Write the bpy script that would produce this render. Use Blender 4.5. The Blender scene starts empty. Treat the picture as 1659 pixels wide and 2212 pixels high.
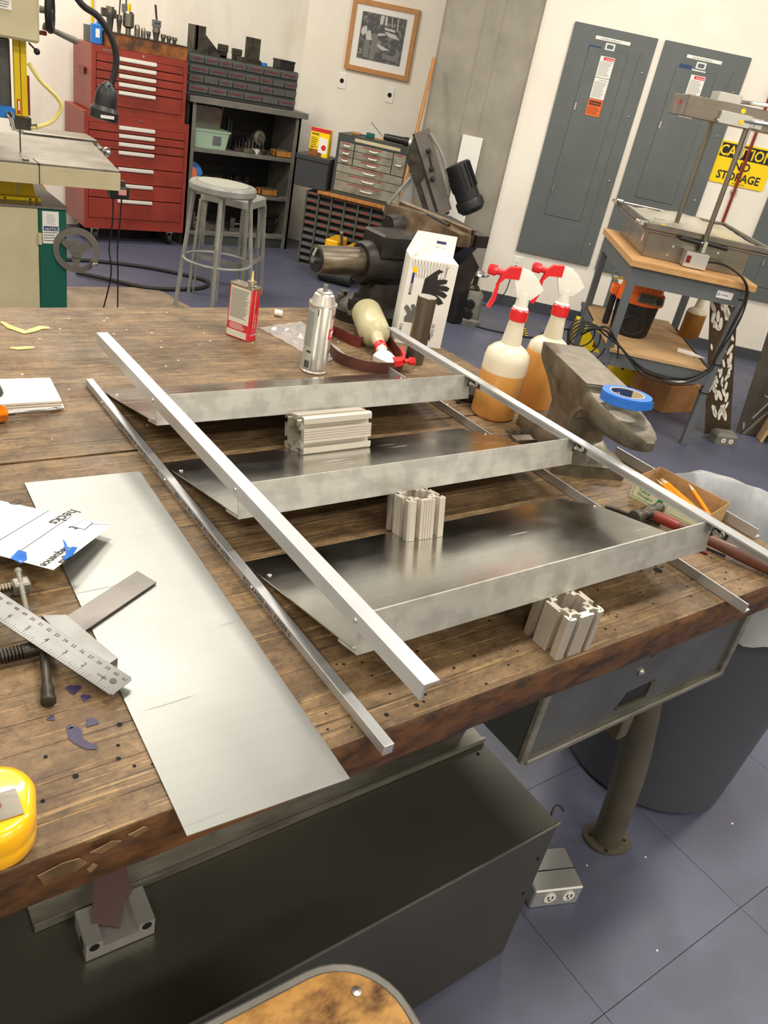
import bpy, bmesh, math, random
from math import sin, cos, pi, radians, atan2, hypot
from mathutils import Vector, Matrix
random.seed(7)
C = bpy.context.scene.collection
scn = bpy.context.scene

# ------------------------------------------------------------------ camera, world, lights, exposure
cd = bpy.data.cameras.new('camera'); cam = bpy.data.objects.new('camera', cd); C.objects.link(cam)
cd.sensor_fit = 'AUTO'; cd.sensor_width = 36.0; cd.lens = 28.02; cd.clip_start = 0.05; cd.clip_end = 60
def _cam():
    pt, rl, yw = radians(28.77), radians(12.12), radians(40.61)
    f = Vector((0, cos(pt), -sin(pt))); r = Vector((1, 0, 0)); u = r.cross(f)
    r2 = cos(rl)*r + sin(rl)*u; u2 = -sin(rl)*r + cos(rl)*u
    R = Matrix.Rotation(-yw, 3, 'Z')
    r2, u2, f = R @ r2, R @ u2, R @ f
    m = Matrix((r2, u2, -f)).transposed().to_4x4(); m.translation = (0, 0, 1.48)
    return m
cam.matrix_world = _cam()
scn.camera = cam
scn.view_settings.view_transform = 'Standard'; scn.view_settings.look = 'None'
scn.view_settings.gamma = 1.0; scn.view_settings.use_curve_mapping = False
scn.view_settings.exposure = 0.08
w = bpy.data.worlds.new('world'); scn.world = w; w.use_nodes = True
w.node_tree.nodes['Background'].inputs[0].default_value = (1.0, 0.93, 0.84, 1)
w.node_tree.nodes['Background'].inputs[1].default_value = 0.16
def area(name, loc, sx, sy, power, rz=0.0, col=(1.0, 0.93, 0.82)):
    l = bpy.data.lights.new(name, 'AREA'); l.shape = 'RECTANGLE'; l.size = sx; l.size_y = sy
    l.energy = power; l.color = col
    o = bpy.data.objects.new(name, l); C.objects.link(o); o.location = loc; o.rotation_euler = (0, 0, rz)
    return o
for lx, ly, pw in ((1.2, 0.6, 46), (3.9, 0.6, 50), (1.2, 3.1, 50), (3.9, 2.9, 60), (1.2, 5.3, 72), (-1.6, 0.6, 52), (-1.6, 3.1, 40), (6.6, 0.6, 40), (1.2, -1.9, 60), (-1.6, -1.9, 50), (3.9, -1.9, 50)):
    area('ceiling_lamp', (lx, ly, 3.38), 1.25, 0.30, pw)

# ------------------------------------------------------------------ materials
def lin(c):
    return tuple(((v/255)/12.92 if v/255 <= 0.04045 else ((v/255+0.055)/1.055)**2.4) for v in c)
MATS = {}
def mat(name, rgb, rough=0.5, metal=0.0, rgb2=None, scale=8.0, stretch=(1, 1, 1), amt=1.0, bump=0.0, bscale=None,
        contrast=(0.35, 0.65), rvar=0.0, coat=0.0, spec=None, emit=None, trans=0.0, alpha=None, world=False, detail=6, rand=0.0):
    m = bpy.data.materials.new(name); m.use_nodes = True; nt = m.node_tree; N = nt.nodes; L = nt.links
    b = N['Principled BSDF']
    b.inputs['Base Color'].default_value = (*lin(rgb), 1); b.inputs['Roughness'].default_value = rough
    b.inputs['Metallic'].default_value = metal
    if coat: b.inputs['Coat Weight'].default_value = coat; b.inputs['Coat Roughness'].default_value = 0.08
    if spec is not None: b.inputs['Specular IOR Level'].default_value = spec
    if trans: b.inputs['Transmission Weight'].default_value = trans
    if alpha is not None: b.inputs['Alpha'].default_value = alpha
    if emit: b.inputs['Emission Color'].default_value = (*lin(rgb), 1); b.inputs['Emission Strength'].default_value = emit
    if rgb2 is not None or bump or rvar:
        if world:
            g = N.new('ShaderNodeNewGeometry'); src = g.outputs['Position']
        else:
            tc = N.new('ShaderNodeTexCoord'); src = tc.outputs['Object']
        mp = N.new('ShaderNodeMapping'); mp.inputs['Scale'].default_value = stretch; L.new(src, mp.inputs['Vector'])
        if rand:
            oi = N.new('ShaderNodeObjectInfo'); mm = N.new('ShaderNodeVectorMath'); mm.operation = 'SCALE'
            cx = N.new('ShaderNodeCombineXYZ'); L.new(oi.outputs['Random'], cx.inputs[0]); L.new(oi.outputs['Random'], cx.inputs[1])
            L.new(cx.outputs[0], mm.inputs[0]); mm.inputs['Scale'].default_value = 23.0; L.new(mm.outputs[0], mp.inputs['Location'])
        n = N.new('ShaderNodeTexNoise'); n.inputs['Scale'].default_value = scale; n.inputs['Detail'].default_value = detail
        n.inputs['Roughness'].default_value = 0.62; L.new(mp.outputs[0], n.inputs['Vector'])
        rm = N.new('ShaderNodeMapRange'); rm.inputs[1].default_value = contrast[0]; rm.inputs[2].default_value = contrast[1]
        L.new(n.outputs['Fac'], rm.inputs[0])
        if rgb2 is not None:
            mx = N.new('ShaderNodeMix'); mx.data_type = 'RGBA'
            mx.inputs[6].default_value = (*lin(rgb), 1); mx.inputs[7].default_value = (*lin(rgb2), 1)
            ml = N.new('ShaderNodeMath'); ml.operation = 'MULTIPLY'; ml.inputs[1].default_value = amt
            L.new(rm.outputs[0], ml.inputs[0]); L.new(ml.outputs[0], mx.inputs[0])
            L.new(mx.outputs[2], b.inputs['Base Color'])
        if rvar:
            r2 = N.new('ShaderNodeMapRange'); r2.inputs[3].default_value = rough-rvar; r2.inputs[4].default_value = rough+rvar
            L.new(rm.outputs[0], r2.inputs[0]); L.new(r2.outputs[0], b.inputs['Roughness'])
        if bump:
            n2 = N.new('ShaderNodeTexNoise'); n2.inputs['Scale'].default_value = bscale or scale*3; n2.inputs['Detail'].default_value = 5
            L.new(mp.outputs[0], n2.inputs['Vector'])
            bp = N.new('ShaderNodeBump'); bp.inputs['Strength'].default_value = bump; bp.inputs['Distance'].default_value = 0.002
            L.new(n2.outputs['Fac'], bp.inputs['Height']); L.new(bp.outputs[0], b.inputs['Normal'])
    MATS[name] = m
    return m

def wood_bench():
    m = bpy.data.materials.new('worn maple'); m.use_nodes = True; nt = m.node_tree; N = nt.nodes; L = nt.links
    b = N['Principled BSDF']; b.inputs['Roughness'].default_value = 0.55
    g = N.new('ShaderNodeNewGeometry'); oi = N.new('ShaderNodeObjectInfo')
    def mapn(sx, sy, sz, rot=0, rnd=False):
        mp = N.new('ShaderNodeMapping'); mp.inputs['Scale'].default_value = (sx, sy, sz); mp.inputs['Rotation'].default_value = (0, 0, rot)
        L.new(g.outputs['Position'], mp.inputs['Vector'])
        if rnd:
            cx = N.new('ShaderNodeCombineXYZ'); k = N.new('ShaderNodeMath'); k.operation = 'MULTIPLY'; k.inputs[1].default_value = 40
            L.new(oi.outputs['Random'], k.inputs[0]); L.new(k.outputs[0], cx.inputs[0]); L.new(k.outputs[0], cx.inputs[2]); L.new(cx.outputs[0], mp.inputs['Location'])
        return mp.outputs[0]
    def noise(v, s, d=6, r=0.6):
        n = N.new('ShaderNodeTexNoise'); n.inputs['Scale'].default_value = s; n.inputs['Detail'].default_value = d; n.inputs['Roughness'].default_value = r
        L.new(v, n.inputs['Vector']); return n.outputs['Fac']
    def rng(v, a, b_, c=0, d=1):
        r = N.new('ShaderNodeMapRange'); r.inputs[1].default_value = a; r.inputs[2].default_value = b_; r.inputs[3].default_value = c; r.inputs[4].default_value = d
        L.new(v, r.inputs[0]); return r.outputs[0]
    def mix(f, a, c2, mode='MIX'):
        x = N.new('ShaderNodeMix'); x.data_type = 'RGBA'; x.blend_type = mode
        if isinstance(f, float): x.inputs[0].default_value = f
        else: L.new(f, x.inputs[0])
        if isinstance(a, tuple): x.inputs[6].default_value = (*lin(a), 1)
        else: L.new(a, x.inputs[6])
        if isinstance(c2, tuple): x.inputs[7].default_value = (*lin(c2), 1)
        else: L.new(c2, x.inputs[7])
        return x.outputs[2]
    grain = rng(noise(mapn(7.0, 22, 22, 0, True), 1.6, 9, 0.78), 0.36, 0.66)
    col = mix(grain, (108, 86, 60), (156, 128, 92))
    tone = rng(oi.outputs['Random'], 0, 1, 0.0, 0.28)
    col = mix(tone, col, (112, 86, 60))
    blot = rng(noise(mapn(1, 1.4, 1), 4.5, 10, 0.74), 0.42, 0.62)
    k = N.new('ShaderNodeMath'); k.operation = 'MULTIPLY'; k.inputs[1].default_value = 0.80; L.new(blot, k.inputs[0])
    col = mix(k.outputs[0], col, (72, 56, 36))
    b2 = rng(noise(mapn(9, 17, 9), 2.4, 9, 0.76), 0.52, 0.70)
    k2 = N.new('ShaderNodeMath'); k2.operation = 'MULTIPLY'; k2.inputs[1].default_value = 0.8; L.new(b2, k2.inputs[0])
    col = mix(k2.outputs[0], col, (56, 44, 32))
    # pale scratches, both along and across the grain
    for rot, s, lo in ((0.5, (5, 150, 1), 0.655), (-1.1, (5, 170, 1), 0.66), (1.35, (6, 160, 1), 0.66), (0.3, (7, 180, 1), 0.65), (-0.5, (9, 130, 1), 0.66)):
        sc = rng(noise(mapn(*s, rot), 1.0, 3, 0.5), lo, lo+0.025)
        kk = N.new('ShaderNodeMath'); kk.operation = 'MULTIPLY'; kk.inputs[1].default_value = 0.38; L.new(sc, kk.inputs[0])
        col = mix(kk.outputs[0], col, (190, 158, 108))
    for rot, s, lo in ((0.9, (5, 150, 1), 0.65), (-0.3, (4, 170, 1), 0.65), (1.2, (5, 190, 1), 0.655)):
        sc = rng(noise(mapn(*s, rot), 1.0, 3, 0.5), lo, lo+0.03)
        kk = N.new('ShaderNodeMath'); kk.operation = 'MULTIPLY'; kk.inputs[1].default_value = 0.6; L.new(sc, kk.inputs[0])
        col = mix(kk.outputs[0], col, (44, 32, 22))
    sp = rng(noise(mapn(1, 1, 1), 130, 4, 0.7), 0.50, 0.66)
    ks = N.new('ShaderNodeMath'); ks.operation = 'MULTIPLY'; ks.inputs[1].default_value = 0.45; L.new(sp, ks.inputs[0])
    col = mix(ks.outputs[0], col, (66, 50, 34))
    L.new(col, b.inputs['Base Color'])
    rr = rng(noise(mapn(1, 1, 1), 7, 5), 0.35, 0.65, 0.38, 0.68); L.new(rr, b.inputs['Roughness'])
    bp = N.new('ShaderNodeBump'); bp.inputs['Strength'].default_value = 0.5; bp.inputs['Distance'].default_value = 0.0015
    L.new(noise(mapn(20, 45, 30), 3, 8, 0.7), bp.inputs['Height']); L.new(bp.outputs[0], b.inputs['Normal'])
    MATS['bench'] = m; return m

def brushed(name, rgb, rough, amt=0.12, blot=None, aniso=(2, 140, 140), rb=0.06, scr=0.0, metal=1.0, bs=14, bc=(0.38, 0.66)):
    m = bpy.data.materials.new(name); m.use_nodes = True; nt = m.node_tree; N = nt.nodes; L = nt.links
    b = N['Principled BSDF']; b.inputs['Metallic'].default_value = metal
    tc = N.new('ShaderNodeTexCoord')
    def noise(sc, s, d=4):
        mp = N.new('ShaderNodeMapping'); mp.inputs['Scale'].default_value = sc; L.new(tc.outputs['Object'], mp.inputs['Vector'])
        n = N.new('ShaderNodeTexNoise'); n.inputs['Scale'].default_value = s; n.inputs['Detail'].default_value = d; L.new(mp.outputs[0], n.inputs['Vector']); return n.outputs['Fac']
    def rng(v, a, b_, c, d):
        r = N.new('ShaderNodeMapRange'); r.inputs[1].default_value = a; r.inputs[2].default_value = b_; r.inputs[3].default_value = c; r.inputs[4].default_value = d
        L.new(v, r.inputs[0]); return r.outputs[0]
    g = rng(noise(aniso, 1.0), 0.3, 0.7, 1-amt, 1+amt*0.4)
    bl = rng(noise((1, 1, 1), bs, 3), bc[0], bc[1], 1.0, blot if blot else 1.0)
    k = N.new('ShaderNodeMath'); k.operation = 'MULTIPLY'; L.new(g, k.inputs[0]); L.new(bl, k.inputs[1])
    v = N.new('ShaderNodeVectorMath'); v.operation = 'SCALE'; v.inputs[0].default_value = lin(rgb); L.new(k.outputs[0], v.inputs['Scale'])
    L.new(v.outputs[0], b.inputs['Base Color'])
    rr = rng(noise((1, 1, 1), 9, 6), 0.35, 0.65, rough-rb, rough+rb)
    if scr:
        s1 = rng(noise((6, 120, 6), 1.0, 2), 0.70, 0.73, 0, scr)
        a = N.new('ShaderNodeMath'); a.operation = 'ADD'; L.new(rr, a.inputs[0]); L.new(s1, a.inputs[1]); rr = a.outputs[0]
    L.new(rr, b.inputs['Roughness'])
    bp = N.new('ShaderNodeBump'); bp.inputs['Strength'].default_value = 0.06; bp.inputs['Distance'].default_value = 0.001
    L.new(noise(aniso, 1.5), bp.inputs['Height']); L.new(bp.outputs[0], b.inputs['Normal'])
    MATS[name] = m; return m

wood_bench()
mat('bench edge', (96, 62, 34), 0.5, rgb2=(48, 30, 18), scale=9, stretch=(2, 2, 5), bump=0.5, contrast=(0.4, 0.62), world=True)
brushed('alu sheet', (150, 151, 148), 0.40, 0.04, 0.985, rb=0.015, scr=0.2, metal=0.92)
brushed('alu plate', (204, 203, 199), 0.22, 0.05, 0.90, rb=0.05, scr=0.35)
brushed('alu lip', (204, 203, 197), 0.42, 0.06, 0.80, metal=0.62, bs=34, bc=(0.42, 0.60))
brushed('alu rail', (204, 206, 208), 0.45, 0.06, 0.92, aniso=(140, 2, 140), metal=0.75)
brushed('alu extrusion', (208, 201, 188), 0.42, 0.04, 0.97, metal=0.6)
brushed('steel', (150, 146, 138), 0.35, 0.10, 0.85)
brushed('stainless', (150, 144, 134), 0.30, 0.10, 0.92)
brushed('rule steel', (122, 122, 120), 0.36, 0.05, 0.9)
brushed('square steel', (112, 108, 104), 0.40, 0.05, 0.85)
mat('zinc', (205, 205, 200), 0.25, 1.0)
mat('chrome', (220, 220, 216), 0.12, 1.0)
mat('satin chrome', (236, 234, 226), 0.38, 0.5)
mat('dark steel', (96, 91, 82), 0.42, 0.75, rgb2=(58, 54, 48), scale=14, bump=0.2)
mat('anvil iron', (126, 119, 104), 0.42, 0.6, rgb2=(82, 75, 62), scale=16, bump=0.55, bscale=60, contrast=(0.42, 0.66))
mat('anvil face', (134, 126, 113), 0.38, 0.8, rgb2=(110, 102, 90), scale=30, bump=0.1)
mat('vise iron', (56, 52, 47), 0.45, 0.5, rgb2=(34, 31, 28), scale=18, bump=0.4)
mat('round bar', (112, 105, 92), 0.34, 0.7); mat('vise tube', (146, 136, 120), 0.34, 0.85, rgb2=(110, 100, 86), scale=14, stretch=(1, 3, 3))
mat('vise jaw', (150, 130, 108), 0.38, 0.8, rgb2=(96, 78, 60), scale=20, bump=0.2)
mat('black', (22, 22, 23), 0.5); mat('dark hole', (10, 9, 8), 0.9)
mat('black plastic', (32, 32, 34), 0.42, rgb2=(22, 22, 24), scale=20)
mat('rubber', (30, 29, 28), 0.65)
mat('wall paint', (243, 238, 227), 0.6, rgb2=(233, 226, 213), scale=1.6, bump=0.08, bscale=180, world=True)
mat('wall stained', (243, 238, 226), 0.6, rgb2=(222, 214, 196), scale=2.2, stretch=(2, 2, 0.7), bump=0.08, bscale=180, world=True, contrast=(0.5, 0.8))
mat('concrete', (160, 155, 142), 0.75, rgb2=(134, 129, 118), scale=4, stretch=(1, 1, 0.8), bump=0.4, bscale=30, world=True, contrast=(0.3, 0.7))
mat('ceiling', (150, 146, 138), 0.8)
mat('floor tile', (84, 88, 109), 0.46, rgb2=(76, 78, 95), scale=3.2, bump=0.1, bscale=40, world=True, rvar=0.06)
mat('floor gap', (16, 16, 22), 0.9)
mat('floor mat', (146, 128, 108), 0.75, rgb2=(112, 98, 84), scale=7, world=True)
mat('baseboard', (66, 68, 74), 0.5)
mat('red paint', (152, 54, 38), 0.42, rgb2=(128, 44, 32), scale=5, coat=0.12)
mat('red dark', (112, 28, 20), 0.4)
mat('grey paint', (122, 120, 112), 0.5, rgb2=(98, 96, 90), scale=8, bump=0.05)
mat('stool paint', (150, 150, 144), 0.42, rgb2=(128, 128, 122), scale=10)
mat('stool top', (158, 158, 148), 0.6)
mat('panel grey', (98, 104, 104), 0.5, rgb2=(90, 96, 96), scale=4)
mat('panel seam', (62, 66, 66), 0.6)
mat('table grey', (96, 101, 104), 0.48)
mat('plywood', (214, 168, 112), 0.5, rgb2=(190, 142, 90), scale=7, stretch=(2, 30, 30))
mat('plywood pale', (206, 172, 128), 0.6, rgb2=(184, 148, 104), scale=5, stretch=(2, 14, 14))
mat('oak', (190, 132, 66), 0.5, rgb2=(160, 104, 48), scale=6, stretch=(14, 14, 2))
mat('frame wood', (196, 140, 84), 0.42, rgb2=(176, 120, 68), scale=6, stretch=(3, 3, 20))
mat('handle wood', (104, 62, 44), 0.38, rgb2=(82, 50, 42), scale=9, stretch=(2, 12, 12), coat=0.3)
mat('seat ply', (182, 136, 74), 0.5, rgb2=(78, 48, 24), scale=20, stretch=(1, 1.6, 1), contrast=(0.42, 0.66), bump=0.2)
mat('rust box', (156, 92, 34), 0.6, rgb2=(74, 48, 30), scale=10, contrast=(0.38, 0.62))
mat('bin grey', (92, 93, 92), 0.45); mat('bin front', (112, 113, 112), 0.4, rgb2=(96, 97, 96), scale=20)
mat('rack grey', (84, 84, 78), 0.5); mat('red ink', (168, 50, 44), 0.6)
mat('cabinet dark', (64, 68, 66), 0.45); mat('cabinet drawer', (150, 146, 132), 0.5, rgb2=(104, 96, 80), scale=9, contrast=(0.45, 0.75))
mat('charcoal box', (56, 58, 60), 0.5)
mat('white', (236, 234, 228), 0.5); mat('paper', (240, 238, 232), 0.7, rgb2=(228, 220, 208), scale=9, contrast=(0.5, 0.9))
mat('cream', (206, 196, 160), 0.45, rgb2=(194, 182, 146), scale=6)
mat('green paint', (22, 92, 76), 0.4); mat('saw iron', (106, 108, 104), 0.4, 0.6, rgb2=(78, 78, 76), scale=12)
mat('saw grey', (110, 104, 96), 0.5); mat('cast table', (164, 160, 150), 0.34, 0.6, rgb2=(130, 126, 118), scale=7)
mat('yellow paint', (228, 196, 12), 0.4); mat('yellow sign', (248, 212, 0), 0.4)
mat('amber hose', (226, 210, 130), 0.35); mat('blue', (36, 118, 200), 0.4)
mat('blue tape', (34, 112, 206), 0.5, rgb2=(26, 98, 190), scale=30, stretch=(1, 1, 12)); mat('blue paper', (196, 202, 234), 0.6)
mat('tape core', (214, 196, 160), 0.7)
mat('tape yellow', (250, 186, 8), 0.28, coat=0.6)
mat('red plastic', (222, 24, 34), 0.32, coat=0.3); mat('white plastic', (230, 228, 218), 0.35)
mat('tin red', (190, 14, 34), 0.28, coat=0.5); mat('tin cream', (214, 210, 196), 0.35); mat('tin text', (120, 118, 108), 0.6)
mat('tin metal', (176, 170, 156), 0.3, 0.9); mat('can silver', (214, 212, 204), 0.33, 0.8)
mat('label grey', (168, 172, 164), 0.5)
mat('text dark', (40, 38, 38), 0.6); mat('text grey', (104, 102, 98), 0.6); mat('text green', (20, 132, 60), 0.6)
mat('purple', (54, 44, 104), 0.5); mat('purple ink', (40, 34, 66), 0.45, rgb2=(52, 42, 76), scale=60)
mat('glove black', (38, 38, 38), 0.5)
mat('belt red', (112, 40, 28), 0.7, rgb2=(92, 32, 24), scale=60); mat('belt back', (84, 44, 34), 0.65)
mat('orange', (240, 112, 40), 0.4); mat('orange sticker', (240, 104, 32), 0.5); mat('pencil', (244, 148, 12), 0.35)
mat('card', (176, 128, 78), 0.7, rgb2=(150, 104, 60), scale=8); mat('box cream', (214, 212, 182), 0.6)
mat('box kraft', (178, 146, 104), 0.75, rgb2=(146, 114, 78), scale=30, contrast=(0.5, 0.7))
mat('amber', (236, 128, 8), 0.12, coat=0.6, rgb2=(168, 78, 4), scale=25)
mat('liquid', (224, 160, 82), 0.3, coat=0.15); mat('liquid dark', (150, 100, 34), 0.35)
mat('drawer grey', (88, 91, 94), 0.45, 0.25, rgb2=(70, 72, 74), scale=6, contrast=(0.45, 0.7))
mat('box steel', (82, 79, 70), 0.40, 0.4, rgb2=(70, 68, 60), scale=1.5)
mat('leg iron', (104, 99, 82), 0.5, 0.4, rgb2=(84, 78, 64), scale=8)
mat('channel steel', (146, 144, 134), 0.4, 0.5, rgb2=(112, 108, 98), scale=9, stretch=(1, 6, 6))
mat('bright alu', (214, 214, 210), 0.32, 0.75); mat('oxblood', (60, 14, 10), 0.5)
mat('trash grey', (70, 74, 82), 0.5); mat('bag', (158, 160, 162), 0.45, rgb2=(132, 134, 138), scale=7)
mat('pink', (226, 160, 150), 0.6); mat('green bin', (164, 190, 168), 0.4); mat('shaving', (238, 214, 120), 0.5)
mat('pad paper', (238, 232, 220), 0.7); mat('pad edge', (186, 172, 150), 0.8, rgb2=(150, 136, 116), scale=60, stretch=(1, 1, 8))
mat('photo dark', (26, 26, 26), 0.5, rgb2=(130, 130, 128), scale=24, contrast=(0.50, 0.70), detail=4)
mat('formed', (178, 172, 156), 0.25); mat('photo light', (196, 194, 190), 0.5); mat('photo mid', (104, 104, 102), 0.5)
mat('danger red', (206, 40, 50), 0.5); mat('navy', (34, 58, 104), 0.5); mat('pipe red', (132, 40, 30), 0.4)
mat('sheet dark', (104, 100, 92), 0.36, 0.85, rgb2=(74, 70, 64), scale=4); mat('sheet cut', (96, 80, 60), 0.5, 0.6, rgb2=(74, 60, 44), scale=10)
mat('dirty', (120, 116, 104), 0.5, 0.3, rgb2=(70, 66, 58), scale=18)
def plastic_mix(name, rgb, k, rough=0.3):
    m = bpy.data.materials.new(name); m.use_nodes = True; nt = m.node_tree; N = nt.nodes; L = nt.links
    b = N['Principled BSDF']; b.inputs['Base Color'].default_value = (*lin(rgb), 1); b.inputs['Roughness'].default_value = rough
    t = N.new('ShaderNodeBsdfTransparent'); mx = N.new('ShaderNodeMixShader'); mx.inputs[0].default_value = k
    L.new(t.outputs[0], mx.inputs[1]); L.new(b.outputs[0], mx.inputs[2]); L.new(mx.outputs[0], N['Material Output'].inputs[0]); MATS[name] = m
plastic_mix('bottle shell', (238, 230, 206), 0.82); plastic_mix('poly film', (236, 240, 244), 0.30, 0.08); plastic_mix('picture glass', (240, 240, 240), 0.04, 0.02)
plastic_mix('bottle yellowed', (206, 200, 160), 0.86, 0.35)

# ------------------------------------------------------------------ geometry helpers
class MB:
    def __init__(s): s.b = bmesh.new(); s.mi = 0
    def _m(s, fs, smooth=True):
        for f in fs: f.material_index = s.mi; f.smooth = smooth
    def poly(s, pts):
        vs = [s.b.verts.new(p) for p in pts]; f = s.b.faces.new(vs); s._m([f]); return f
    def bb(s, x0, y0, z0, x1, y1, z1, bev=0.0, R=None, c=None):
        x0, x1 = sorted((x0, x1)); y0, y1 = sorted((y0, y1)); z0, z1 = sorted((z0, z1))
        t = bmesh.new() if bev else s.b
        P = [(x0, y0, z0), (x1, y0, z0), (x1, y1, z0), (x0, y1, z0), (x0, y0, z1), (x1, y0, z1), (x1, y1, z1), (x0, y1, z1)]
        vs = [t.verts.new(p) for p in P]
        fs = [t.faces.new([vs[i] for i in q]) for q in ((3, 2, 1, 0), (4, 5, 6, 7), (0, 1, 5, 4), (1, 2, 6, 5), (2, 3, 7, 6), (3, 0, 4, 7))]
        if bev:
            bev = min(bev, (x1-x0)*.45, (y1-y0)*.45, (z1-z0)*.45)
            bmesh.ops.bevel(t, geom=t.edges[:], offset=bev, segments=1, profile=0.6, affect='EDGES')
            s.merge(t, R, c)
        else:
            s._m(fs)
            if R is not None:
                cc = Vector(c) if c else Vector(((x0+x1)/2, (y0+y1)/2, (z0+z1)/2))
                for v in vs: v.co = R @ (v.co-cc) + cc
        return s
    def merge(s, t, R=None, c=None):
        mp = {}
        if R is not None and c is None:
            c = sum((v.co for v in t.verts), Vector())/len(t.verts)
        for v in t.verts:
            co = v.co.copy()
            if R is not None: co = R @ (co-Vector(c)) + Vector(c)
            mp[v] = s.b.verts.new(co)
        for f in t.faces:
            try: s._m([s.b.faces.new([mp[v] for v in f.verts])])
            except ValueError: pass
        t.free()
    def ring(s, c, u, v, r, n, ry=None, ph=0):
        ry = r if ry is None else ry
        return [s.b.verts.new(c + u*(r*cos(ph+2*pi*i/n)) + v*(ry*sin(ph+2*pi*i/n))) for i in range(n)]
    def skin(s, rings, caps=True, closed=False):
        n = len(rings[0]); fs = []
        m = len(rings) if closed else len(rings)-1
        for k in range(m):
            a, b = rings[k], rings[(k+1) % len(rings)]
            for i in range(n):
                try: fs.append(s.b.faces.new((a[i], a[(i+1) % n], b[(i+1) % n], b[i])))
                except ValueError: pass
        if caps and not closed:
            fs.append(s.b.faces.new(rings[0][::-1])); fs.append(s.b.faces.new(rings[-1]))
        s._m(fs); return s
    def cyl(s, p0, p1, r0, r1=None, n=14, caps=True):
        p0, p1 = Vector(p0), Vector(p1); r1 = r0 if r1 is None else r1
        d = (p1-p0).normalized(); u = d.orthogonal().normalized(); v = d.cross(u)
        return s.skin([s.ring(p0, u, v, r0, n), s.ring(p1, u, v, r1, n)], caps)
    def lathe(s, prof, c=(0, 0, 0), axis=(0, 0, 1), n=24, u=None, sy=1.0, caps=True):
        c = Vector(c); d = Vector(axis).normalized(); u = Vector(u).normalized() if u else d.orthogonal().normalized(); v = d.cross(u)
        return s.skin([s.ring(c+d*z, u, v, max(r, 1e-5), n, max(r, 1e-5)*sy) for r, z in prof], caps)
    def tube(s, pts, r, n=8, sub=6, closed=False, caps=True):
        P = [Vector(p) for p in pts]
        if sub > 1 and len(P) > 2:
            Q = []; m = len(P)
            for i in range(m if closed else m-1):
                g = lambda k: P[k % m] if closed else P[min(max(k, 0), m-1)]
                a, b, c, d = g(i-1), g(i), g(i+1), g(i+2)
                for j in range(sub):
                    t = j/sub
                    Q.append(0.5*((2*b)+(c-a)*t+(2*a-5*b+4*c-d)*t*t+(3*b-a-3*c+d)*t**3))
            if not closed: Q.append(P[-1])
            P = Q
        rings = []; u = None; m = len(P)
        for i, p in enumerate(P):
            d = (P[(i+1) % m]-P[i-1]) if closed else (P[min(i+1, m-1)]-P[max(i-1, 0)])
            d.normalize()
            if u is None: u = d.orthogonal().normalized()
            u = (u-d*u.dot(d)); u = u.normalized() if u.length > 1e-6 else d.orthogonal().normalized()
            rr = r[min(int(i*len(r)/m), len(r)-1)] if isinstance(r, (list, tuple)) else r
            rings.append(s.ring(p, u, d.cross(u), rr, n))
        return s.skin(rings, caps, closed)
    def prism(s, pts, o, u, v, d):
        o, u, v, d = Vector(o), Vector(u), Vector(v), Vector(d)
        a = [s.b.verts.new(o+u*p[0]+v*p[1]) for p in pts]; b = [s.b.verts.new(o+u*p[0]+v*p[1]+d) for p in pts]
        return s.skin([a, b])
    def loft(s, rings, caps=True):
        return s.skin([[s.b.verts.new(p) for p in r] for r in rings], caps)
    def sphere(s, c, r, n=12, m=8, sc=(1, 1, 1)):
        rings = []
        for j in range(m+1):
            a = pi*j/m; rr = max(sin(a), 1e-3)*r
            rings.append([s.b.verts.new((c[0]+rr*cos(2*pi*i/n)*sc[0], c[1]+rr*sin(2*pi*i/n)*sc[1], c[2]-r*cos(a)*sc[2])) for i in range(n)])
        return s.skin(rings)
    def build(s, name, m, parent=None, label=None, sharp=32, world=False):
        b = s.b
        bmesh.ops.recalc_face_normals(b, faces=b.faces[:])
        for e in b.edges:
            if len(e.link_faces) == 2 and e.calc_face_angle(0) > radians(sharp): e.smooth = False
        me = bpy.data.meshes.new(name); b.to_mesh(me); b.free()
        for k in (m if isinstance(m, (list, tuple)) else [m]): me.materials.append(MATS[k])
        return link(name, me, parent, label, world)
def wm(o):
    M = Matrix.LocRotScale(o.location, o.rotation_euler, o.scale)
    return wm(o.parent) @ M if o.parent else M
def link(name, me, parent=None, label=None, world=False):
    o = bpy.data.objects.new(name, me); C.objects.link(o)
    if parent:
        if world: me.transform(wm(parent).inverted())
        o.parent = parent
    if label: o['label'] = label
    return o
def thing(name, label, cat, loc=(0, 0, 0), rz=0.0, group=None, rot=None):
    o = bpy.data.objects.new(name, None); C.objects.link(o); o.empty_display_size = 0.05
    o.location = loc; o.rotation_euler = rot if rot else (0, 0, rz); o['label'] = label; o['category'] = cat
    if group: o['group'] = group
    return o
def tag(o, label, cat, group=None):
    o['label'] = label; o['category'] = cat
    if group: o['group'] = group
    return o
def struct(o): o['kind'] = 'structure'; return o
def dup(root, loc, rz=None, label=None, group=None, rot=None):
    r = root.copy(); C.objects.link(r); r.location = loc
    if rz is not None: r.rotation_euler = (0, 0, rz)
    if rot is not None: r.rotation_euler = rot
    if label: r['label'] = label
    if group: r['group'] = group
    for ch in list(root.children):
        c = ch.copy(); C.objects.link(c); c.parent = r
        for g in ch.children:
            d = g.copy(); C.objects.link(d); d.parent = c
    return r
def clone(o, loc=None, parent=None):
    c = o.copy(); C.objects.link(c); c.parent = parent or o.parent
    if loc is not None: c.location = loc
    return c
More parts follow.
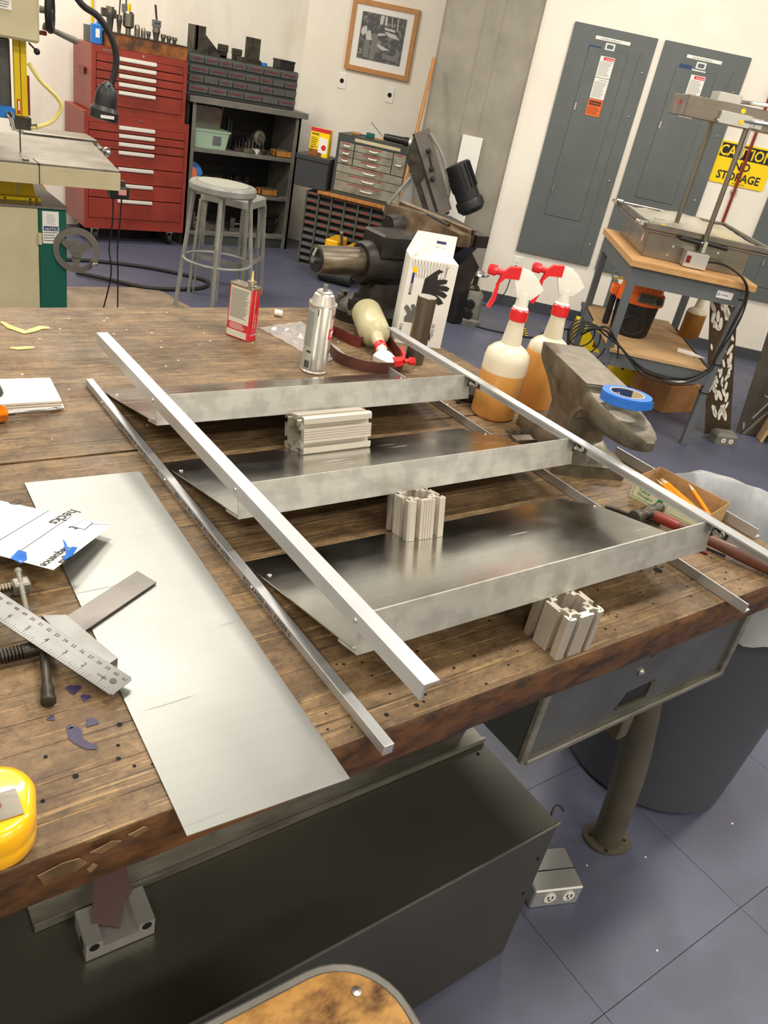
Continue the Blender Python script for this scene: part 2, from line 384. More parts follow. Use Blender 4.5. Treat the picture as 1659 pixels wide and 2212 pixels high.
def text(s, size, m, parent, o, xd, yd, name='lettering', ext=0.0003, align='LEFT', spacing=1.0, world=False, sx=1.0, bold=0.0):
    cu = bpy.data.curves.new('t', 'FONT'); cu.body = s; cu.size = size; cu.align_x = align; cu.extrude = ext; cu.space_character = spacing; cu.offset = bold
    cu.resolution_u = 2
    t = bpy.data.objects.new('t', cu); C.objects.link(t)
    me = bpy.data.meshes.new_from_object(t); bpy.data.objects.remove(t); bpy.data.curves.remove(cu)
    me.name = name
    xd = Vector(xd).normalized(); yd = Vector(yd).normalized(); zd = xd.cross(yd)
    M = Matrix((xd*sx, yd, zd)).transposed().to_4x4(); M.translation = Vector(o); me.transform(M)
    me.materials.append(MATS[m])
    for p in me.polygons: p.use_smooth = False
    return link(name, me, parent, None, world)
def B(name, m, x0, y0, z0, x1, y1, z1, bev=0.0, parent=None, label=None, R=None, c=None):
    return MB().bb(x0, y0, z0, x1, y1, z1, bev, R, c).build(name, m, parent, label)
X, Y, Z = Vector((1, 0, 0)), Vector((0, 1, 0)), Vector((0, 0, 1))
def lines(parent, m, o, xd, yd, w_, h_, n, t=0.3, name='print_lines', rag=0.25):
    """rows of unreadably small print: thin ragged strips"""
    b = MB(); o, xd, yd = Vector(o), Vector(xd), Vector(yd); nz = xd.cross(yd)*0.0003
    for i in range(n):
        y = -h_*(i+0.5)/n; ww = w_*(1-random.random()*rag); hh = h_/n*t
        b.prism([(0, y), (ww, y), (ww, y+hh), (0, y+hh)], o, xd, yd, nz)
    o2 = b.build(name, m, parent); o2['kind'] = 'stuff'; return o2

# ------------------------------------------------------------------ the setting
TE = radians(-41.9); DE = Vector((cos(TE), sin(TE), 0)); NE = Vector((-sin(TE), cos(TE), 0)); W0 = Vector((4.657, 4.531, 0))
TP = radians(-49.7); DP = Vector((cos(TP), sin(TP), 0)); NP = Vector((-sin(TP), cos(TP), 0)); CP = Vector((3.676, 6.45, 0))
def PE(s, off, z=0): return W0 + DE*s - NE*off + Z*z      # off = distance out into the room
def PP(s, off, z=0): return CP + DP*s - NP*off + Z*z
fl = struct(B('floor', 'floor gap', -3.5, -3.5, -0.05, 14.5, 7.6, -0.004))
t0 = None; TS = 0.4725
for i in range(-5, 12):
    for j in range(-3, 14):
        x, y = 1.07+TS*i, 0.305+TS*j
        if x > 6.9 or y > 6.5: continue
        if t0 is None:
            t0 = MB().bb(0.0005, 0.0005, -0.004, TS-0.0005, TS-0.0005, 0.0, 0.0004).build('floor_tile', 'floor tile', fl); t0.location = (x, y, 0)
        else: clone(t0, (x, y, 0))
spk = MB(); 
for k in range(60):
    px, py = random.uniform(0.9, 3.5), random.uniform(-0.1, 3.6); r = random.uniform(0.0015, 0.004)
    spk.cyl((px, py, 0.0), (px, py, 0.0006), r, n=6)
o = spk.build('grit', 'white', fl); o['kind'] = 'stuff'
struct(B('wall_left', 'wall stained', -3.5, 6.45, 0, 3.70, 6.6, 3.5))
b = MB(); b.prism([(0, 0), (1.9, 0), (1.9, 0.15), (-0.06, 0.15)], CP, DP, NP, Z*3.5); struct(b.build('wall_back', 'wall paint'))
b = MB(); b.prism([(-0.5, 0), (12.2, 0), (12.2, 0.15), (-0.5, 0.15)], W0, DE, NE, Z*3.5); struct(b.build('wall_right', 'wall paint'))
struct(B('ceiling', 'ceiling', -3.5, -3.5, 3.5, 14.5, 7.6, 3.6))
struct(B('wall_rear', 'wall paint', -3.65, -3.65, 0, 14.6, -3.5, 3.5)); struct(B('wall_side', 'wall paint', -3.65, -3.5, 0, -3.5, 6.6, 3.5))
b = MB(); b.prism([(-0.234, -0.012), (3.6, -0.012), (3.6, 0), (-0.234, 0)], W0, DE, NE, Z*0.085); struct(b.build('baseboard_right', 'baseboard'))
b = MB(); b.prism([(-0.905, 0.0), (-0.885, -0.025), (-0.255, -0.025), (-0.235, 0.0), (-0.235, 0.05), (-0.5, 0.6), (-0.72, 0.6)], W0, DE, NE, Z*3.5)
o = b.build('concrete_column', 'concrete'); struct(o)
for s, z0, z1 in ((-0.63, 0.9, 3.2), (-0.50, 0.6, 3.2)):
    bb = MB(); bb.prism([(s, -0.0275), (s+0.006, -0.0275), (s+0.006, -0.02), (s, -0.02)], W0+Z*z0, DE, NE, Z*(z1-z0)); bb.build('form_seam', 'concrete', o)

# wall panel on the column, outlets, picture
t = thing('wall_board', 'plain white board standing upright against the grey concrete column', 'board', PE(-0.60, 0.05, 0.50), TE)
B('board_sheet', 'white', 0, 0.0, 0.0, 0.15, 0.018, 0.65, 0.001, t); B('board_foot', 'white', 0.02, 0.0, -0.50, 0.13, 0.018, 0.0, 0.001, t)
def plate(s, z, lab):
    t = thing('wall_plate', lab, 'wall plate', PP(s, 0.006, z), TP)
    MB().bb(-0.035, 0, -0.057, 0.035, 0.006, 0.057, 0.002).build('cover', 'white', t)
    MB().cyl((0, -0.0005, 0.0), (0, -0.002, 0.0), 0.017, n=20).build('socket', 'dark hole', t)
    for q in (-0.042, 0.042): MB().cyl((0, 0, q), (0, -0.0015, q), 0.0035, n=8).build('screw', 'satin chrome', t)
plate(0.352, 1.305, 'left of the two white wall plates with a round black hole, below the picture')
plate(0.762, 1.278, 'right of the two white wall plates with a round black hole, nearer the column')
t = thing('framed_picture', 'black and white shop photograph in a light wood frame on white wall', 'picture', PP(0.626, 0.03, 1.64), TP)
hw, hh = 0.266, 0.243
for (a, c_) in (((-hw, -hh), (hw, -hh)), ((hw, -hh), (hw, hh)), ((hw, hh), (-hw, hh)), ((-hw, hh), (-hw, -hh))):
    a, c_ = Vector((a[0], 0, a[1])), Vector((c_[0], 0, c_[1])); d = (c_-a).normalized(); n_ = Vector((-d.z, 0, d.x)); L_ = (c_-a).length
    MB().prism([(0, 0), (L_, 0), (L_-0.034, 0.034), (0.034, 0.034)], a, d, n_, (0, 0.026, 0)).build('frame_side', 'frame wood', t)
B('mat_board', 'white', -hw+0.03, 0.010, -hh+0.03, hw-0.03, 0.014, hh-0.03, 0, t)
ph = B('photo_print', 'photo dark', -0.178, 0.006, -0.152, 0.178, 0.0098, 0.165, 0, t)
def blob(parent, m, pts, y=0.0045):
    MB().prism(pts, (0, y, 0), X, Z, (0, 0.0012, 0)).build('print_shape', m, parent)
for m_, pts in (('photo light', [(-0.165, 0.06), (-0.13, 0.075), (-0.12, 0.03), (-0.15, 0.005), (-0.17, 0.02)]), ('photo light', [(-0.13, 0.03), (-0.095, 0.05), (-0.08, 0.0), (-0.07, -0.015), (-0.12, -0.02)]),
                ('photo mid', [(-0.13, -0.02), (-0.09, -0.02), (-0.085, -0.14), (-0.13, -0.14)]), ('photo mid', [(-0.075, 0.03), (-0.03, 0.035), (-0.03, -0.05), (-0.075, -0.05)]), ('photo light', [(-0.03, 0.02), (0.03, 0.035), (0.03, 0.045), (-0.03, 0.04)]),
                ('photo light', [(-0.03, -0.03), (0.03, -0.045), (0.08, -0.06), (0.02, -0.07), (-0.02, -0.05)]), ('photo light', [(0.02, 0.06), (0.11, 0.05), (0.14, 0.02), (0.05, 0.03)]), ('photo light', [(0.01, 0.085), (0.10, 0.08), (0.10, 0.065), (0.02, 0.07)]),
                ('photo light', [(-0.03, 0.16), (0.0, 0.16), (-0.005, 0.10), (-0.03, 0.10)]), ('photo light', [(0.01, 0.16), (0.025, 0.16), (0.03, 0.10), (0.01, 0.10)]), ('photo mid', [(0.02, -0.09), (0.14, -0.095), (0.14, -0.13), (0.03, -0.12)]),
                ('photo mid', [(-0.075, -0.05), (-0.03, -0.05), (-0.035, -0.145), (-0.08, -0.145)]), ('photo light', [(-0.165, -0.085), (-0.14, -0.095), (-0.14, -0.1), (-0.165, -0.09)]), ('photo light', [(0.06, 0.16), (0.065, 0.16), (0.075, 0.09), (0.07, 0.09)]), ('photo light', [(0.11, 0.155), (0.116, 0.155), (0.12, 0.075), (0.112, 0.075)])):
    blob(t, m_, pts)
B('glazing', 'picture glass', -hw+0.03, 0.001, -hh+0.03, hw-0.03, 0.003, hh-0.03, 0, t)
# electrical panels
def epanel(s0, s1, z0, z1, lab, door_x0, door_x1, dz0, dz1, orange=False, text_on=True):
    t = thing('electrical_panel', lab, 'electrical panel', PE(s0, 0.0, z0), TE, 'grey electrical panels')
    W_, H_ = s1-s0, z1-z0
    MB().bb(0, -0.022, 0, W_, 0, H_, 0.002).build('trim_cover', 'panel grey', t)
    MB().bb(W_*0.84, -0.0225, 0, W_*0.84+0.0025, -0.02, H_*0.93).bb(W_*0.84, -0.0225, H_*0.93, W_*0.84+0.022, -0.02, H_*0.932).build('seam', 'panel seam', t)
    d = MB().bb(door_x0, -0.0255, dz0, door_x1, -0.021, dz1, 0.001).build('door', 'panel grey', t)
    gb = MB()
    for q in ((door_x0-0.002, dz0-0.002, door_x0, dz1+0.002), (door_x1, dz0-0.002, door_x1+0.002, dz1+0.002), (door_x0, dz0-0.002, door_x1, dz0), (door_x0, dz1, door_x1, dz1+0.002)):
        gb.bb(q[0], -0.0228, q[1], q[2], -0.0215, q[3])
    gb.build('door_gap', 'panel seam', t)
    for q in (0.30, 0.66): 
        if dz0 < H_*q < dz1: MB().bb(door_x0+0.006, -0.031, H_*q, door_x0+0.02, -0.0255, H_*q+0.05, 0.002).build('latch', 'zinc', t)
    for q in (0.10, 0.40, 0.68, 0.86): MB().lathe([(0.0075, 0), (0.0075, 0.002), (0.004, 0.005), (0.0, 0.0055)], (W_*0.93, -0.022, H_*q), (0, -1, 0), 10).build('screw', 'zinc', t)
    if text_on:
        cx = W_*0.47
        MB().bb(cx-0.11, -0.0235, H_-0.075, cx+0.13, -0.022, H_-0.055).build('name_strip', 'white', t)
        text('ELECTRICAL DISTRIBUTION', 0.011, 'text dark', t, (cx-0.07, -0.0238, H_-0.070), X, Z)
        MB().bb(cx-0.14, -0.0235, H_-0.150, cx-0.055, -0.022, H_-0.115).build('navy_label', 'navy', t)
        lb = MB().bb(cx-0.03, -0.0245, H_-0.125, cx+0.035, -0.022, H_-0.085).build('rating_plate', 'white', t); B('rating_window', 'panel grey', cx-0.02, -0.025, H_-0.118, cx+0.025, -0.0244, H_-0.093, 0, t)
        MB().bb(cx-0.05, -0.0235, H_-0.150, cx+0.045, -0.022, H_-0.133).build('strip_label', 'white', t)
        z = H_-0.165
        for k, (m1, hgt) in enumerate((('white', 0.128), ('white', 0.128), ('orange sticker', 0.105))):
            if k == 2 and not orange: break
            MB().bb(cx-0.042, -0.0275, z-hgt, cx+0.058, -0.0256, z).build('warning_label', m1, t)
            if k == 0:
                MB().bb(cx-0.018, -0.0279, z-0.024, cx+0.056, -0.0274, z-0.004).build('danger_bar', 'danger red', t); text('DANGER', 0.016, 'white', t, (cx-0.005, -0.0282, z-0.021), X, Z)
                lines(t, 'text grey', (cx-0.036, -0.0276, z-0.03), X, Z, 0.088, 0.09, 11)
            elif k == 1:
                text('WARNING', 0.012, 'text grey', t, (cx-0.01, -0.0279, z-0.016), X, Z); lines(t, 'text grey', (cx-0.036, -0.0276, z-0.022), X, Z, 0.088, 0.1, 13)
            else:
                MB().bb(cx-0.034, -0.0279, z-0.038, cx+0.05, -0.0274, z-0.010).build('warning_oval', 'text dark', t); text('WARNING', 0.018, 'orange sticker', t, (cx-0.030, -0.0283, z-0.031), X, Z)
                lines(t, 'text dark', (cx-0.036, -0.0276, z-0.045), X, Z, 0.088, 0.052, 5)
            z -= hgt+0.004
    return t
epanel(-0.012, 0.562, 0.437, 1.972, 'tall grey electrical panel nearest the concrete column, with an orange warning sticker', 0.135, 0.405, 0.30, 1.41, True)
epanel(0.612, 1.205, 0.425, 1.975, 'tall grey electrical panel behind the heating machine, second from the column', 0.125, 0.40, 0.56, 1.41)
epanel(1.66, 2.30, 0.455, 1.29, 'lower grey electrical panel at the right edge, with dried drips', 0.13, 0.5, 0.10, 0.74, text_on=False)
t = bpy.data.objects['electrical_panel.002']
for x_, z_, h_, w_ in ((0.10, 0.50, 0.22, 0.05), (0.145, 0.44, 0.20, 0.008), (0.19, 0.52, 0.16, 0.03), (0.235, 0.46, 0.20, 0.008), (0.12, 0.24, 0.24, 0.005)):
    MB().prism([(0, h_), (w_, h_*0.9), (w_*0.55, h_*0.3), (w_*0.3, 0), (w_*0.2, h_*0.5)], (x_, -0.0262, z_), X, Z, (0, -0.0006, 0)).build('dried_drip', 'formed', t)
t = thing('caution_sign', 'yellow and black caution no storage sign on white wall', 'sign', PE(1.205, 0.004, 1.192), TE)
MB().prism([(0.012, 0), (0.388, 0), (0.4, 0.012), (0.4, 0.262), (0.388, 0.274), (0.012, 0.274), (0, 0.262), (0, 0.012)], (0, 0, 0), X, Z, (0, -0.003, 0)).build('sign_plate', 'yellow sign', t)
B('black_band', 'black', 0.014, -0.004, 0.172, 0.386, -0.003, 0.262, 0, t)
text('CAUTION', 0.098, 'yellow sign', t, (0.2, -0.0045, 0.182), X, Z, align='CENTER', sx=0.86, bold=0.0016)
text('NO', 0.075, 'text dark', t, (0.2, -0.0035, 0.104), X, Z, align='CENTER', bold=0.002); text('STORAGE', 0.075, 'text dark', t, (0.2, -0.0035, 0.032), X, Z, align='CENTER', bold=0.002, sx=0.95)
lines(t, 'text dark', (0.17, -0.0031, 0.016), X, Z, 0.12, 0.008, 1, 0.5)
t = thing('wall_pipe', 'thin dark red pipe running down the wall in front of sign', 'pipe', PE(1.41, 0.02, 0.75), TE)
MB().cyl((0, 0, 0), (0, 0, 2.7), 0.011, n=12).build('pipe_run', 'pipe red', t)
for q in (0.4, 1.6): MB().bb(-0.022, -0.004, q, 0.022, 0.02, q+0.02, 0.002).build('pipe_clip', 'zinc', t)
t = thing('wall_outlet', 'white outlet low on right wall with grey cord plugged in', 'outlet', PE(0.02, 0.006, 0.335), TE)
MB().bb(-0.035, 0, -0.057, 0.035, 0.006, 0.057, 0.002).build('cover', 'white', t)
for q in (-0.02, 0.02): MB().cyl((0, 0, q), (0, -0.003, q), 0.014, n=14).build('receptacle', 'white', t)
MB().bb(-0.012, -0.03, -0.034, 0.012, -0.003, -0.008, 0.003).build('plug', 'black', t)
MB().tube([PE(0.02, 0.03, 0.315), PE(0.0, 0.07, 0.25), PE(-0.02, 0.1, 0.12), PE(-0.1, 0.12, 0.012), PE(-0.28, 0.2, 0.008), PE(-0.4, 0.5, 0.008)], 0.0045, 6).build('cord', 'text dark', t, world=True)
o = MB().tube([(0.0, 6.43, 1.20), (0, 6.43, 2.6)], 0.008, 8, 1).build('wall_conduit', 'yellow paint')
tag(o, 'thin yellow pipe on the white wall above red tool chest', 'pipe'); o.location = (2.0, 0, 0.0)

# ------------------------------------------------------------------ floor things at the back
o = MB().prism([(0.6, 4.84), (1.86, 4.86), (1.93, 4.78), (2.02, 4.30), (2.02, 3.4), (0.6, 3.4)], (0, 0, 0), X, Y, Z*0.006).build('floor_board', 'floor mat'); tag(o, 'worn beige board lying on blue floor under the saw and stool', 'floor board')

def chest(name, lab, loc, W_, D_, H_, zs, hx0, hx1, casters):
    t = thing(name, lab, 'tool chest', loc)
    b = MB().bb(0, 0.012, 0, W_, D_, H_, 0.004); b.bb(0, 0, 0, 0.028, 0.012, H_).bb(W_-0.028, 0, 0, W_, 0.012, H_).bb(0.028, 0, zs[0]+0.0, W_-0.028, 0.012, H_).bb(0.028, 0, 0, W_-0.028, 0.012, zs[-1])
    b.build('case', 'red paint', t)
    B('drawer_gap_shade', 'black', 0.028, 0.011, zs[-1], W_-0.028, 0.0119, zs[0], 0, t)  # black sheet behind the drawers, painting the shadow in their gaps
    for a, c_ in zip(zs[:-1], zs[1:]):
        d = MB().bb(0.031, -0.006, c_+0.003, W_-0.031, 0.011, a-0.003, 0.002).build('drawer', 'red paint', t)
        hz = a-0.020
        MB().prism([(0, -0.004), (0.0, 0.016), (-0.006, 0.019), (-0.015, 0.014), (-0.016, 0.0), (-0.010, -0.006)], (hx0, -0.006, hz), Y, Z, X*(hx1-hx0)).build('drawer_pull', 'satin chrome', d)
    MB().cyl((W_*0.52, 0, H_-0.018), (W_*0.52, -0.004, H_-0.018), 0.0075, n=14).build('lock', 'chrome', t)
    lines(t, 'grey paint', (0.07, -0.0005, H_-0.018), X, Z, 0.075, 0.012, 1, 0.7)
    MB().bb(-0.014, D_*0.3, H_*0.6, 0.0, D_*0.6, H_*0.6+0.012, 0.002).bb(-0.014, D_*0.3, H_*0.52, -0.008, D_*0.6, H_*0.6, 0.001).build('side_handle', 'red dark', t)
    if casters:
        for x, y in ((0.09, 0.06), (W_-0.09, 0.06), (0.09, D_-0.06), (W_-0.09, D_-0.06)):
            c_ = MB().bb(x-0.025, y-0.03, -0.012, x+0.025, y+0.03, 0).prism([(-0.02, 0), (0.02, 0), (0.014, -0.05), (0, -0.065), (-0.014, -0.05)], (x-0.02, y, -0.01), Y, Z, (0.004, 0, 0)).prism([(-0.02, 0), (0.02, 0), (0.014, -0.05), (0, -0.065), (-0.014, -0.05)], (x+0.016, y, -0.01), Y, Z, (0.004, 0, 0)).build('caster', 'zinc', t)
            MB().cyl((x-0.014, y, -0.062), (x+0.014, y, -0.062), 0.04, n=18).build('wheel', 'rubber', c_)
    return t
chest('tool_chest', 'lower red rolling tool chest with chrome drawer pulls on casters', (1.797, 5.93, 0.102), 0.733, 0.45, 0.752, [0.692, 0.641, 0.588, 0.533, 0.426, 0.317, 0.211, 0.072], 0.228, 0.478, True)
chest('top_chest', 'upper red tool box stacked on the rolling chest, shorter of the two', (1.842, 5.93, 0.855), 0.65, 0.40, 0.393, [0.352, 0.304, 0.253, 0.203, 0.152, 0.05], 0.175, 0.425, False)
# things on top of the chest
t = thing('holder_box', 'rusty brown steel box lying on the red top chest', 'metal box', (1.94, 5.94, 1.248))
MB().bb(0, 0, 0, 0.55, 0.22, 0.082, 0.002).build('box_body', 'rust box', t); B('box_lid', 'dark steel', -0.004, -0.004, 0.082, 0.554, 0.224, 0.088, 0.001, t)
t = thing('coolant_can', 'blue oil can with white label standing on the red top chest', 'can', (1.896, 6.01, 1.248))
MB().bb(-0.034, -0.022, 0, 0.034, 0.022, 0.115, 0.006).build('can_body', 'blue', t); B('can_label', 'white', -0.012, -0.0232, 0.04, 0.014, -0.0222, 0.09, 0, t); MB().cyl((0.01, 0, 0.115), (0.01, 0, 0.13), 0.01).build('can_cap', 'blue', t)
o = MB().bb(0, 0, 0, 0.09, 0.012, 0.10, 0.001).build('steel_plate', 'grey paint'); o.location = (1.85, 6.12, 1.248); tag(o, 'grey steel plate upright behind the blue oil can', 'plate')
ZT = 1.336
def toolhead(x, lab, build, y=6.02, nm='tool_holder'):
    t = thing(nm, lab, 'tool holder', (x, y, ZT), 0, 'machine tool holders on the rusty box'); build(t); t.scale = (1.22, 1.22, 1.22); return t
def holder(h, r, top=None):
    def f(t):
        MB().lathe([(r*0.55, 0), (r*0.85, h*0.55), (r, h*0.6), (r, h*0.8), (r*0.9, h*0.82), (r*0.9, h)], n=16).build('holder_body', 'steel', t)
        if top: top(t, h, r)
    return f
def boring(t, h, r):
    MB().bb(-r, -r*0.6, h, r*1.0, r*0.6, h+0.035, 0.002).build('boring_block', 'panel grey', t)
    for q in (-0.5, 0, 0.5): MB().cyl((q*r, -r*0.6, h+0.02), (q*r, -r*0.6-0.001, h+0.02), 0.004, n=8).build('set_screw', 'black', t)
    MB().cyl((0, 0, h+0.035), (-0.01, 0, h+0.105), 0.006, n=8).build('bar', 'dark steel', t)
def tap(t, h, r):
    MB().bb(-0.045, -0.016, h*0.55, 0.03, 0.016, h*0.9, 0.003).build('knurled_arm', 'dark steel', t)
def blade(t, h, r):
    MB().cyl((0, 0, h), (0.004, 0, h+0.09), 0.004, n=8).build('shank', 'dark steel', t)
toolhead(1.985, 'tool holder with a knurled collar, leftmost on the rusty box', holder(0.115, 0.024, tap))
toolhead(2.045, 'slim tool holder with a thin upright pin on the rusty box', holder(0.085, 0.015, blade))
def big(t):
    MB().lathe([(0.014, 0), (0.014, 0.03), (0.03, 0.04), (0.03, 0.10), (0.022, 0.11)], n=18).build('holder_body', 'steel', t); MB().bb(-0.034, -0.012, 0.10, -0.012, 0.012, 0.14, 0.002).build('clamp_lug', 'panel grey', t)
    MB().lathe([(0.011, 0.11), (0.013, 0.125), (0.011, 0.145), (0.0, 0.147)], n=12).build('yellow_cap', 'yellow paint', t); MB().cyl((-0.014, 0, 0.11), (-0.014, 0, 0.21), 0.005, 0.003, 8).build('rod', 'dark steel', t)
toolhead(2.105, 'large grey tool holder with a yellow cap and tall rod', big)
def round_top(h, r):
    def f(t): MB().lathe([(r, 0), (r, h*0.6), (r*0.95, h*0.8), (r*0.6, h*0.97), (0, h)], n=14).build('holder_body', 'steel', t)
    return f
for x, h, r, lab in ((2.165, 0.058, 0.015, 'dome topped steel holder right of the yellow capped one'), (2.207, 0.048, 0.013, 'small dome topped steel holder, second dome from the left'), (2.243, 0.036, 0.013, 'short cup shaped steel collet between the small dome and the boring head'),
                     (2.345, 0.036, 0.015, 'first short steel collet right of the boring head'), (2.385, 0.034, 0.015, 'middle one of the short steel collets right of the boring head'), (2.425, 0.032, 0.015, 'last short steel collet at the right end of rusty box')):
    toolhead(x, lab, round_top(h, r) if h > 0.04 else holder(h, r))
toolhead(2.295, 'boring head with a light grey block and bent bar on top', holder(0.062, 0.022, boring))

# ------------------------------------------------------------------ shelf unit with drawer rack
t = thing('shelf_unit', 'open grey steel shelf unit between red chest and white wall corner', 'shelf', (2.56, 6.0, 0))
for x in (0.0, 0.895):
    MB().bb(x, 0, 0, x+0.018, 0.42, 1.0).bb(x if x else 0.0, -0.0, 0.0, x+(0.045 if x == 0 else 0.018), 0.012, 1.0).bb(x-(0.027 if x else 0), 0.0, 0, x+0.018, 0.012, 1.0).build('side_panel', 'grey paint', t)
B('back_panel', 'black plastic', 0.018, 0.408, 0.02, 0.895, 0.42, 1.0, 0, t)
B('top_slab', 'grey paint', -0.02, -0.03, 1.0, 0.955, 0.43, 1.042, 0.003, t)
for z in (0.672, 0.376, 0.075): B('shelf_board', 'grey paint', 0.018, 0.004, z, 0.895, 0.408, z+0.028, 0.002, t)
B('kick_plate', 'cabinet dark', 0.018, 0.02, 0.0, 0.895, 0.035, 0.072, 0, t)
t = thing('drawer_rack', 'wide grey rack of small labelled drawers on the shelf unit', 'drawer rack', (2.535, 6.02, 1.044))
RW, RH = 0.885, 0.262
MB().bb(0, 0.02, 0, RW, 0.26, RH, 0.003).build('rack_case', 'cabinet dark', t)
rows = [(0.198, 0.252, [.0, .125, .25, .372, .50, .665, .825, 1.0], 7), (0.136, 0.190, [.0, .17, .335, .50, .63, .755, .87, 1.0], 7), (0.076, 0.130, [.0, .13, .26, .39, .52, .645, .765, .885, 1.0], 8), (0.012, 0.068, [.0, .175, .345, .50, .67, .83, 1.0], 6)]
for z0, z1, xs, n_ in rows:
    for a, c_ in zip(xs[:-1], xs[1:]):
        x0, x1 = 0.008+a*(RW-0.016)+0.004, 0.008+c_*(RW-0.016)-0.004
        d = MB().prism([(0, 0.006), (-0.018, 0.012), (-0.030, z1-z0-0.004), (0, z1-z0)], (x0, 0.02, z0), Y, Z, X*(x1-x0))
        d.build('small_drawer', 'bin front', t)
        if random.random() < 0.72:
            mm = MB(); mm.prism([(0.014, 0), (x1-x0-0.016-random.random()*0.02, 0), (x1-x0-0.016, 0.005), (0.014, 0.005)], (x0, -0.0096, z1-0.023), X, Vector((0, -0.28, 0.96)), (0, -0.0012, 0)); mm.build('drawer_label', 'red ink', t)
# on the rack
t = thing('angle_plate', 'dark steel right angle plate with side webs on the drawer rack', 'angle plate', (2.60, 6.08, 1.306))
MB().bb(-0.02, 0.0, 0.0, 0.24, 0.14, 0.018, 0.002).build('base_plate', 'dark steel', t); MB().bb(0.0, 0.0, 0.018, 0.022, 0.14, 0.17, 0.002).bb(0.0, 0.0, 0.018, 0.075, 0.014, 0.17).build('upright', 'dark steel', t)
for y in (0.02, 0.12): MB().prism([(0.022, 0.018), (0.17, 0.018), (0.022, 0.14)], (0.04, y, 0), X, Z, (0, 0.012, 0)).build('web', 'dark steel', t)
for x, h, lab in ((2.82, 0.085, 'small black toolpost left of the upright steel plate'), (2.93, 0.075, 'small black tool clamp beside the upright steel plate')):
    t = thing('tool_post', lab, 'tool post', (x, 6.1, 1.306), 0, 'tool posts on the drawer rack'); MB().bb(-0.028, -0.02, 0, 0.028, 0.02, h*0.45, 0.003).build('post_base', 'black plastic', t); MB().bb(-0.036, -0.016, h*0.45, 0.036, 0.016, h, 0.003).build('post_head', 'dark steel', t)
    for q in (-0.02, 0.0, 0.02): MB().cyl((q, -0.017, h*0.7), (q, -0.02, h*0.7), 0.005, n=8).build('set_screw', 'black', t)
t = thing('upright_plate', 'upright dark steel plate with one hole on the drawer rack', 'plate', (3.0, 6.1, 1.306))
MB().bb(0, 0, 0, 0.115, 0.02, 0.165, 0.002).build('plate_body', 'dark steel', t); MB().bb(-0.08, -0.03, 0, 0.115, 0.06, 0.03, 0.002).build('plate_foot', 'dark steel', t); MB().cyl((0.055, -0.001, 0.105), (0.055, 0.0, 0.105), 0.009).build('hole', 'black', t)
t = thing('blue_roll', 'small blue tape roll lying on the drawer rack', 'tape roll', (3.15, 6.1, 1.306)); MB().lathe([(0.028, 0), (0.028, 0.02), (0.016, 0.02), (0.016, 0)], n=18, caps=False).build('tape_ring', 'blue', t)
t = thing('black_case', 'black box at right end on top of the drawer rack', 'box', (3.28, 6.08, 1.306)); MB().bb(0, 0, 0, 0.125, 0.12, 0.062, 0.004).build('case_body', 'black plastic', t); B('case_lid', 'black', -0.002, -0.002, 0.05, 0.127, 0.122, 0.064, 0.002, t)
# inside the shelf unit
t = thing('metal_pan', 'shallow stainless pan standing on edge above the green tub', 'pan', (2.60, 6.06, 0.885), rot=(radians(-78), 0, 0))
def rr(x0, y0, x1, y1, r, z, n=5):
    out = []
    for cx_, cy_, a0 in ((x1-r, y1-r, 0), (x0+r, y1-r, pi/2), (x0+r, y0+r, pi), (x1-r, y0+r, 1.5*pi)):
        out += [(cx_+r*cos(a0+pi/2*i/n), cy_+r*sin(a0+pi/2*i/n), z) for i in range(n+1)]
    return out
t.location = (2.60, 6.13, 0.872)
MB().loft([rr(0.02, -0.12, 0.24, 0.09, 0.03, -0.04), rr(0, -0.14, 0.26, 0.11, 0.04, 0), rr(-0.008, -0.148, 0.268, 0.118, 0.045, 0.001), rr(0.0, -0.14, 0.26, 0.11, 0.04, -0.002), rr(0.024, -0.116, 0.236, 0.086, 0.03, -0.036)], True).build('pan_body', 'stainless', t)
t = thing('green_tub', 'pale green plastic tub with dark label on upper shelf', 'tub', (2.615, 6.03, 0.701))
MB().loft([rr(0.012, 0.01, 0.268, 0.22, 0.02, 0.0), rr(0, 0, 0.29, 0.24, 0.025, 0.115)]).build('tub_body', 'green bin', t); MB().loft([rr(-0.006, -0.006, 0.298, 0.248, 0.025, 0.115), rr(-0.006, -0.006, 0.298, 0.248, 0.025, 0.127)]).build('tub_rim', 'green bin', t); B('tub_label', 'panel grey', 0.15, 0.0, 0.03, 0.215, 0.006, 0.09, 0, t)
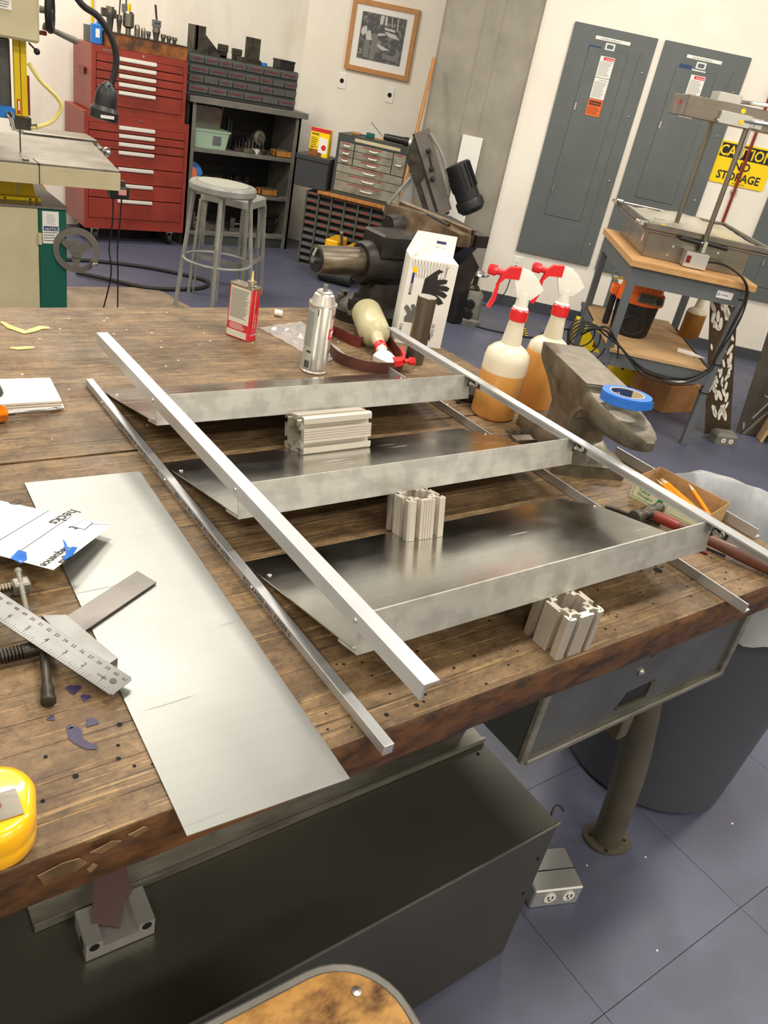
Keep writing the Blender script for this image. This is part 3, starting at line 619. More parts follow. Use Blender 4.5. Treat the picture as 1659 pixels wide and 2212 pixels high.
def clutter(nm, lab, cat, loc, m, kind):
    t = thing(nm, lab, cat, loc); b = MB()
    if kind == 'bowl': b.lathe([(0.02, 0), (0.033, 0.035), (0.03, 0.035), (0.018, 0.004)], n=16)
    elif kind == 'tray': b.bb(0, 0, 0, 0.15, 0.1, 0.006).bb(0, 0, 0, 0.15, 0.006, 0.045).bb(0, 0.094, 0, 0.15, 0.1, 0.045).bb(0, 0, 0, 0.006, 0.1, 0.045).bb(0.144, 0, 0, 0.15, 0.1, 0.045)
    elif kind == 'chuck': b.lathe([(0.05, 0), (0.055, 0.01), (0.055, 0.05), (0.03, 0.06), (0.03, 0.075)], (0, 0, 0.06), (0.2, -1, 0.15), 20)
    elif kind == 'rack': b.bb(0, 0, 0, 0.02, 0.03, 0.22, 0.003).bb(0.03, 0.02, 0, 0.05, 0.05, 0.20, 0.003).bb(-0.01, -0.01, 0, 0.06, 0.06, 0.012)
    elif kind == 'tap': 
        b.bb(0, 0, 0, 0.19, 0.07, 0.03, 0.003)
        for i in range(6): b.cyl((0.02+0.03*i, 0.03, 0.03), (0.02+0.03*i, 0.03, 0.075+0.012*(i % 3)), 0.005, 0.003, 8)
    elif kind == 'vise': b.bb(0, 0, 0, 0.16, 0.1, 0.03, 0.004).bb(0.01, 0.02, 0.03, 0.05, 0.08, 0.10, 0.004).bb(0.1, 0.02, 0.03, 0.14, 0.08, 0.10, 0.004).cyl((0.05, 0.05, 0.05), (0.10, 0.05, 0.05), 0.012)
    elif kind == 'disc': b.lathe([(0.09, 0), (0.09, 0.012), (0.02, 0.014), (0.02, 0.02)], (0, 0, 0.09), (0, -1, 0.25), 22)
    elif kind == 'rest': b.bb(0, 0, 0, 0.13, 0.06, 0.11, 0.01).cyl((-0.01, 0.0, 0.135), (0.14, 0.0, 0.135), 0.016).cyl((0.065, -0.01, 0.03), (0.065, -0.03, 0.03), 0.02)
    b.build({'bowl': 'bowl_wall', 'tray': 'tray_body', 'chuck': 'chuck_body', 'rack': 'rack_stand', 'tap': 'tap_block', 'vise': 'vise_body', 'disc': 'disc_plate', 'rest': 'rest_body'}[kind], m, t)
    return t
clutter('white_bowl', 'small white bowl at the front of the upper shelf', 'bowl', (3.14, 6.06, 0.70), 'white', 'bowl')
t = clutter('wooden_tray', 'orange wooden tray of small metal parts on upper shelf', 'tray', (3.29, 6.02, 0.70), 'oak', 'tray')
b = MB(); [b.cyl((0.02+0.02*i, 0.03+0.012*(i % 3), 0.012), (0.04+0.018*i, 0.06, 0.05+0.006*(i % 2)), 0.006) for i in range(6)]; b.build('small_parts', 'dirty', t)
t = clutter('wooden_tray', 'orange wooden tray on middle shelf behind the stools', 'tray', (3.20, 6.02, 0.404), 'oak', 'tray'); b = MB(); [b.cyl((0.02+0.02*i, 0.04, 0.012), (0.03+0.018*i, 0.06, 0.055), 0.007) for i in range(6)]; b.build('small_parts', 'dark steel', t)
clutter('tool_rack', 'black upright tool stand right of the green tub', 'stand', (2.93, 6.15, 0.70), 'black plastic', 'rack')
clutter('tap_block', 'dark block of upright taps on the upper shelf', 'tap block', (2.96, 6.06, 0.70), 'dark steel', 'tap')
clutter('lathe_chuck', 'pale round lathe chuck lying on the upper shelf', 'chuck', (3.20, 6.2, 0.74), 'dirty', 'chuck')
t = clutter('grinding_disc', 'blue round disc with orange centre leaning on middle shelf', 'disc', (2.66, 6.15, 0.404), 'blue', 'disc')
MB().lathe([(0.045, 0), (0.045, 0.006), (0.0, 0.008)], (-0.01, -0.022, 0.10), (0, -1, 0.25), 16).build('disc_centre', 'orange', t)
clutter('parts_pile', 'brown heap of tooling left on the middle shelf', 'tooling', (2.82, 6.1, 0.404), 'rust box', 'tap')
clutter('machine_vise', 'black machine vise on the middle shelf', 'vise', (3.05, 6.2, 0.404), 'black plastic', 'vise')
clutter('steady_rest', 'black lathe rest with round knobs on bottom shelf', 'lathe rest', (3.27, 6.09, 0.104), 'black plastic', 'rest')
clutter('machine_vise', 'bright steel vise on bottom shelf behind the stools', 'vise', (2.98, 6.06, 0.103), 'steel', 'vise')
clutter('faceplate', 'round steel faceplate leaning on the bottom shelf', 'faceplate', (3.13, 6.08, 0.103), 'steel', 'disc').scale = (0.62, 0.62, 0.62)
clutter('index_head', 'dirty steel dividing block on bottom shelf left', 'machine part', (2.70, 6.2, 0.103), 'dirty', 'vise')

for (x_, y_, z_, m_, kind, lab) in ((3.03, 6.04, 0.70, 'dirty', 'tap', 'grey block of small upright cutters left of the white bowl'), (3.20, 6.05, 0.70, 'dark steel', 'bowl', 'small dark steel cup right of the white bowl'),
        (3.10, 6.15, 0.70, 'black plastic', 'vise', 'black small vise behind the white bowl'), (2.72, 6.04, 0.404, 'dark steel', 'vise', 'dark steel vise on the left of the middle shelf'), (3.07, 6.03, 0.404, 'rust box', 'bowl', 'rusty round cup at front of the middle shelf'),
        (2.62, 6.05, 0.103, 'black plastic', 'rack', 'black upright stand at far left of the bottom shelf'), (2.86, 6.03, 0.103, 'chrome', 'bowl', 'shiny steel cup at front of the bottom shelf')):
    clutter('tooling_piece', lab, 'tooling', (x_, y_, z_+0.001), m_, kind)
# ------------------------------------------------------------------ corner cabinet group (parallel to the picture wall)
FB = Vector((3.352, 5.594, 0))
t = thing('bin_rack', 'floor rack of dark open drawers with red labels under the wooden strip', 'drawer rack', FB, TP)
BW, BH = 0.745, 0.545
MB().bb(0, 0.05, 0, BW, 0.32, BH).bb(0, 0, 0, 0.012, 0.05, BH).bb(BW-0.012, 0, 0, BW, 0.05, BH).build('rack_case', 'rack grey', t)
nc, nr = 7, 10
for i in range(1, nc): B('divider', 'rack grey', BW*i/nc-0.006, 0.0, 0, BW*i/nc+0.006, 0.05, BH, 0, t)
cellw, cellh = (BW-0.012)/nc, BH/nr
for r_ in range(nr):
    for c_ in range(nc):
        x0 = 0.012+c_*cellw; z0 = r_*cellh
        fr = MB().bb(x0, 0.006, z0+cellh*0.62, x0+cellw-0.012, 0.046, z0+cellh*0.98, 0.002).bb(x0, 0.008, z0, x0+cellw-0.012, 0.046, z0+cellh*0.12).build('bin_drawer', 'bin grey' if r_ < 5 and c_ < 2 else 'rack grey', t)
        if r_ >= 5: B('bin_label', 'red ink', x0+0.02, 0.004, z0+cellh*0.74, x0+cellw-0.035, 0.0058, z0+cellh*0.88, 0, t)
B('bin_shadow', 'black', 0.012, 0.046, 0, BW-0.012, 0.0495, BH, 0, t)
t = thing('shelf_plank', 'light wooden shelf plank edge under the grey drawer cabinet', 'plank', FB+Z*0.548, TP)
MB().bb(0.10, -0.03, 0, 0.745, 0.32, 0.022, 0.002).build('plank_board', 'oak', t)
t = thing('drawer_cabinet', 'grey parts cabinet with worn steel drawers and masking tape strip', 'cabinet', FB+DP*0.185+NP*0.02+Z*0.571, TP)
CW, CH = 0.555, 0.42
MB().bb(0, 0.01, 0, CW, 0.30, CH, 0.004).bb(0, 0, 0, 0.02, 0.01, CH).bb(CW-0.02, 0, 0, CW, 0.01, CH).bb(0.02, 0, CH-0.05, CW-0.02, 0.01, CH).bb(0.02, 0, 0, CW-0.02, 0.01, 0.022).build('cabinet_case', 'cabinet dark', t)
def cdraw(x0, x1, z0, z1, hw_, lab=None):
    d = MB().bb(x0+0.002, -0.003, z0+0.002, x1-0.002, 0.009, z1-0.002, 0.001).build('drawer', 'cabinet drawer', t)
    cx_ = (x0+x1)/2
    MB().tube([(cx_-hw_, -0.003, (z0+z1)/2+0.002), (cx_-hw_*0.8, -0.016, (z0+z1)/2-0.002), (cx_+hw_*0.8, -0.016, (z0+z1)/2-0.002), (cx_+hw_, -0.003, (z0+z1)/2+0.002)], 0.0045, 6).build('drawer_pull', 'satin chrome', d)
    MB().bb(x0+(x1-x0)*.2, -0.0045, z1-0.014, x0+(x1-x0)*.7, -0.0032, z1-0.008).build('red_marking', 'red ink', d)
zz = [0.368, 0.318, 0.268, 0.218]
for a, c_ in zip(zz[:-1], zz[1:]):
    cdraw(0.02, 0.135, c_, a, 0.022); cdraw(0.138, 0.435, c_, a, 0.03)
cdraw(0.438, 0.535, 0.218, 0.368, 0.02)
zz = [0.216, 0.158, 0.100, 0.024]
for a, c_ in zip(zz[:-1], zz[1:]): cdraw(0.02, 0.535, c_, a, 0.045)
B('tape_strip', 'cream', 0.13, -0.0012, CH-0.036, 0.48, 0.0, CH-0.014, 0, t)
t = thing('charcoal_cabinet', 'charcoal metal box under the yellow packaging, left of drawer cabinet', 'box', FB+DP*-0.105-NP*0.01+Z*0.571, TP)
MB().bb(0, 0, 0, 0.255, 0.25, 0.19, 0.003).build('box_body', 'charcoal box', t); MB().bb(-0.004, -0.006, 0.19, 0.262, 0.25, 0.225, 0.003).build('box_lid', 'charcoal box', t)
t = thing('yellow_carton', 'yellow and red product carton standing on the charcoal box', 'box', FB+DP*-0.03+NP*0.03+Z*0.797, TP)
MB().bb(0, 0, 0, 0.145, 0.07, 0.19).build('carton_body', 'yellow sign', t); B('red_top', 'danger red', -0.0008, -0.0008, 0.165, 0.1458, 0.02, 0.1908, 0, t); B('dark_foot', 'rust box', -0.0008, -0.0009, 0.0, 0.1, 0.02, 0.045, 0, t)
MB().prism([(0.07, 0.03), (0.13, 0.02), (0.138, 0.03), (0.138, 0.125), (0.08, 0.135), (0.068, 0.12)], (0, -0.0012, 0), X, Z, (0, 0.0008, 0)).build('picture_bottle', 'white', t)
MB().cyl((0.112, -0.0012, 0.065), (0.112, -0.0022, 0.065), 0.019, n=20).build('red_spot', 'danger red', t)
text('WHITE', 0.018, 'text dark', t, (0.008, -0.0014, 0.142), X, Z, bold=0.0006); lines(t, 'text dark', (0.008, -0.001, 0.128), X, Z, 0.055, 0.075, 6)
text('70%', 0.014, 'text dark', t, (0.008, -0.0014, 0.05), X, Z)
t = thing('hand_torch', 'black cylindrical tool lying on top of drawer cabinet', 'hand tool', FB+DP*0.56+NP*0.12+Z*1.012, TP)
MB().lathe([(0.018, 0), (0.024, 0.02), (0.026, 0.15), (0.03, 0.16), (0.03, 0.19)], (-0.06, 0, 0.01), (1, 0.1, 0), 16).build('tool_body', 'black plastic', t); MB().lathe([(0.026, 0), (0.026, 0.02)], (0.13, 0.02, 0.01), (1, 0.1, 0), 16).build('end_cap', 'satin chrome', t); MB().cyl((-0.07, 0, 0.01), (-0.17, 0, 0.085), 0.0035).build('thin_rod', 'steel', t)
for k, (s, lab, m_) in enumerate(((0.26, 'flat tan and blue object left on drawer cabinet top', 'card'), (0.37, 'olive green brush lying on drawer cabinet top', 'green paint'))):
    t = thing('small_tool', lab, 'tool', FB+DP*s+NP*0.1+Z*0.992, TP); MB().bb(0, 0, 0, 0.06, 0.03, 0.02+0.015*k, 0.004).build('tool_head', m_, t); MB().bb(0.06, 0.01, 0.004, 0.14, 0.022, 0.012, 0.002).build('tool_grip', 'plywood' if k else 'navy', t)
# broom handle leaning
a, c_ = Vector((3.60, 4.80, 0.02)), Vector((3.885, 5.30, 1.50))
t = thing('broom', 'long wooden broom handle leaning in front of cabinet against column', 'broom', (3.549, 4.722, 0))
MB().cyl((3.552, 4.725, 0.06), (3.92, 5.065, 1.575), 0.0135, n=12).sphere((3.92, 5.065, 1.577), 0.0135, 12, 6).build('handle', 'oak', t, world=True)
MB().bb(-0.16, -0.03, 0.0, 0.16, 0.03, 0.07, 0.01).build('broom_head', 'black plastic', t)

# tilted cutting machine with motor, in front of the column
t = thing('metal_saw', 'grey raised cut-off saw arm with black motor in front of concrete column', 'saw', PE(-0.70, 0.70, 0), TE)
def q(x, z, y=0): return Vector((x, y, z))
a, c_ = q(-0.20, 1.125), q(0.075, 0.66); d = (c_-a).normalized(); n_ = Vector((-d.z, 0, d.x)) * -1
MB().prism([(0, 0), (0.53, 0), (0.53, 0.085), (0, 0.10)], a, d, n_*-1, (0, 0.09, 0)).build('arm_housing', 'saw grey', t)
MB().prism([(0.0, -0.012), (0.55, -0.012), (0.55, 0.0), (0.0, 0.0)], a, d, n_*-1, (0, 0.12, 0)).build('arm_edge', 'black', t)
MB().prism([(0.12, -0.10), (0.56, -0.09), (0.56, -0.012), (0.02, -0.012)], a, d, n_*-1, (0, 0.07, 0)).build('blade_guard', 'dark steel', t)
MB().prism([(0.30, -0.055), (0.56, -0.055), (0.56, -0.02), (0.28, -0.02)], a+Vector((0, -0.01, 0)), d, n_*-1, (0, 0.01, 0)).build('guard_strip', 'saw grey', t)
for k, (u_, v_) in enumerate(((0.13, 0.06), (0.24, 0.045), (0.30, 0.03))):
    p_ = a+d*u_-n_*v_; MB().lathe([(0.011, 0), (0.011, 0.02), (0.018, 0.024), (0.018, 0.05), (0.0, 0.055)], p_, (0, -1, 0), 12).build('knob', 'black', t)
MB().tube([a+d*0.12-n_*0.06+Vector((0, -0.045, 0)), a+d*0.24-n_*0.05+Vector((0, -0.045, 0))], 0.007, 8, 1).build('clamp_bar', 'black plastic', t)
MB().tube([a+d*0.03-n_*0.10, a+d*0.18-n_*0.135, a+d*0.33-n_*0.125, a+d*0.42-n_*0.10], 0.011, 8).build('hose', 'stool paint', t)
ma, mc = q(0.115, 1.00, 0.02), q(0.245, 0.80, 0.02); md = (mc-ma).normalized()
m_ = MB().cyl(ma, mc, 0.082, n=26).build('motor', 'black plastic', t)
for i in range(16):
    an = 2*pi*i/16; u = md.orthogonal().normalized(); v = md.cross(u); rd = u*cos(an)+v*sin(an); sd = md.cross(rd)
    MB().prism([(0, -0.003), (0.16, -0.003), (0.16, 0.003), (0, 0.003)], ma+md*0.01+rd*0.080, md, sd, rd*0.010).build('cooling_fin', 'black', m_)
MB().lathe([(0.092, 0), (0.096, 0.01), (0.096, 0.055), (0.07, 0.085), (0.0, 0.09)], mc, md, 26).build('fan_cover', 'black plastic', t)
MB().prism([(0.0, 0.0), (0.10, 0.0), (0.08, 0.05), (0.015, 0.05)], ma+md*0.01+Vector((0, -0.03, 0)), md, Vector((-md.z, 0, md.x)), (0, 0.06, 0)).build('terminal_box', 'black', t)
MB().bb(-0.16, 0.0, 0.42, 0.12, 0.14, 0.66, 0.01).build('pivot_bracket', 'dark steel', t)
for i in range(7): 
    x, z = 0.06+random.random()*0.08, 0.62+random.random()*0.08; MB().cyl((x, -0.03, z), (x, -0.05, z), 0.009, n=8).build('fitting', 'chrome', t)
MB().prism([(-0.19, 0.88), (-0.15, 0.90), (-0.13, 0.70), (-0.19, 0.56), (-0.20, 0.42), (-0.26, 0.42)], (0, 0.02, 0), X, Z, (0, 0.03, 0)).build('bow_frame', 'stool paint', t)
MB().tube([q(-0.17, 0.86), q(-0.235, 0.75, -0.02), q(-0.30, 0.64, -0.02), q(-0.29, 0.62, -0.02), q(-0.17, 0.67)], 0.010, 8).build('pull_handle', 'stool paint', t)
MB().bb(-0.18, 0.0, 0, 0.14, 0.30, 0.42, 0.005).build('stand', 'dark steel', t)
for x, lab in ((-0.1, 0), (0.1, 0)): MB().bb(x-0.02, -0.06, 0, x+0.02, 0.36, 0.03).build('stand_foot', 'dark steel', t)

# grey gear machine with chrome handwheel standing on floor
t = thing('gear_press', 'grey cast machine with chrome handwheel on the floor beside glove box', 'machine', (3.955, 4.17, 0), TE)
MB().loft([rr(-0.10, -0.09, 0.10, 0.09, 0.03, 0.0), rr(-0.10, -0.09, 0.10, 0.09, 0.03, 0.03), rr(-0.085, -0.075, 0.085, 0.075, 0.03, 0.045), rr(-0.08, -0.07, 0.08, 0.07, 0.03, 0.20), rr(-0.055, -0.05, 0.055, 0.05, 0.03, 0.235)]).build('casting', 'grey paint', t)
for z in (0.075, 0.145): MB().lathe([(0.034, 0), (0.034, 0.012), (0.02, 0.014), (0.02, 0.008)], (0.0, -0.072, z), (0, -1, 0), 18).build('port', 'black', t)
MB().lathe([(0.042, 0), (0.045, 0.01), (0.03, 0.03), (0.016, 0.035), (0.016, 0.10)], (0, 0, 0.235), (0, 0, 1), 18).build('neck', 'dark steel', t)
MB().lathe([(0.0, 0.0), (0.03, 0.0), (0.045, 0.006), (0.080, 0.006), (0.088, 0.013), (0.080, 0.022), (0.040, 0.018), (0.02, 0.03), (0.0, 0.03)], (0, 0, 0.335), (0, 0, 1), 30).build('handwheel', 'chrome', t)
o = MB().bb(0, 0, 0, 0.10, 0.32, 0.26, 0.01).build('black_bag', 'black'); o.location = (3.78, 4.12, 0); tag(o, 'black case on the floor behind the glove box', 'case')
t = thing('pallet_jack', 'yellow and black hand truck on the blue floor behind the vise', 'hand truck', (3.30, 5.15, 0), TP)
MB().bb(0, 0, 0.04, 0.10, 0.25, 0.30, 0.01).bb(0.14, 0, 0.04, 0.25, 0.25, 0.27, 0.01).build('yellow_body', 'tape yellow', t); MB().cyl((0.11, 0.12, 0.2), (0.13, -0.05, 0.38), 0.012).build('handle', 'grey paint', t); MB().cyl((0.0, -0.02, 0.05), (0.25, -0.02, 0.05), 0.045, n=18).build('roller', 'rubber', t)

o = MB().tube([(3.92, 4.10, 0.006), (4.05, 3.95, 0.006), (4.30, 3.80, 0.006), (4.50, 3.90, 0.006), (4.85, 3.95, 0.006), (4.75, 3.70, 0.006)], 0.006, 6).build('floor_cable', 'rubber'); tag(o, 'black cable snaking over the blue floor toward the yellow carton', 'cable')
t = thing('striped_strap', 'yellow and black striped strap on the floor behind spray bottles', 'strap', (4.32, 3.93, 0.0), -0.7)
for k in range(9): MB().prism([(0, 0), (0.022, 0.008), (0.022, 0.026), (0, 0.018)], (0.0, 0.03*k-0.13, 0.001), X, Y, Z*0.003).build('stripe', 'yellow paint' if k % 2 else 'black', t)
# ------------------------------------------------------------------ stools
t = thing('round_stool', 'round grey metal shop stool with ring, taller and nearer', 'stool', (2.10, 4.40, 0), 0.3)
MB().lathe([(0.0, 0.70), (0.165, 0.70), (0.180, 0.690), (0.188, 0.70), (0.188, 0.727), (0.180, 0.738), (0.150, 0.740), (0.146, 0.7355), (0.0, 0.7355)], n=40).build('seat', 'stool paint', t)
MB().lathe([(0.143, 0.736), (0.140, 0.744), (0.0, 0.748)], n=40).build('seat_pad', 'stool top', t)
for i in range(4):
    an = pi/4+i*pi/2; MB().cyl((0.155*cos(an), 0.155*sin(an), 0.70), (0.225*cos(an), 0.225*sin(an), 0.0), 0.0125, n=12).build('leg', 'stool paint', t)
MB().tube([(0.195*cos(2*pi*i/24), 0.195*sin(2*pi*i/24), 0.31) for i in range(24)], 0.008, 8, 1, True).build('foot_ring', 'stool paint', t)
t = thing('square_stool', 'grey clipped-corner stool with flat angle legs behind the round stool', 'stool', (2.36, 4.78, 0), pi/4-0.05)
def octo(r, c, z): return [(r, -r+c, z), (r, r-c, z), (r-c, r, z), (-r+c, r, z), (-r, r-c, z), (-r, -r+c, z), (-r+c, -r, z), (r-c, -r, z)]
MB().loft([octo(0.165, 0.04, 0.575), octo(0.165, 0.04, 0.615), octo(0.158, 0.038, 0.622)]).build('seat', 'stool paint', t)
B('seat_top', 'stool top', -0.12, -0.12, 0.620, 0.12, 0.12, 0.625, 0.002, t)
for sx in (-1, 1):
    for sy in (-1, 1):
        b = MB(); x0, x1 = 0.15*sx, 0.185*sx
        for ax in (0, 1):
            pts = [(x0, 0.575), (x0-(0.035 if True else 0)*sx, 0.575), (x1-0.022*sx, 0.0), (x1, 0.0)]
            if ax == 0: b.prism([(abs(p[0])*sx, p[1]) for p in pts], (0, 0.15*sy, 0), X, Vector((0, 0.035*sy/0.575*-1, 1)), (0, 0.003*sy, 0))
        b.bb(0.147*sx, 0.147*sy, 0.30, 0.150*sx+0.003*sx, 0.112*sy, 0.575)
        b.cyl((0.15*sx, 0.15*sy, 0.575), (0.178*sx, 0.178*sy, 0.0), 0.012, n=4)
        b.build('leg', 'stool paint', t)
for z, r in ((0.22, 0.160),):
    for a_, b_ in (((-r, -r), (r, -r)), ((r, -r), (r, r)), ((r, r), (-r, r)), ((-r, r), (-r, -r))):
        MB().bb(min(a_[0], b_[0])-0.001, min(a_[1], b_[1])-0.001, z, max(a_[0], b_[0])+0.001, max(a_[1], b_[1])+0.001, z+0.03).build('brace', 'stool paint', t)
o = MB().tube([(1.15, 5.35, 0.012), (1.60, 5.42, 0.012), (2.0, 5.30, 0.012), (2.30, 5.05, 0.012), (2.28, 4.90, 0.012), (2.12, 4.82, 0.012), (1.85, 4.83, 0.014), (1.62, 5.0, 0.02), (1.50, 5.10, 0.02)], 0.0125, 8).build('rubber_hose', 'rubber')
tag(o, 'thick dark hose looped on the blue floor below the stool', 'hose')

# ------------------------------------------------------------------ band saw on the left
t = thing('band_saw', 'cream and green vertical band saw with yellow blade guard', 'band saw', (0.80, 3.30, 0))
MB().bb(-0.30, 0, 0, 0.03, 0.45, 0.775, 0.004).build('cabinet_door', 'cream', t); MB().bb(0.032, 0.003, 0, 0.135, 0.45, 0.775, 0.004).build('cabinet_side', 'green paint', t)
MB().prism([(-0.30, 0), (0.14, 0), (0.14, 0.50), (-0.30, 0.50)], (0, -0.004, 0.775), X, Y, (0, 0, 0.008)).build('cabinet_top', 'cast table', t)
MB().bb(0.026, -0.012, 0.64, 0.040, 0.0, 0.685, 0.003).build('door_catch', 'cream', t)
B('notice_label', 'white', 0.045, 0.001, 0.645, 0.105, 0.0035, 0.765, 0, t); B('blue_bar', 'navy', 0.049, 0.0, 0.693, 0.104, 0.0015, 0.710, 0, t); text('NOTICE', 0.015, 'white', t, (0.053, -0.0003, 0.695), X, Z)
lines(t, 'text grey', (0.049, 0.0005, 0.690), X, Z, 0.052, 0.04, 4); lines(t, 'text grey', (0.060, 0.0005, 0.755), X, Z, 0.035, 0.04, 6, 0.15)
MB().prism([(-0.10, 0.783), (-0.022, 0.783), (-0.022, 0.885), (-0.10, 0.885)], (0.0, 0.10, 0), X, Z, (0, 0.012, 0)).build('guard_lower', 'yellow paint', t); MB().prism([(-0.018, 0.783), (0.05, 0.783), (0.03, 0.885), (-0.018, 0.885)], (0.0, 0.10, 0), X, Z, (0, 0.012, 0)).build('guard_lower', 'yellow paint', t)
MB().bb(-0.105, 0.07, 0.783, 0.06, 0.10, 0.797, 0.002).build('guard_foot', 'yellow paint', t)
for x in (-0.09, -0.07, 0.02, 0.042): MB().cyl((x, 0.069, 0.79), (x, 0.067, 0.79), 0.004, n=8).build('hole', 'black', t)
MB().bb(-0.25, 0.15, 0.783, -0.10, 0.4, 0.90, 0.01).build('trunnion', 'green paint', t)
tb = MB().prism([(-0.40, -0.10), (0.30, -0.10), (0.40, 0.55), (-0.40, 0.55)], (0, 0, 0.936), X, Y, (0, 0, 0.014)).build('table', 'cast table', t)
MB().prism([(-0.40, -0.10), (0.303, -0.10), (0.303, -0.085), (-0.40, -0.085)], (0, -0.004, 0.880), X, Y, (0, 0, 0.062)).build('table_skirt', 'cream', t)
MB().bb(0.0100, -0.106, 0.880, 0.0125, -0.02, 0.9515).build('table_slot', 'black', t)
MB().tube([(-0.025, -0.06, 0.951), (-0.035, -0.065, 0.953), (-0.028, -0.075, 0.951), (-0.015, -0.07, 0.953), (-0.022, -0.06, 0.951)], 0.002, 6).build('wire_loop', 'black', t)
MB().bb(-0.0005, 0.10, 0.90, 0.0005, 0.118, 1.32).build('saw_blade', 'dark steel', t)
MB().bb(-0.20, 0.02, 1.32, 0.055, 0.42, 1.95, 0.008).build('upper_housing', 'cream', t)
B('instruction_label', 'white', -0.09, 0.017, 1.405, -0.035, 0.0195, 1.56, 0, t); B('orange_bar', 'orange sticker', -0.09, 0.016, 1.435, -0.036, 0.0175, 1.445, 0, t); lines(t, 'text grey', (-0.085, 0.0165, 1.43), X, Z, 0.045, 0.022, 3)
MB().bb(-0.30, 0.10, 0.95, -0.10, 0.38, 1.32, 0.01).bb(-0.12, 0.12, 1.06, -0.020, 0.34, 1.32, 0.008).build('saw_column', 'saw iron', t)
for x0 in (-0.018, 0.005): MB().bb(x0, 0.085, 1.075, x0+0.020, 0.100, 1.32, 0.001).build('blade_guard', 'yellow paint', t)
MB().bb(0.028, 0.09, 1.08, 0.034, 0.12, 1.21).build('guard_edge', 'pipe red', t); B('red_sticker', 'danger red', -0.012, 0.083, 1.082, -0.001, 0.0845, 1.13, 0, t); B('white_strip', 'white', -0.009, 0.082, 1.094, -0.0035, 0.083, 1.125, 0, t)
MB().bb(-0.03, 0.08, 1.03, 0.035, 0.13, 1.075, 0.004).build('guide_block', 'dark steel', t)
MB().bb(-0.10, 0.06, 1.065, -0.025, 0.12, 1.10, 0.002).build('blue_bracket', 'blue', t); MB().lathe([(0.010, 0), (0.016, 0.01), (0.008, 0.02), (0.006, 0.06)], (-0.045, 0.055, 1.085), (0.1, -0.6, -1), 12).build('lock_handle', 'chrome', t)
MB().tube([(0.035, 0.10, 1.25), (0.07, 0.08, 1.20), (0.125, 0.08, 1.155), (0.140, 0.08, 1.12), (0.105, 0.08, 1.07), (0.05, 0.08, 1.045), (0.03, 0.09, 1.04)], 0.0075, 8).build('coolant_hose', 'amber hose', t)
MB().tube([(0.03, 0.09, 1.04), (0.055, 0.08, 1.048)], 0.009, 8, 1).build('hose_nozzle', 'dark steel', t)
MB().tube([(0.03, 0.07, 1.315), (0.045, 0.05, 1.30)], 0.003, 6, 1).sphere((0.05, 0.045, 1.294), 0.011).build('small_lever', 'black', t)
MB().bb(0.055, 0.10, 1.345, 0.10, 0.13, 1.36, 0.003).build('tension_bracket', 'pipe red', t)
MB().lathe([(0.012, 0), (0.009, 0.04), (0.012, 0.11), (0.010, 0.12)], (0.085, 0.09, 1.375), (1, 0, -0.25), 14).build('tension_handle', 'grey paint', t)
# hand wheel at top, seen almost edge on
hwp = Vector((0.10, 0.06, 1.425))
MB().tube([hwp+Vector((0.012*cos(2*pi*i/20), 0.022*cos(2*pi*i/20), 0.058*sin(2*pi*i/20))) for i in range(20)], 0.012, 10, 1, True).build('tension_wheel', 'black', t)
MB().lathe([(0.012, 0), (0.010, 0.025), (0.014, 0.035), (0.0, 0.045)], hwp+Vector((-0.035, 0.0, 0)), (1, -0.3, 0), 10).build('wheel_hub', 'grey paint', t)
# side handwheel with spokes
hc = Vector((0.165, -0.02, 0.628)); u_, v_, w_ = Vector((0.96, -0.28, 0)), Z, Vector((0.28, 0.96, 0)).normalized()
b = MB(); rings = []
for i in range(36):
    an = 2*pi*i/36; rd = u_*cos(an)+v_*sin(an)
    rings.append([b.b.verts.new(hc+rd*r_+w_*z_) for r_, z_ in ((0.064, -0.008), (0.086, -0.006), (0.088, 0.004), (0.086, 0.012), (0.066, 0.012))])
b.skin(rings, False, True); wh = b.build('table_handwheel', 'saw grey', t)
for k in range(3):
    an = 0.5+2*pi*k/3; rd = u_*cos(an)+v_*sin(an); sd = w_.cross(rd)
    MB().prism([(0.012, -0.018), (0.068, -0.010), (0.068, 0.010), (0.012, 0.018)], hc, rd, sd, w_*0.009).build('spoke', 'saw grey', wh)
MB().cyl(hc-w_*0.010, hc+w_*0.05, 0.026, n=20).cyl(hc-w_*0.014, hc-w_*0.010, 0.010, n=12).build('hub', 'saw grey', wh)
MB().lathe([(0.008, 0), (0.010, 0.02), (0.014, 0.032), (0.010, 0.042), (0, 0.045)], hc+u_*0.066-v_*0.040, -w_, 14).build('crank_knob', 'chrome', wh)
MB().cyl(hc+w_*0.04, Vector((0.13, 0.12, 0.628)), 0.013).build('wheel_shaft', 'steel', t)
# goose neck lamp of the saw
t = thing('gooseneck_lamp', 'black flexible gooseneck work lamp hanging over the saw table', 'lamp', (0.94, 3.30, 1.55))
MB().tube([(0.90, 3.34, 1.62), (0.977, 3.30, 1.478), (1.045, 3.30, 1.44), (1.092, 3.30, 1.385), (1.112, 3.30, 1.33), (1.108, 3.30, 1.272), (1.090, 3.30, 1.215)], 0.0115, 10).build('flexible_arm', 'rubber', t, world=True)
MB().lathe([(0.012, 0.015), (0.020, 0.005), (0.033, -0.010), (0.040, -0.035), (0.041, -0.070), (0.052, -0.085), (0.052, -0.115), (0.044, -0.118), (0.036, -0.09)], (1.085, 3.30, 1.225), (0.14, 0.0, 1), 26).build('lamp_shade', 'black plastic', t, world=True)
for k in range(6): 
    an = 2*pi*k/6+0.4; MB().cyl((1.083+0.022*cos(an), 3.30+0.022*sin(an), 1.224), (1.083+0.024*cos(an), 3.30+0.024*sin(an), 1.229), 0.004, n=8).build('vent_hole', 'dark hole', t, world=True)
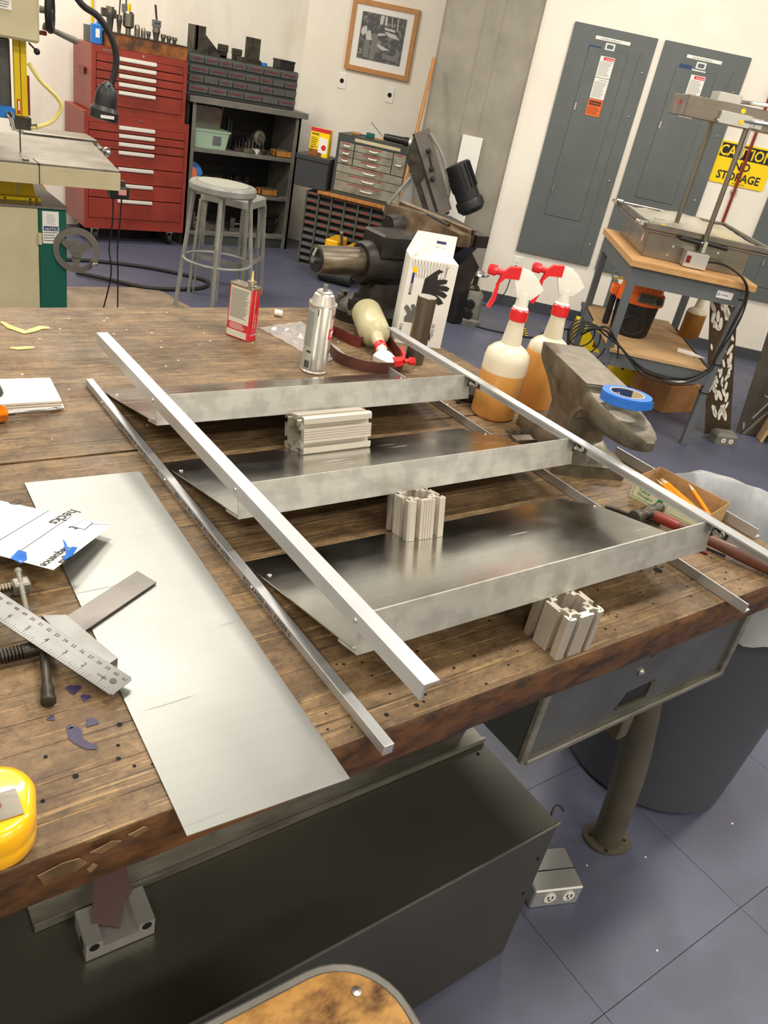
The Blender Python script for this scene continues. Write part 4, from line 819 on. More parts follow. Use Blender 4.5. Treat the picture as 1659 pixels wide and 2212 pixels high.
B('warning_strip', 'white', 0.0, 0, 0, 0.05, 0.001, 0.011, 0, t).location = (0.102, -0.054, -0.430)
# vise standing on the saw table's far side
t = thing('mill_vise', 'long steel vise with ball crank behind the band saw table', 'vise', (0.93, 3.905, 0.0))
MB().bb(0.0, 0.0, 0.935, 0.31, 0.16, 0.955, 0.003).bb(0.02, 0.01, 0.90, 0.31, 0.15, 0.935, 0.004).build('vise_bed', 'stainless', t); MB().bb(-0.30, 0.02, 0.88, 0.06, 0.12, 0.905, 0.004).bb(-0.30, 0.02, 0.0, -0.22, 0.12, 0.88, 0.004).build('vise_stand', 'dark steel', t)
MB().lathe([(0.02, 0), (0.03, 0.01), (0.018, 0.03), (0.014, 0.05), (0.022, 0.06), (0.022, 0.075), (0.0, 0.09)], (0.31, 0.07, 0.915), (1, 0, -0.25), 16).build('ball_crank', 'chrome', t)
t = thing('wall_switch_box', 'black switch box with cords hanging beneath the saw table edge', 'switch', (1.165, 3.40, 0.86))
MB().bb(-0.035, -0.02, -0.045, 0.04, 0.03, 0.0, 0.004).build('switch_body', 'black', t); B('switch_label', 'pink', -0.005, -0.0212, -0.03, 0.027, -0.0202, -0.008, 0, t)
MB().bb(-0.08, 0.0, 0.0, 0.03, 0.02, 0.02).build('switch_arm', 'dark steel', t)
for k, x in enumerate((-0.02, 0.015)): MB().tube([(x, 0.0, -0.04), (x-0.004*k, 0.0, -0.14), (x-0.012, 0.0, -0.25), (x, 0.02, -0.40), (x+0.1*k, 0.3, -0.85)], 0.003, 6).build('switch_cord', 'black', t)
t = thing('orange_bucket', 'orange jug with green cap on the floor behind band saw', 'jug', (1.15, 4.62, 0))
MB().lathe([(0.08, 0), (0.09, 0.02), (0.09, 0.50), (0.05, 0.60), (0.03, 0.62), (0.03, 0.64)], n=18).build('jug_body', 'card', t); MB().lathe([(0.045, 0), (0.045, 0.05)], (0, 0, 0.63), n=16).build('jug_cap', 'green paint', t)

# ------------------------------------------------------------------ steel table with forming machine (right)
TT = radians(-40.5); T0 = Vector((3.397, 2.532, 0))
DT = Vector((cos(TT), sin(TT), 0)); NT = Vector((-sin(TT), cos(TT), 0))
def PT(x, y, z): return T0+DT*x+NT*y+Z*z
t = thing('work_table', 'grey steel table with plywood top and lower shelf by the panels', 'table', T0, TT)
MB().bb(0, 0, 0.852, 0.630, 0.97, 0.870, 0.002).build('table_top', 'plywood', t); MB().bb(0.0, 0.0, 0.870, 0.630, 0.97, 0.886, 0.002).build('table_top_layer', 'plywood', t)
for x, y in ((0.02, 0.02), (0.575, 0.02), (0.02, 0.91), (0.575, 0.91)):
    MB().bb(x, y, 0.0, x+0.038, y+0.038, 0.852, 0.002).build('leg', 'table grey', t)
for a_ in ((0.058, 0.022, 0.575, 0.036), (0.058, 0.93, 0.575, 0.945)): MB().bb(a_[0], a_[1], 0.765, a_[2], a_[3], 0.852).build('apron', 'table grey', t)
for x in (0.022, 0.60): MB().bb(x, 0.058, 0.765, x+0.012, 0.91, 0.852).build('apron', 'table grey', t)
MB().bb(0.040, 0.01, 0.415, 0.555, 0.955, 0.435, 0.002).build('lower_shelf', 'plywood pale', t)
for y in (0.018, 0.935): MB().bb(0.058, y, 0.345, 0.575, y+0.012, 0.413).build('shelf_rail', 'table grey', t)
for x in (0.028, 0.602): MB().bb(x, 0.058, 0.36, x+0.006, 0.91, 0.413).build('shelf_rail', 'table grey', t)
B('maker_plate', 'white', 0.46, 0.0195, 0.79, 0.54, 0.0215, 0.825, 0, t); text('o', 0.03, 'navy', t, (0.462, 0.019, 0.80), X, Z); text('mcline', 0.014, 'navy', t, (0.482, 0.019, 0.803), X, Z)
for z in (0.80, 0.46, 0.30): MB().bb(0.571, 0.0165, z, 0.617, 0.062, z+0.006).build('cable_tie', 'black', t)
t = thing('forming_machine', 'stainless heat forming machine with raised heater head on the table', 'machine', PT(0, 0, 0.886), TT)
MB().bb(0.075, 0.17, 0.0, 0.60, 0.84, 0.120, 0.003).build('base_case', 'stainless', t)
B('side_label', 'pink', 0.0735, 0.24, 0.06, 0.0748, 0.28, 0.10, 0, t)
MB().bb(0.045, 0.155, 0.120, 0.70, 1.02, 0.132, 0.002).build('tray_deck', 'stainless', t)
for q_ in ((0.045, 0.150, 0.70, 0.180), (0.045, 1.0, 0.70, 1.03), (0.045, 0.18, 0.075, 1.0), (0.67, 0.18, 0.70, 1.0)): MB().bb(q_[0], q_[1], 0.132, q_[2], q_[3], 0.160, 0.004).build('clamp_frame', 'steel', t)
b = MB(); g = 10; hs = [[0.0]*(g+1) for _ in range(g+1)]
for i in range(g+1):
    for j in range(g+1): hs[i][j] = 0.142+0.012*random.random()+(0.045*math.exp(-((i-4.5)**2+(j-6)**2)/7) if 1 < i < 9 else 0)
vv = [[b.b.verts.new((0.08+0.58*i/g, 0.19+0.79*j/g, hs[i][j])) for j in range(g+1)] for i in range(g+1)]
fs = [b.b.faces.new((vv[i][j], vv[i+1][j], vv[i+1][j+1], vv[i][j+1])) for i in range(g) for j in range(g)]; b._m(fs); b.build('formed_sheet', 'formed', t, sharp=60)
B('tray_floor', 'cast table', 0.076, 0.182, 0.131, 0.668, 0.998, 0.1385, 0, t)
text('AD', 0.05, 'navy', t, (0.12, 0.36, 0.165), X, Y); MB().cyl((0.14, 0.20, 0.16), (0.14, 0.20, 0.163), 0.014).build('yellow_dot', 'yellow sign', t)
for x, y in ((0.05, 0.19), (0.05, 0.97)): MB().bb(x-0.03, y-0.012, 0.14, x+0.01, y+0.012, 0.17, 0.003).cyl((x-0.03, y, 0.155), (x-0.05, y, 0.16), 0.008).build('corner_clamp', 'chrome', t)
cb = MB().bb(0.27, 0.09, 0.004, 0.385, 0.17, 0.078, 0.002).build('control_box', 'bright alu', t); MB().bb(0.276, 0.087, 0.025, 0.298, 0.0905, 0.06, 0.001).build('rocker_switch', 'red dark', cb)
for x, z in ((0.20, 0.03), (0.215, 0.075), (0.44, 0.09)): MB().cyl((x, 0.17, z), (x, 0.166, z), 0.006, n=10).build('screw', 'chrome', t)
for x0, x1 in ((0.22, 0.325), (0.362, 0.46)): MB().cyl((x0, 0.115, 0.128), (x1, 0.115, 0.122), 0.0115, n=14).build('hand_grip', 'black', t)
MB().cyl((0.30, 0.115, 0.126), (0.38, 0.115, 0.126), 0.006).bb(0.335, 0.10, 0.08, 0.358, 0.125, 0.14, 0.003).build('grip_bar', 'chrome', t)
MB().cyl((0.346, 0.135, 0.05), (0.346, 0.135, 0.655), 0.0125, n=14).build('front_post', 'stainless', t); MB().cyl((0.262, 0.44, 0.13), (0.262, 0.44, 0.650), 0.0125, n=14).build('rear_post', 'stainless', t)
MB().bb(0.040, 0.12, 0.646, 0.76, 0.45, 0.736, 0.003).build('heater_head', 'stainless', t)
MB().bb(0.20, 0.095, 0.648, 0.345, 0.12, 0.700, 0.002).bb(0.345, 0.10, 0.655, 0.40, 0.12, 0.695).build('head_bracket', 'bright alu', t)
for z in (0.668, 0.715): MB().cyl((0.30, 0.094 if z < 0.7 else 0.119, z), (0.30, 0.092 if z < 0.7 else 0.117, z), 0.0105, n=16).build('yellow_dot', 'yellow sign', t)
for x, z in ((0.205, 0.69), (0.195, 0.66), (0.37, 0.665), (0.385, 0.69)): MB().cyl((x, 0.095, z), (x, 0.090, z), 0.005, n=10).build('screw', 'chrome', t)
B('red_label', 'danger red', 0.038, 0.25, 0.69, 0.0398, 0.29, 0.712, 0, t)
MB().bb(0.19, 0.20, 0.736, 0.30, 0.34, 0.775, 0.002).build('top_box', 'bright alu', t); B('orange_plate', 'orange sticker', 0.302, 0.215, 0.74, 0.304, 0.26, 0.772, 0, t)
for y, z in ((0.25, 0.752), (0.105, 0.675)): MB().tube([(0.305, y, z), (0.36, y-0.01, z+0.004), (0.46, y, z+0.01), (0.62, y+0.05, z+0.02), (0.80, y+0.1, z+0.03)], 0.009, 8).build('conduit', 'zinc', t)
MB().cyl((0.36, 0.118, 0.65), (0.36, 0.118, 0.52), 0.005).build('limit_rod', 'zinc', t)
t = thing('power_cable', 'black power cables draping from the forming machine past table leg', 'cable', PT(0.42, 0.10, 0.90), TT)
for k, dy in enumerate((0.0, 0.012, -0.012)):
    pts = [(0.395, 0.12, 0.93), (0.47, 0.09, 0.935), (0.545, -0.015+dy, 0.905), (0.590, -0.02+dy, 0.83), (0.575+0.01*k, -0.025+dy, 0.70), (0.560, -0.025+dy, 0.52), (0.535+0.008*k, -0.03+dy, 0.435), (0.43, -0.035+dy, 0.37-0.012*k), (0.24, -0.03+dy, 0.375-0.015*k), (0.08, -0.045+dy, 0.46), (-0.01, -0.03, 0.54-0.02*k), (-0.07, 0.0, 0.52), (-0.12, 0.05, 0.46)]
    MB().tube([PT(*p) for p in pts], 0.0052, 6).build('cable_strand', 'rubber', t, world=True)
t = thing('cable_coil', 'tangle of black cords hanging by the near left table leg', 'cable', PT(-0.03, -0.03, 0.3), TT)
for k in range(5):
    ph_ = k*0.5; MB().tube([PT(-0.05+0.13*cos(a_)*(1-0.12*k)-0.02*k, -0.03+0.01*k, 0.40+(0.13-0.015*k)*sin(a_)+0.02*k) for a_ in [ph_+2*pi*i/12 for i in range(11)]], 0.0042, 6).build('cord_loop', 'rubber', t, world=True)
o = MB().tube([PT(0.05, 0.5, 0.70), PT(0.18, 0.45, 0.72), PT(0.28, 0.44, 0.76), PT(0.33, 0.44, 0.84)], 0.005, 6).build('extension_lead', 'yellow paint'); tag(o, 'yellow extension lead rising behind the orange shop vacuum', 'extension lead')

t = thing('shop_vacuum', 'orange and black shop vacuum standing on the lower table shelf', 'vacuum', PT(0.20, 0.42, 0.436), TT-0.15)
MB().lathe([(0.095, 0), (0.105, 0.012), (0.118, 0.18), (0.122, 0.185)], n=30).build('bucket', 'black', t)
MB().lathe([(0.132, 0.182), (0.136, 0.19), (0.132, 0.235), (0.118, 0.245), (0.105, 0.30), (0.06, 0.318), (0.0, 0.32)], n=30).build('motor_head', 'orange', t)
MB().bb(-0.02, -0.145, 0.198, 0.115, -0.105, 0.25, 0.012).build('intake_panel', 'grey paint', t); MB().cyl((0.092, -0.145, 0.226), (0.092, -0.150, 0.226), 0.017, n=20).build('hose_port', 'black', t)
b = MB(); [b.bb(-0.010+0.008*i, -0.1462, 0.205+0.006*(i % 2), -0.006+0.008*i, -0.1455, 0.243) for i in range(10)]; o = b.build('intake_grille', 'black', t)
for k in range(5): an = -2.3+0.42*k; MB().bb(0.112*cos(an)-0.008, 0.112*sin(an)-0.008, 0.255, 0.112*cos(an)+0.008, 0.112*sin(an)+0.008, 0.29, 0.006).build('vent_rib', 'orange', t)
MB().bb(-0.165, -0.05, 0.19, -0.12, 0.05, 0.245, 0.01).build('side_latch', 'orange', t); MB().bb(-0.05, -0.02, 0.318, 0.06, 0.02, 0.345, 0.006).build('top_handle', 'black', t); MB().bb(-0.155, -0.02, 0.02, -0.12, 0.02, 0.19, 0.008).build('latch_strap', 'black', t)
MB().tube([(0.06*cos(a_)+0.0, -0.125, 0.075+0.05*sin(a_)) for a_ in [2*pi*i/12 for i in range(12)]], 0.003, 6, 2, True).build('cord_ring', 'text dark', t)

BOT = [(0.042, 0), (0.047, 0.006), (0.047, 0.125), (0.044, 0.140), (0.034, 0.150), (0.021, 0.158), (0.0165, 0.20), (0.0155, 0.215)]
def spray_bottle(name, lab, loc, ang, liquid, lvl, liq_mat='liquid', shell='bottle shell', rot=None, group=None):
    """bottle of 0.235 m; the nozzle points along local +x"""
    t = thing(name, lab, 'spray bottle', loc, ang, rot=rot, group=group)
    if lvl:
        pr = [(r, z) for r, z in BOT if z < lvl]; pr.append((pr[-1][0] if lvl < 0.126 else 0.0455, lvl))
        MB().lathe(pr, n=32).build('liquid', liq_mat, t, sharp=50)
        up = [(pr[-1][0], lvl)]+[(r, z) for r, z in BOT if z > lvl]
        MB().lathe(up, n=32, caps=False).build('bottle', shell, t, sharp=50)
    else: MB().lathe([(0.0, 0.0)]+BOT, n=32, caps=False).build('bottle', shell, t, sharp=50)
    MB().lathe([(0.0165, 0.206), (0.0185, 0.208), (0.0185, 0.228), (0.0165, 0.230)], n=22).build('collar', 'red plastic', t)
    b = MB().lathe([(0.0155, 0.229), (0.0165, 0.232), (0.0135, 0.236), (0.012, 0.262)], n=18)
    b.loft([[(-0.014, -0.009, 0.252), (0.014, -0.009, 0.252), (0.014, 0.009, 0.252), (-0.014, 0.009, 0.252)], [(-0.028, -0.010, 0.268), (0.020, -0.010, 0.268), (0.020, 0.010, 0.268), (-0.028, 0.010, 0.268)], [(-0.034, -0.008, 0.276), (0.026, -0.008, 0.284), (0.026, 0.008, 0.284), (-0.034, 0.008, 0.276)], [(-0.020, -0.007, 0.292), (0.022, -0.007, 0.302), (0.022, 0.007, 0.302), (-0.020, 0.007, 0.292)], [(0.0, -0.004, 0.306), (0.018, -0.004, 0.308), (0.018, 0.004, 0.308), (0.0, 0.004, 0.306)]])
    b.build('sprayer_head', 'white plastic', t)
    tr = MB().loft([[(0.018, -0.0085, 0.286), (0.018, 0.0085, 0.286), (0.018, 0.0085, 0.309), (0.018, -0.0085, 0.309)], [(0.045, -0.0085, 0.283), (0.045, 0.0085, 0.283), (0.040, 0.0085, 0.306), (0.040, -0.0085, 0.306)], [(0.060, -0.007, 0.262), (0.060, 0.007, 0.262), (0.053, 0.007, 0.292), (0.053, -0.007, 0.292)], [(0.062, -0.006, 0.240), (0.062, 0.006, 0.240), (0.053, 0.006, 0.240), (0.053, -0.006, 0.240)][::1], [(0.068, -0.006, 0.222), (0.068, 0.006, 0.222), (0.060, 0.006, 0.220), (0.060, -0.006, 0.220)]])
    tr.build('trigger', 'red plastic', t)
    MB().cyl((0.052, 0, 0.292), (0.064, 0, 0.293), 0.007, n=12).lathe([(0.0095, 0), (0.011, 0.003), (0.0105, 0.016), (0.008, 0.018)], (0.064, 0, 0.293), (1, 0, 0.05), 10).build('nozzle', 'red plastic', t)
    return t
spray_bottle('spray_bottle', 'dirty spray bottle of dark amber liquid on the lower table shelf', PT(0.60, 0.64, 0.436), 0.2, True, 0.13, 'liquid dark').scale = (1.25, 1.25, 1.1)
t = thing('glue_tube', 'white tube with pointed nozzle lying on the lower shelf', 'tube', PT(0.44, 0.22, 0.448), TT-0.42)
MB().lathe([(0.013, 0), (0.014, 0.08), (0.010, 0.088)], (0, 0, 0.0), (1, 0, 0), 16).build('tube_body', 'white', t); MB().lathe([(0.010, 0), (0.006, 0.03), (0.002, 0.06)], (0.088, 0, 0), (1, 0, 0), 12).build('tube_nozzle', 'white plastic', t)
o = MB().bb(0, 0, 0, 0.09, 0.025, 0.02, 0.005).build('dark_brush', 'black plastic'); o.location = PT(0.26, 0.78, 0.436); tag(o, 'small dark brush at back of the lower shelf', 'brush')

# things on the floor by the table
t = thing('yellow_case', 'yellow printed carton on floor left of the steel table', 'box', (4.50, 3.62, 0), -0.75)
MB().bb(0, 0, 0, 0.30, 0.22, 0.17).build('carton', 'yellow paint', t); B('print_patch', 'rust box', 0.14, -0.001, 0.03, 0.28, 0, 0.14, 0, t)
t = thing('yellow_case', 'yellow printed carton under the lower shelf of the steel table', 'box', (4.22, 3.02, 0), -0.75)
MB().bb(0, 0, 0, 0.26, 0.2, 0.22).build('carton', 'yellow paint', t)
b = MB(); [b.bb(0.05+0.04*i, -0.001, 0.09+0.02*(i % 2), 0.065+0.04*i, 0, 0.16) for i in range(4)]; b.build('print_marks', 'text dark', t)
t = thing('dust_pan', 'black upright dust pan with handle beside the table leg', 'dust pan', (4.78, 3.78, 0.03), -0.75)
MB().bb(-0.05, 0, 0.16, 0.16, 0.20, 0.19, 0.005).build('pan', 'charcoal box', t); MB().bb(0.10, 0.08, 0.19, 0.145, 0.12, 0.42, 0.005).build('handle_post', 'panel grey', t)
MB().tube([(0.12+0.03*cos(2*pi*i/10), 0.10, 0.445+0.025*sin(2*pi*i/10)) for i in range(10)], 0.006, 6, 1, True).build('hanging_ring', 'panel grey', t); MB().bb(-0.04, 0.02, -0.03, 0.15, 0.18, 0.16).build('pan_body', 'black', t)
t = thing('cardboard_box', 'open brown cardboard box under the table with white bag', 'box', (4.14, 2.53, 0), -0.11)
MB().bb(0, 0, 0, 0.27, 0.30, 0.17, 0.002).build('box_body', 'card', t)
MB().loft([rr(0.03, 0.02, 0.24, 0.25, 0.03, 0.17), rr(0.0, -0.01, 0.25, 0.27, 0.04, 0.20), rr(0.06, 0.06, 0.20, 0.22, 0.04, 0.25)]).build('plastic_bag', 'paper', t, sharp=70); B('green_tag', 'text green', 0.16, 0.05, 0.22, 0.19, 0.052, 0.26, 0, t)
t = thing('floor_outlet', 'grey floor power box with two white outlets right of table leg', 'floor outlet', (4.09, 2.12, 0), radians(-30))
MB().loft([rr(0, 0, 0.13, 0.09, 0.01, 0), rr(0, 0, 0.13, 0.09, 0.01, 0.05), rr(0.012, 0.012, 0.118, 0.078, 0.01, 0.068)]).build('outlet_box', 'grey paint', t)
def duplex(parent, c, r, u, v, n):
    d_ = MB().prism([(r*cos(2*pi*i/14), r*sin(2*pi*i/14)*1.0) for i in range(14)], c, u, v, n*0.002).build('receptacle', 'white', parent)
    c = Vector(c)+n*0.002
    for k in (-1, 1): MB().prism([(-r*.12+k*r*.35, -r*.1), (r*.12+k*r*.35, -r*.1), (r*.12+k*r*.35, r*.5), (-r*.12+k*r*.35, r*.5)], c, u, v, n*0.0006).build('slot', 'text dark', d_)
    MB().prism([(r*.2*cos(2*pi*i/8), r*.2*sin(2*pi*i/8)-r*.45) for i in range(8)], c, u, v, n*0.0006).build('slot', 'text dark', d_)
for x in (0.045, 0.090): duplex(t, (x, -0.0005, 0.028), 0.014, X, Z, Vector((0, -1, 0)))
t = thing('cutout_sheet', 'brown steel sheet with leaf shaped cutouts standing behind table leg', 'metal sheet', PT(0.775, 0.27, 0.0), rot=(0, radians(-19), TT))
MB().bb(0.0, 0, 0.0, 0.14, 0.004, 0.79).build('sheet', 'sheet cut', t)
b = MB(); random.seed(3)
for k in range(60):
    x, z = random.uniform(0.015, 0.125), random.uniform(0.10, 0.77); an = random.uniform(-0.5, 0.5)+pi/2; L_ = random.uniform(0.018, 0.038)
    b.prism([(L_*cos(a_)*cos(an)-L_*0.28*sin(a_)*sin(an), L_*cos(a_)*sin(an)+L_*0.28*sin(a_)*cos(an)) for a_ in [2*pi*i/8 for i in range(8)]], (x, -0.0005, z), X, Z, (0, -0.0015, 0))
o = b.build('cutouts', 'wall paint', t, 'pale leaf shaped openings'); o['kind'] = 'stuff'
for k, (x, h, m_, lab) in enumerate(((0.21, 0.60, 'zinc', 'thin bright metal strip standing right of the cutout sheet'), (0.245, 0.68, 'black', 'narrow black board standing right of the bright strip'))):
    o = MB().bb(0, 0, 0, 0.012+0.03*k, 0.03, h, 0.001).build('metal_strip' if k == 0 else 'black_board', m_); o.location = Vector((4.34, 2.36, 0))+DE*x-NE*0.02; o.rotation_euler = (0, 0, TE); tag(o, lab, 'strip' if k == 0 else 'board')
t = thing('embossed_panel', 'large dull steel panel with bent edges leaning at the right edge', 'metal panel', (4.43, 2.20, 0), rot=(radians(-5), radians(-4), TE))
MB().bb(0.0, 0, 0.0, 0.75, 0.004, 0.95).build('panel_sheet', 'sheet dark', t)
MB().prism([(0, 0), (0.02, 0), (0.60, 0.9), (0.58, 0.9)], (0.03, -0.003, 0.0), X, Z, (0, -0.006, 0)).build('bent_rib', 'steel', t)
for p_ in ([(0.06, 0.10), (0.07, 0.10), (0.19, 0.30), (0.18, 0.30)], [(0.11, 0.33), (0.115, 0.335), (0.19, 0.30), (0.185, 0.295)], [(0.02, 0.07), (0.03, 0.07), (0.04, 0.03), (0.03, 0.03)], [(0.09, 0.24), (0.095, 0.245), (0.15, 0.22), (0.145, 0.215)]):
    MB().prism(p_, (0, -0.001, 0), X, Z, (0, -0.004, 0)).build('embossed_line', 'zinc', t)
for k in range(7):
    hh_ = 0.34+0.05*((k*3) % 4); o = MB().bb(0, 0, 0, 0.018, 0.25, hh_, 0.001).build('board_offcut', ['plywood pale', 'grey paint', 'card', 'cabinet dark', 'plywood pale', 'stool paint', 'dark steel'][k])
    o.location = Vector((4.50, 2.10, 0.003))+DE*(0.045*k)-NE*0.05; o.rotation_euler = (0, radians(10), TE)
    tag(o, ['tan', 'grey', 'brown cardboard', 'dark grey', 'second tan', 'pale grey', 'black steel'][k]+' offcut in the row leaning at the right edge, '+['first', 'second', 'third', 'fourth', 'fifth', 'sixth', 'last'][k]+' from the floor outlet', 'offcut', 'sheet offcuts leaning by the panel')

# ------------------------------------------------------------------ work bench
random.seed(11)
BZ = 0.88
t = thing('workbench', 'long heavy maple workbench with scarred oily top and grey steel drawer', 'workbench', (0.0, 0.445, BZ))
bench = t
def boards(ys, x0, x1):
    for a, c_ in zip(ys[:-1], ys[1:]):
        g = 0.00022; d = random.uniform(-0.0003, 0.0)
        MB().bb(x0, a-0.445+g, -0.05, x1+random.uniform(-0.002, 0.002), c_-0.445-g, d, 0.0005).build('board', 'bench', t)
ys1 = [0.4455, 0.478, 0.518, 0.561, 0.5985, 0.642, 0.684, 0.716, 0.762, 0.800, 0.842, 0.880, 0.921, 0.958, 1.000, 1.038, 1.079, 1.1125]
ys2 = [1.119, 1.160, 1.205, 1.246, 1.290, 1.334, 1.376, 1.42, 1.462, 1.505, 1.549, 1.590, 1.634, 1.677, 1.720, 1.768, 1.82]
boards(ys1, -0.55, 1.34); boards(ys2, -0.55, 1.362)
# front face: dark oily edge, with the broken corner
e = MB()
n = 90; top = []
for i in range(n+1):
    x = -0.55+1.89*i/n
    chip = 0.016*math.exp(-((x-0.155)/0.035)**2)+0.010*math.exp(-((x-0.085)/0.03)**2)+0.012*math.exp(-((x-0.215)/0.02)**2)
    top.append((x, chip*(0.6+0.5*random.random())+0.0015*random.random()))
rg = []
for x, c_ in top: rg.append([(x, 0.001, -0.051), (x, -0.004, -0.050), (x, -0.004-0.001*random.random(), -0.025), (x, -0.003, -0.006-c_*1.2), (x, 0.0008+0.0*c_, -0.0005-c_*0.25)])
e.loft(rg); e.build('front_edge', 'bench edge', t, sharp=45)
for pts_ in ([(0.098, -0.014), (0.118, -0.010), (0.131, -0.012), (0.137, -0.021), (0.128, -0.026), (0.112, -0.024), (0.103, -0.029)], [(0.140, -0.010), (0.158, -0.006), (0.166, -0.010), (0.150, -0.016)], [(0.172, -0.006), (0.186, -0.003), (0.190, -0.008), (0.178, -0.011)], [(0.137, -0.030), (0.143, -0.026), (0.146, -0.030), (0.140, -0.036)]):
    MB().prism(pts_, (0, -0.0042, 0), X, Z, (0, -0.0012, 0)).build('splinter', 'bench', t, 'bare broken wood on the dark bench edge')
# drill holes, ink
b = MB()
hl = [(1593, 1)]
holes = [(0.205, 0.560), (0.232, 0.553), (0.237, 0.545), (0.195, 0.535), (0.150, 0.515), (0.133, 0.548), (0.118, 0.500), (0.19, 0.519), (0.215, 0.500), (0.20, 0.505), (0.46, 0.462), (0.50, 0.46), (0.52, 0.47), (0.44, 0.478), (0.425, 0.475), (0.415, 0.462), (0.545, 0.485), (0.48, 0.52), (0.40, 0.49), (0.39, 0.47), (0.62, 0.50), (0.60, 0.455), (0.65, 0.47)]
for k in range(60): holes.append((random.uniform(0.80, 1.3), random.uniform(0.455, 0.62)))
for k in range(24): holes.append((random.uniform(0.3, 0.75), random.uniform(0.46, 0.60)))
for k, (x, y) in enumerate(holes): 
    r = 0.0028 if k in (0, 4, 10, 11) else random.uniform(0.0011, 0.0022)
    b.cyl((x, y-0.445, 0.0001), (x, y-0.445, 0.0004), r, n=10)
b.cyl((1.045, 0.545-0.445, 0.0001), (1.045, 0.545-0.445, 0.0004), 0.007, n=14)
o = b.build('drill_hole', 'dark hole', t); o['kind'] = 'stuff'
def splat(x, y, r, k):
    rs = [r*(1+0.22*math.sin(3*a_+k)+0.12*math.sin(7*a_+2*k)) for a_ in [2*pi*i/22 for i in range(22)]]
    MB().prism([(rs[i]*cos(2*pi*i/22), rs[i]*sin(2*pi*i/22)) for i in range(22)], (x, y-0.445, 0.0002), X, Y, (0, 0, 0.0004)).build('ink_stain', 'purple ink', t)
for x, y, r, k in ((0.180, 0.624, 0.0065, 1), (0.187, 0.608, 0.0045, 2), (0.182, 0.573, 0.0055, 3), (0.162, 0.575, 0.0028, 4), (0.150, 0.593, 0.0035, 5)): splat(x, y, r, k)
MB().prism([(-0.002, 0.010), (0.006, 0.012), (0.010, 0.004), (0.008, -0.006), (0.011, -0.014), (0.017, -0.020), (0.015, -0.025), (0.006, -0.021), (0.000, -0.012), (-0.004, -0.002)], (0.161, 0.563-0.445, 0.0002), X, Y, (0, 0, 0.0004)).build('ink_stain', 'purple ink', t)
for x, y in ((0.967, 1.43), (0.90, 1.40)): MB().tube([(x+0.013*cos(2*pi*i/20), y-0.445+0.013*sin(2*pi*i/20), 0.0003) for i in range(20)], 0.0005, 4, 1, True).build('ring_mark', 'text dark', t)
# under frame: drawer, cabinet side, legs
D0 = 0.465-0.445
MB().bb(0.742, D0+0.004, -0.205, 0.756, 0.62, -0.052).bb(1.215, D0+0.02, -0.205, 1.228, 0.60, -0.052).build('drawer_runner', 'cabinet dark', t)
MB().bb(0.737, D0-0.006, -0.205, 0.750, D0+0.004, -0.052, 0.002).bb(1.222, D0-0.008, -0.203, 1.236, D0+0.03, -0.052, 0.002).bb(0.745, D0-0.010, -0.2075, 1.232, D0+0.03, -0.197, 0.002).build('drawer_frame', 'channel steel', t)
dr = MB().bb(0.752, D0, -0.196, 1.221, D0+0.004, -0.055, 0.001); dr = dr.build('drawer', 'drawer grey', t)
px_ = [(0.944, -0.168), (0.958, -0.150), (0.964, -0.148), (1.018, -0.141), (1.006, -0.172)]
MB().prism([(0.940, -0.176), (0.952, -0.153), (1.018, -0.150), (1.006, -0.176)], (0, D0-0.0012, 0), X, Z, (0, 0.0015, 0)).build('pull_recess', 'black', dr)
MB().bb(0.935, D0-0.005, -0.179, 1.008, D0, -0.1765).bb(1.008, D0-0.003, -0.176, 1.020, D0, -0.150).build('pull_lip', 'leg iron', dr)
MB().lathe([(0.007, 0), (0.007, 0.003), (0.004, 0.006), (0.0, 0.006)], (0.963, D0, -0.112), (0, -1, 0), 12).build('lock', 'chrome', dr)
MB().prism([(0.975, -0.090), (0.992, -0.083), (0.993, -0.076), (0.980, -0.080)], (0, D0-0.0008, 0), X, Z, (0, 0.001, 0)).build('keyhole', 'black', dr)
MB().bb(0.750, 0.04, -0.19, 1.222, 0.60, -0.186).build('drawer_bottom', 'cabinet dark', t)
def bleg(x0, y, dx):
    MB().tube([(x0, y, -0.878), (x0-dx*0.18, y+0.004, -0.62), (x0-dx*0.55, y+0.01, -0.38), (x0-dx, y+0.02, -0.10), (x0-dx*1.05, y+0.02, -0.052)], [0.034, 0.034, 0.036, 0.038, 0.038], 18).build('leg', 'leg iron', t)
    l = MB().prism([(0.062*cos(a_)*(1.0 if abs(cos(a_)) < 0.8 else 0.96), 0.045*sin(a_)) for a_ in [2*pi*i/20 for i in range(20)]], (x0, y, -0.878), Vector((0.9, -0.43, 0)), Vector((0.43, 0.9, 0)), Z*0.006).build('leg_foot', 'leg iron', t)
    for a_ in (0.7, 2.4, 3.9, 5.5): MB().cyl((x0+0.045*cos(a_), y+0.036*sin(a_), -0.872), (x0+0.045*cos(a_), y+0.036*sin(a_), -0.8715), 0.005, n=8).build('bolt_hole', 'black', l)
bleg(1.392, 0.135, 0.21)
bleg(1.392, 1.02, 0.21); bleg(-0.50, 0.135, -0.1); bleg(-0.50, 1.02, -0.1)
MB().bb(1.155, 0.10, -0.42, 1.185, 1.05, -0.36, 0.003).build('cross_brace', 'leg iron', t)
MB().bb(-0.45, 1.02, -0.42, 1.20, 1.05, -0.36, 0.003).build('back_brace', 'leg iron', t)

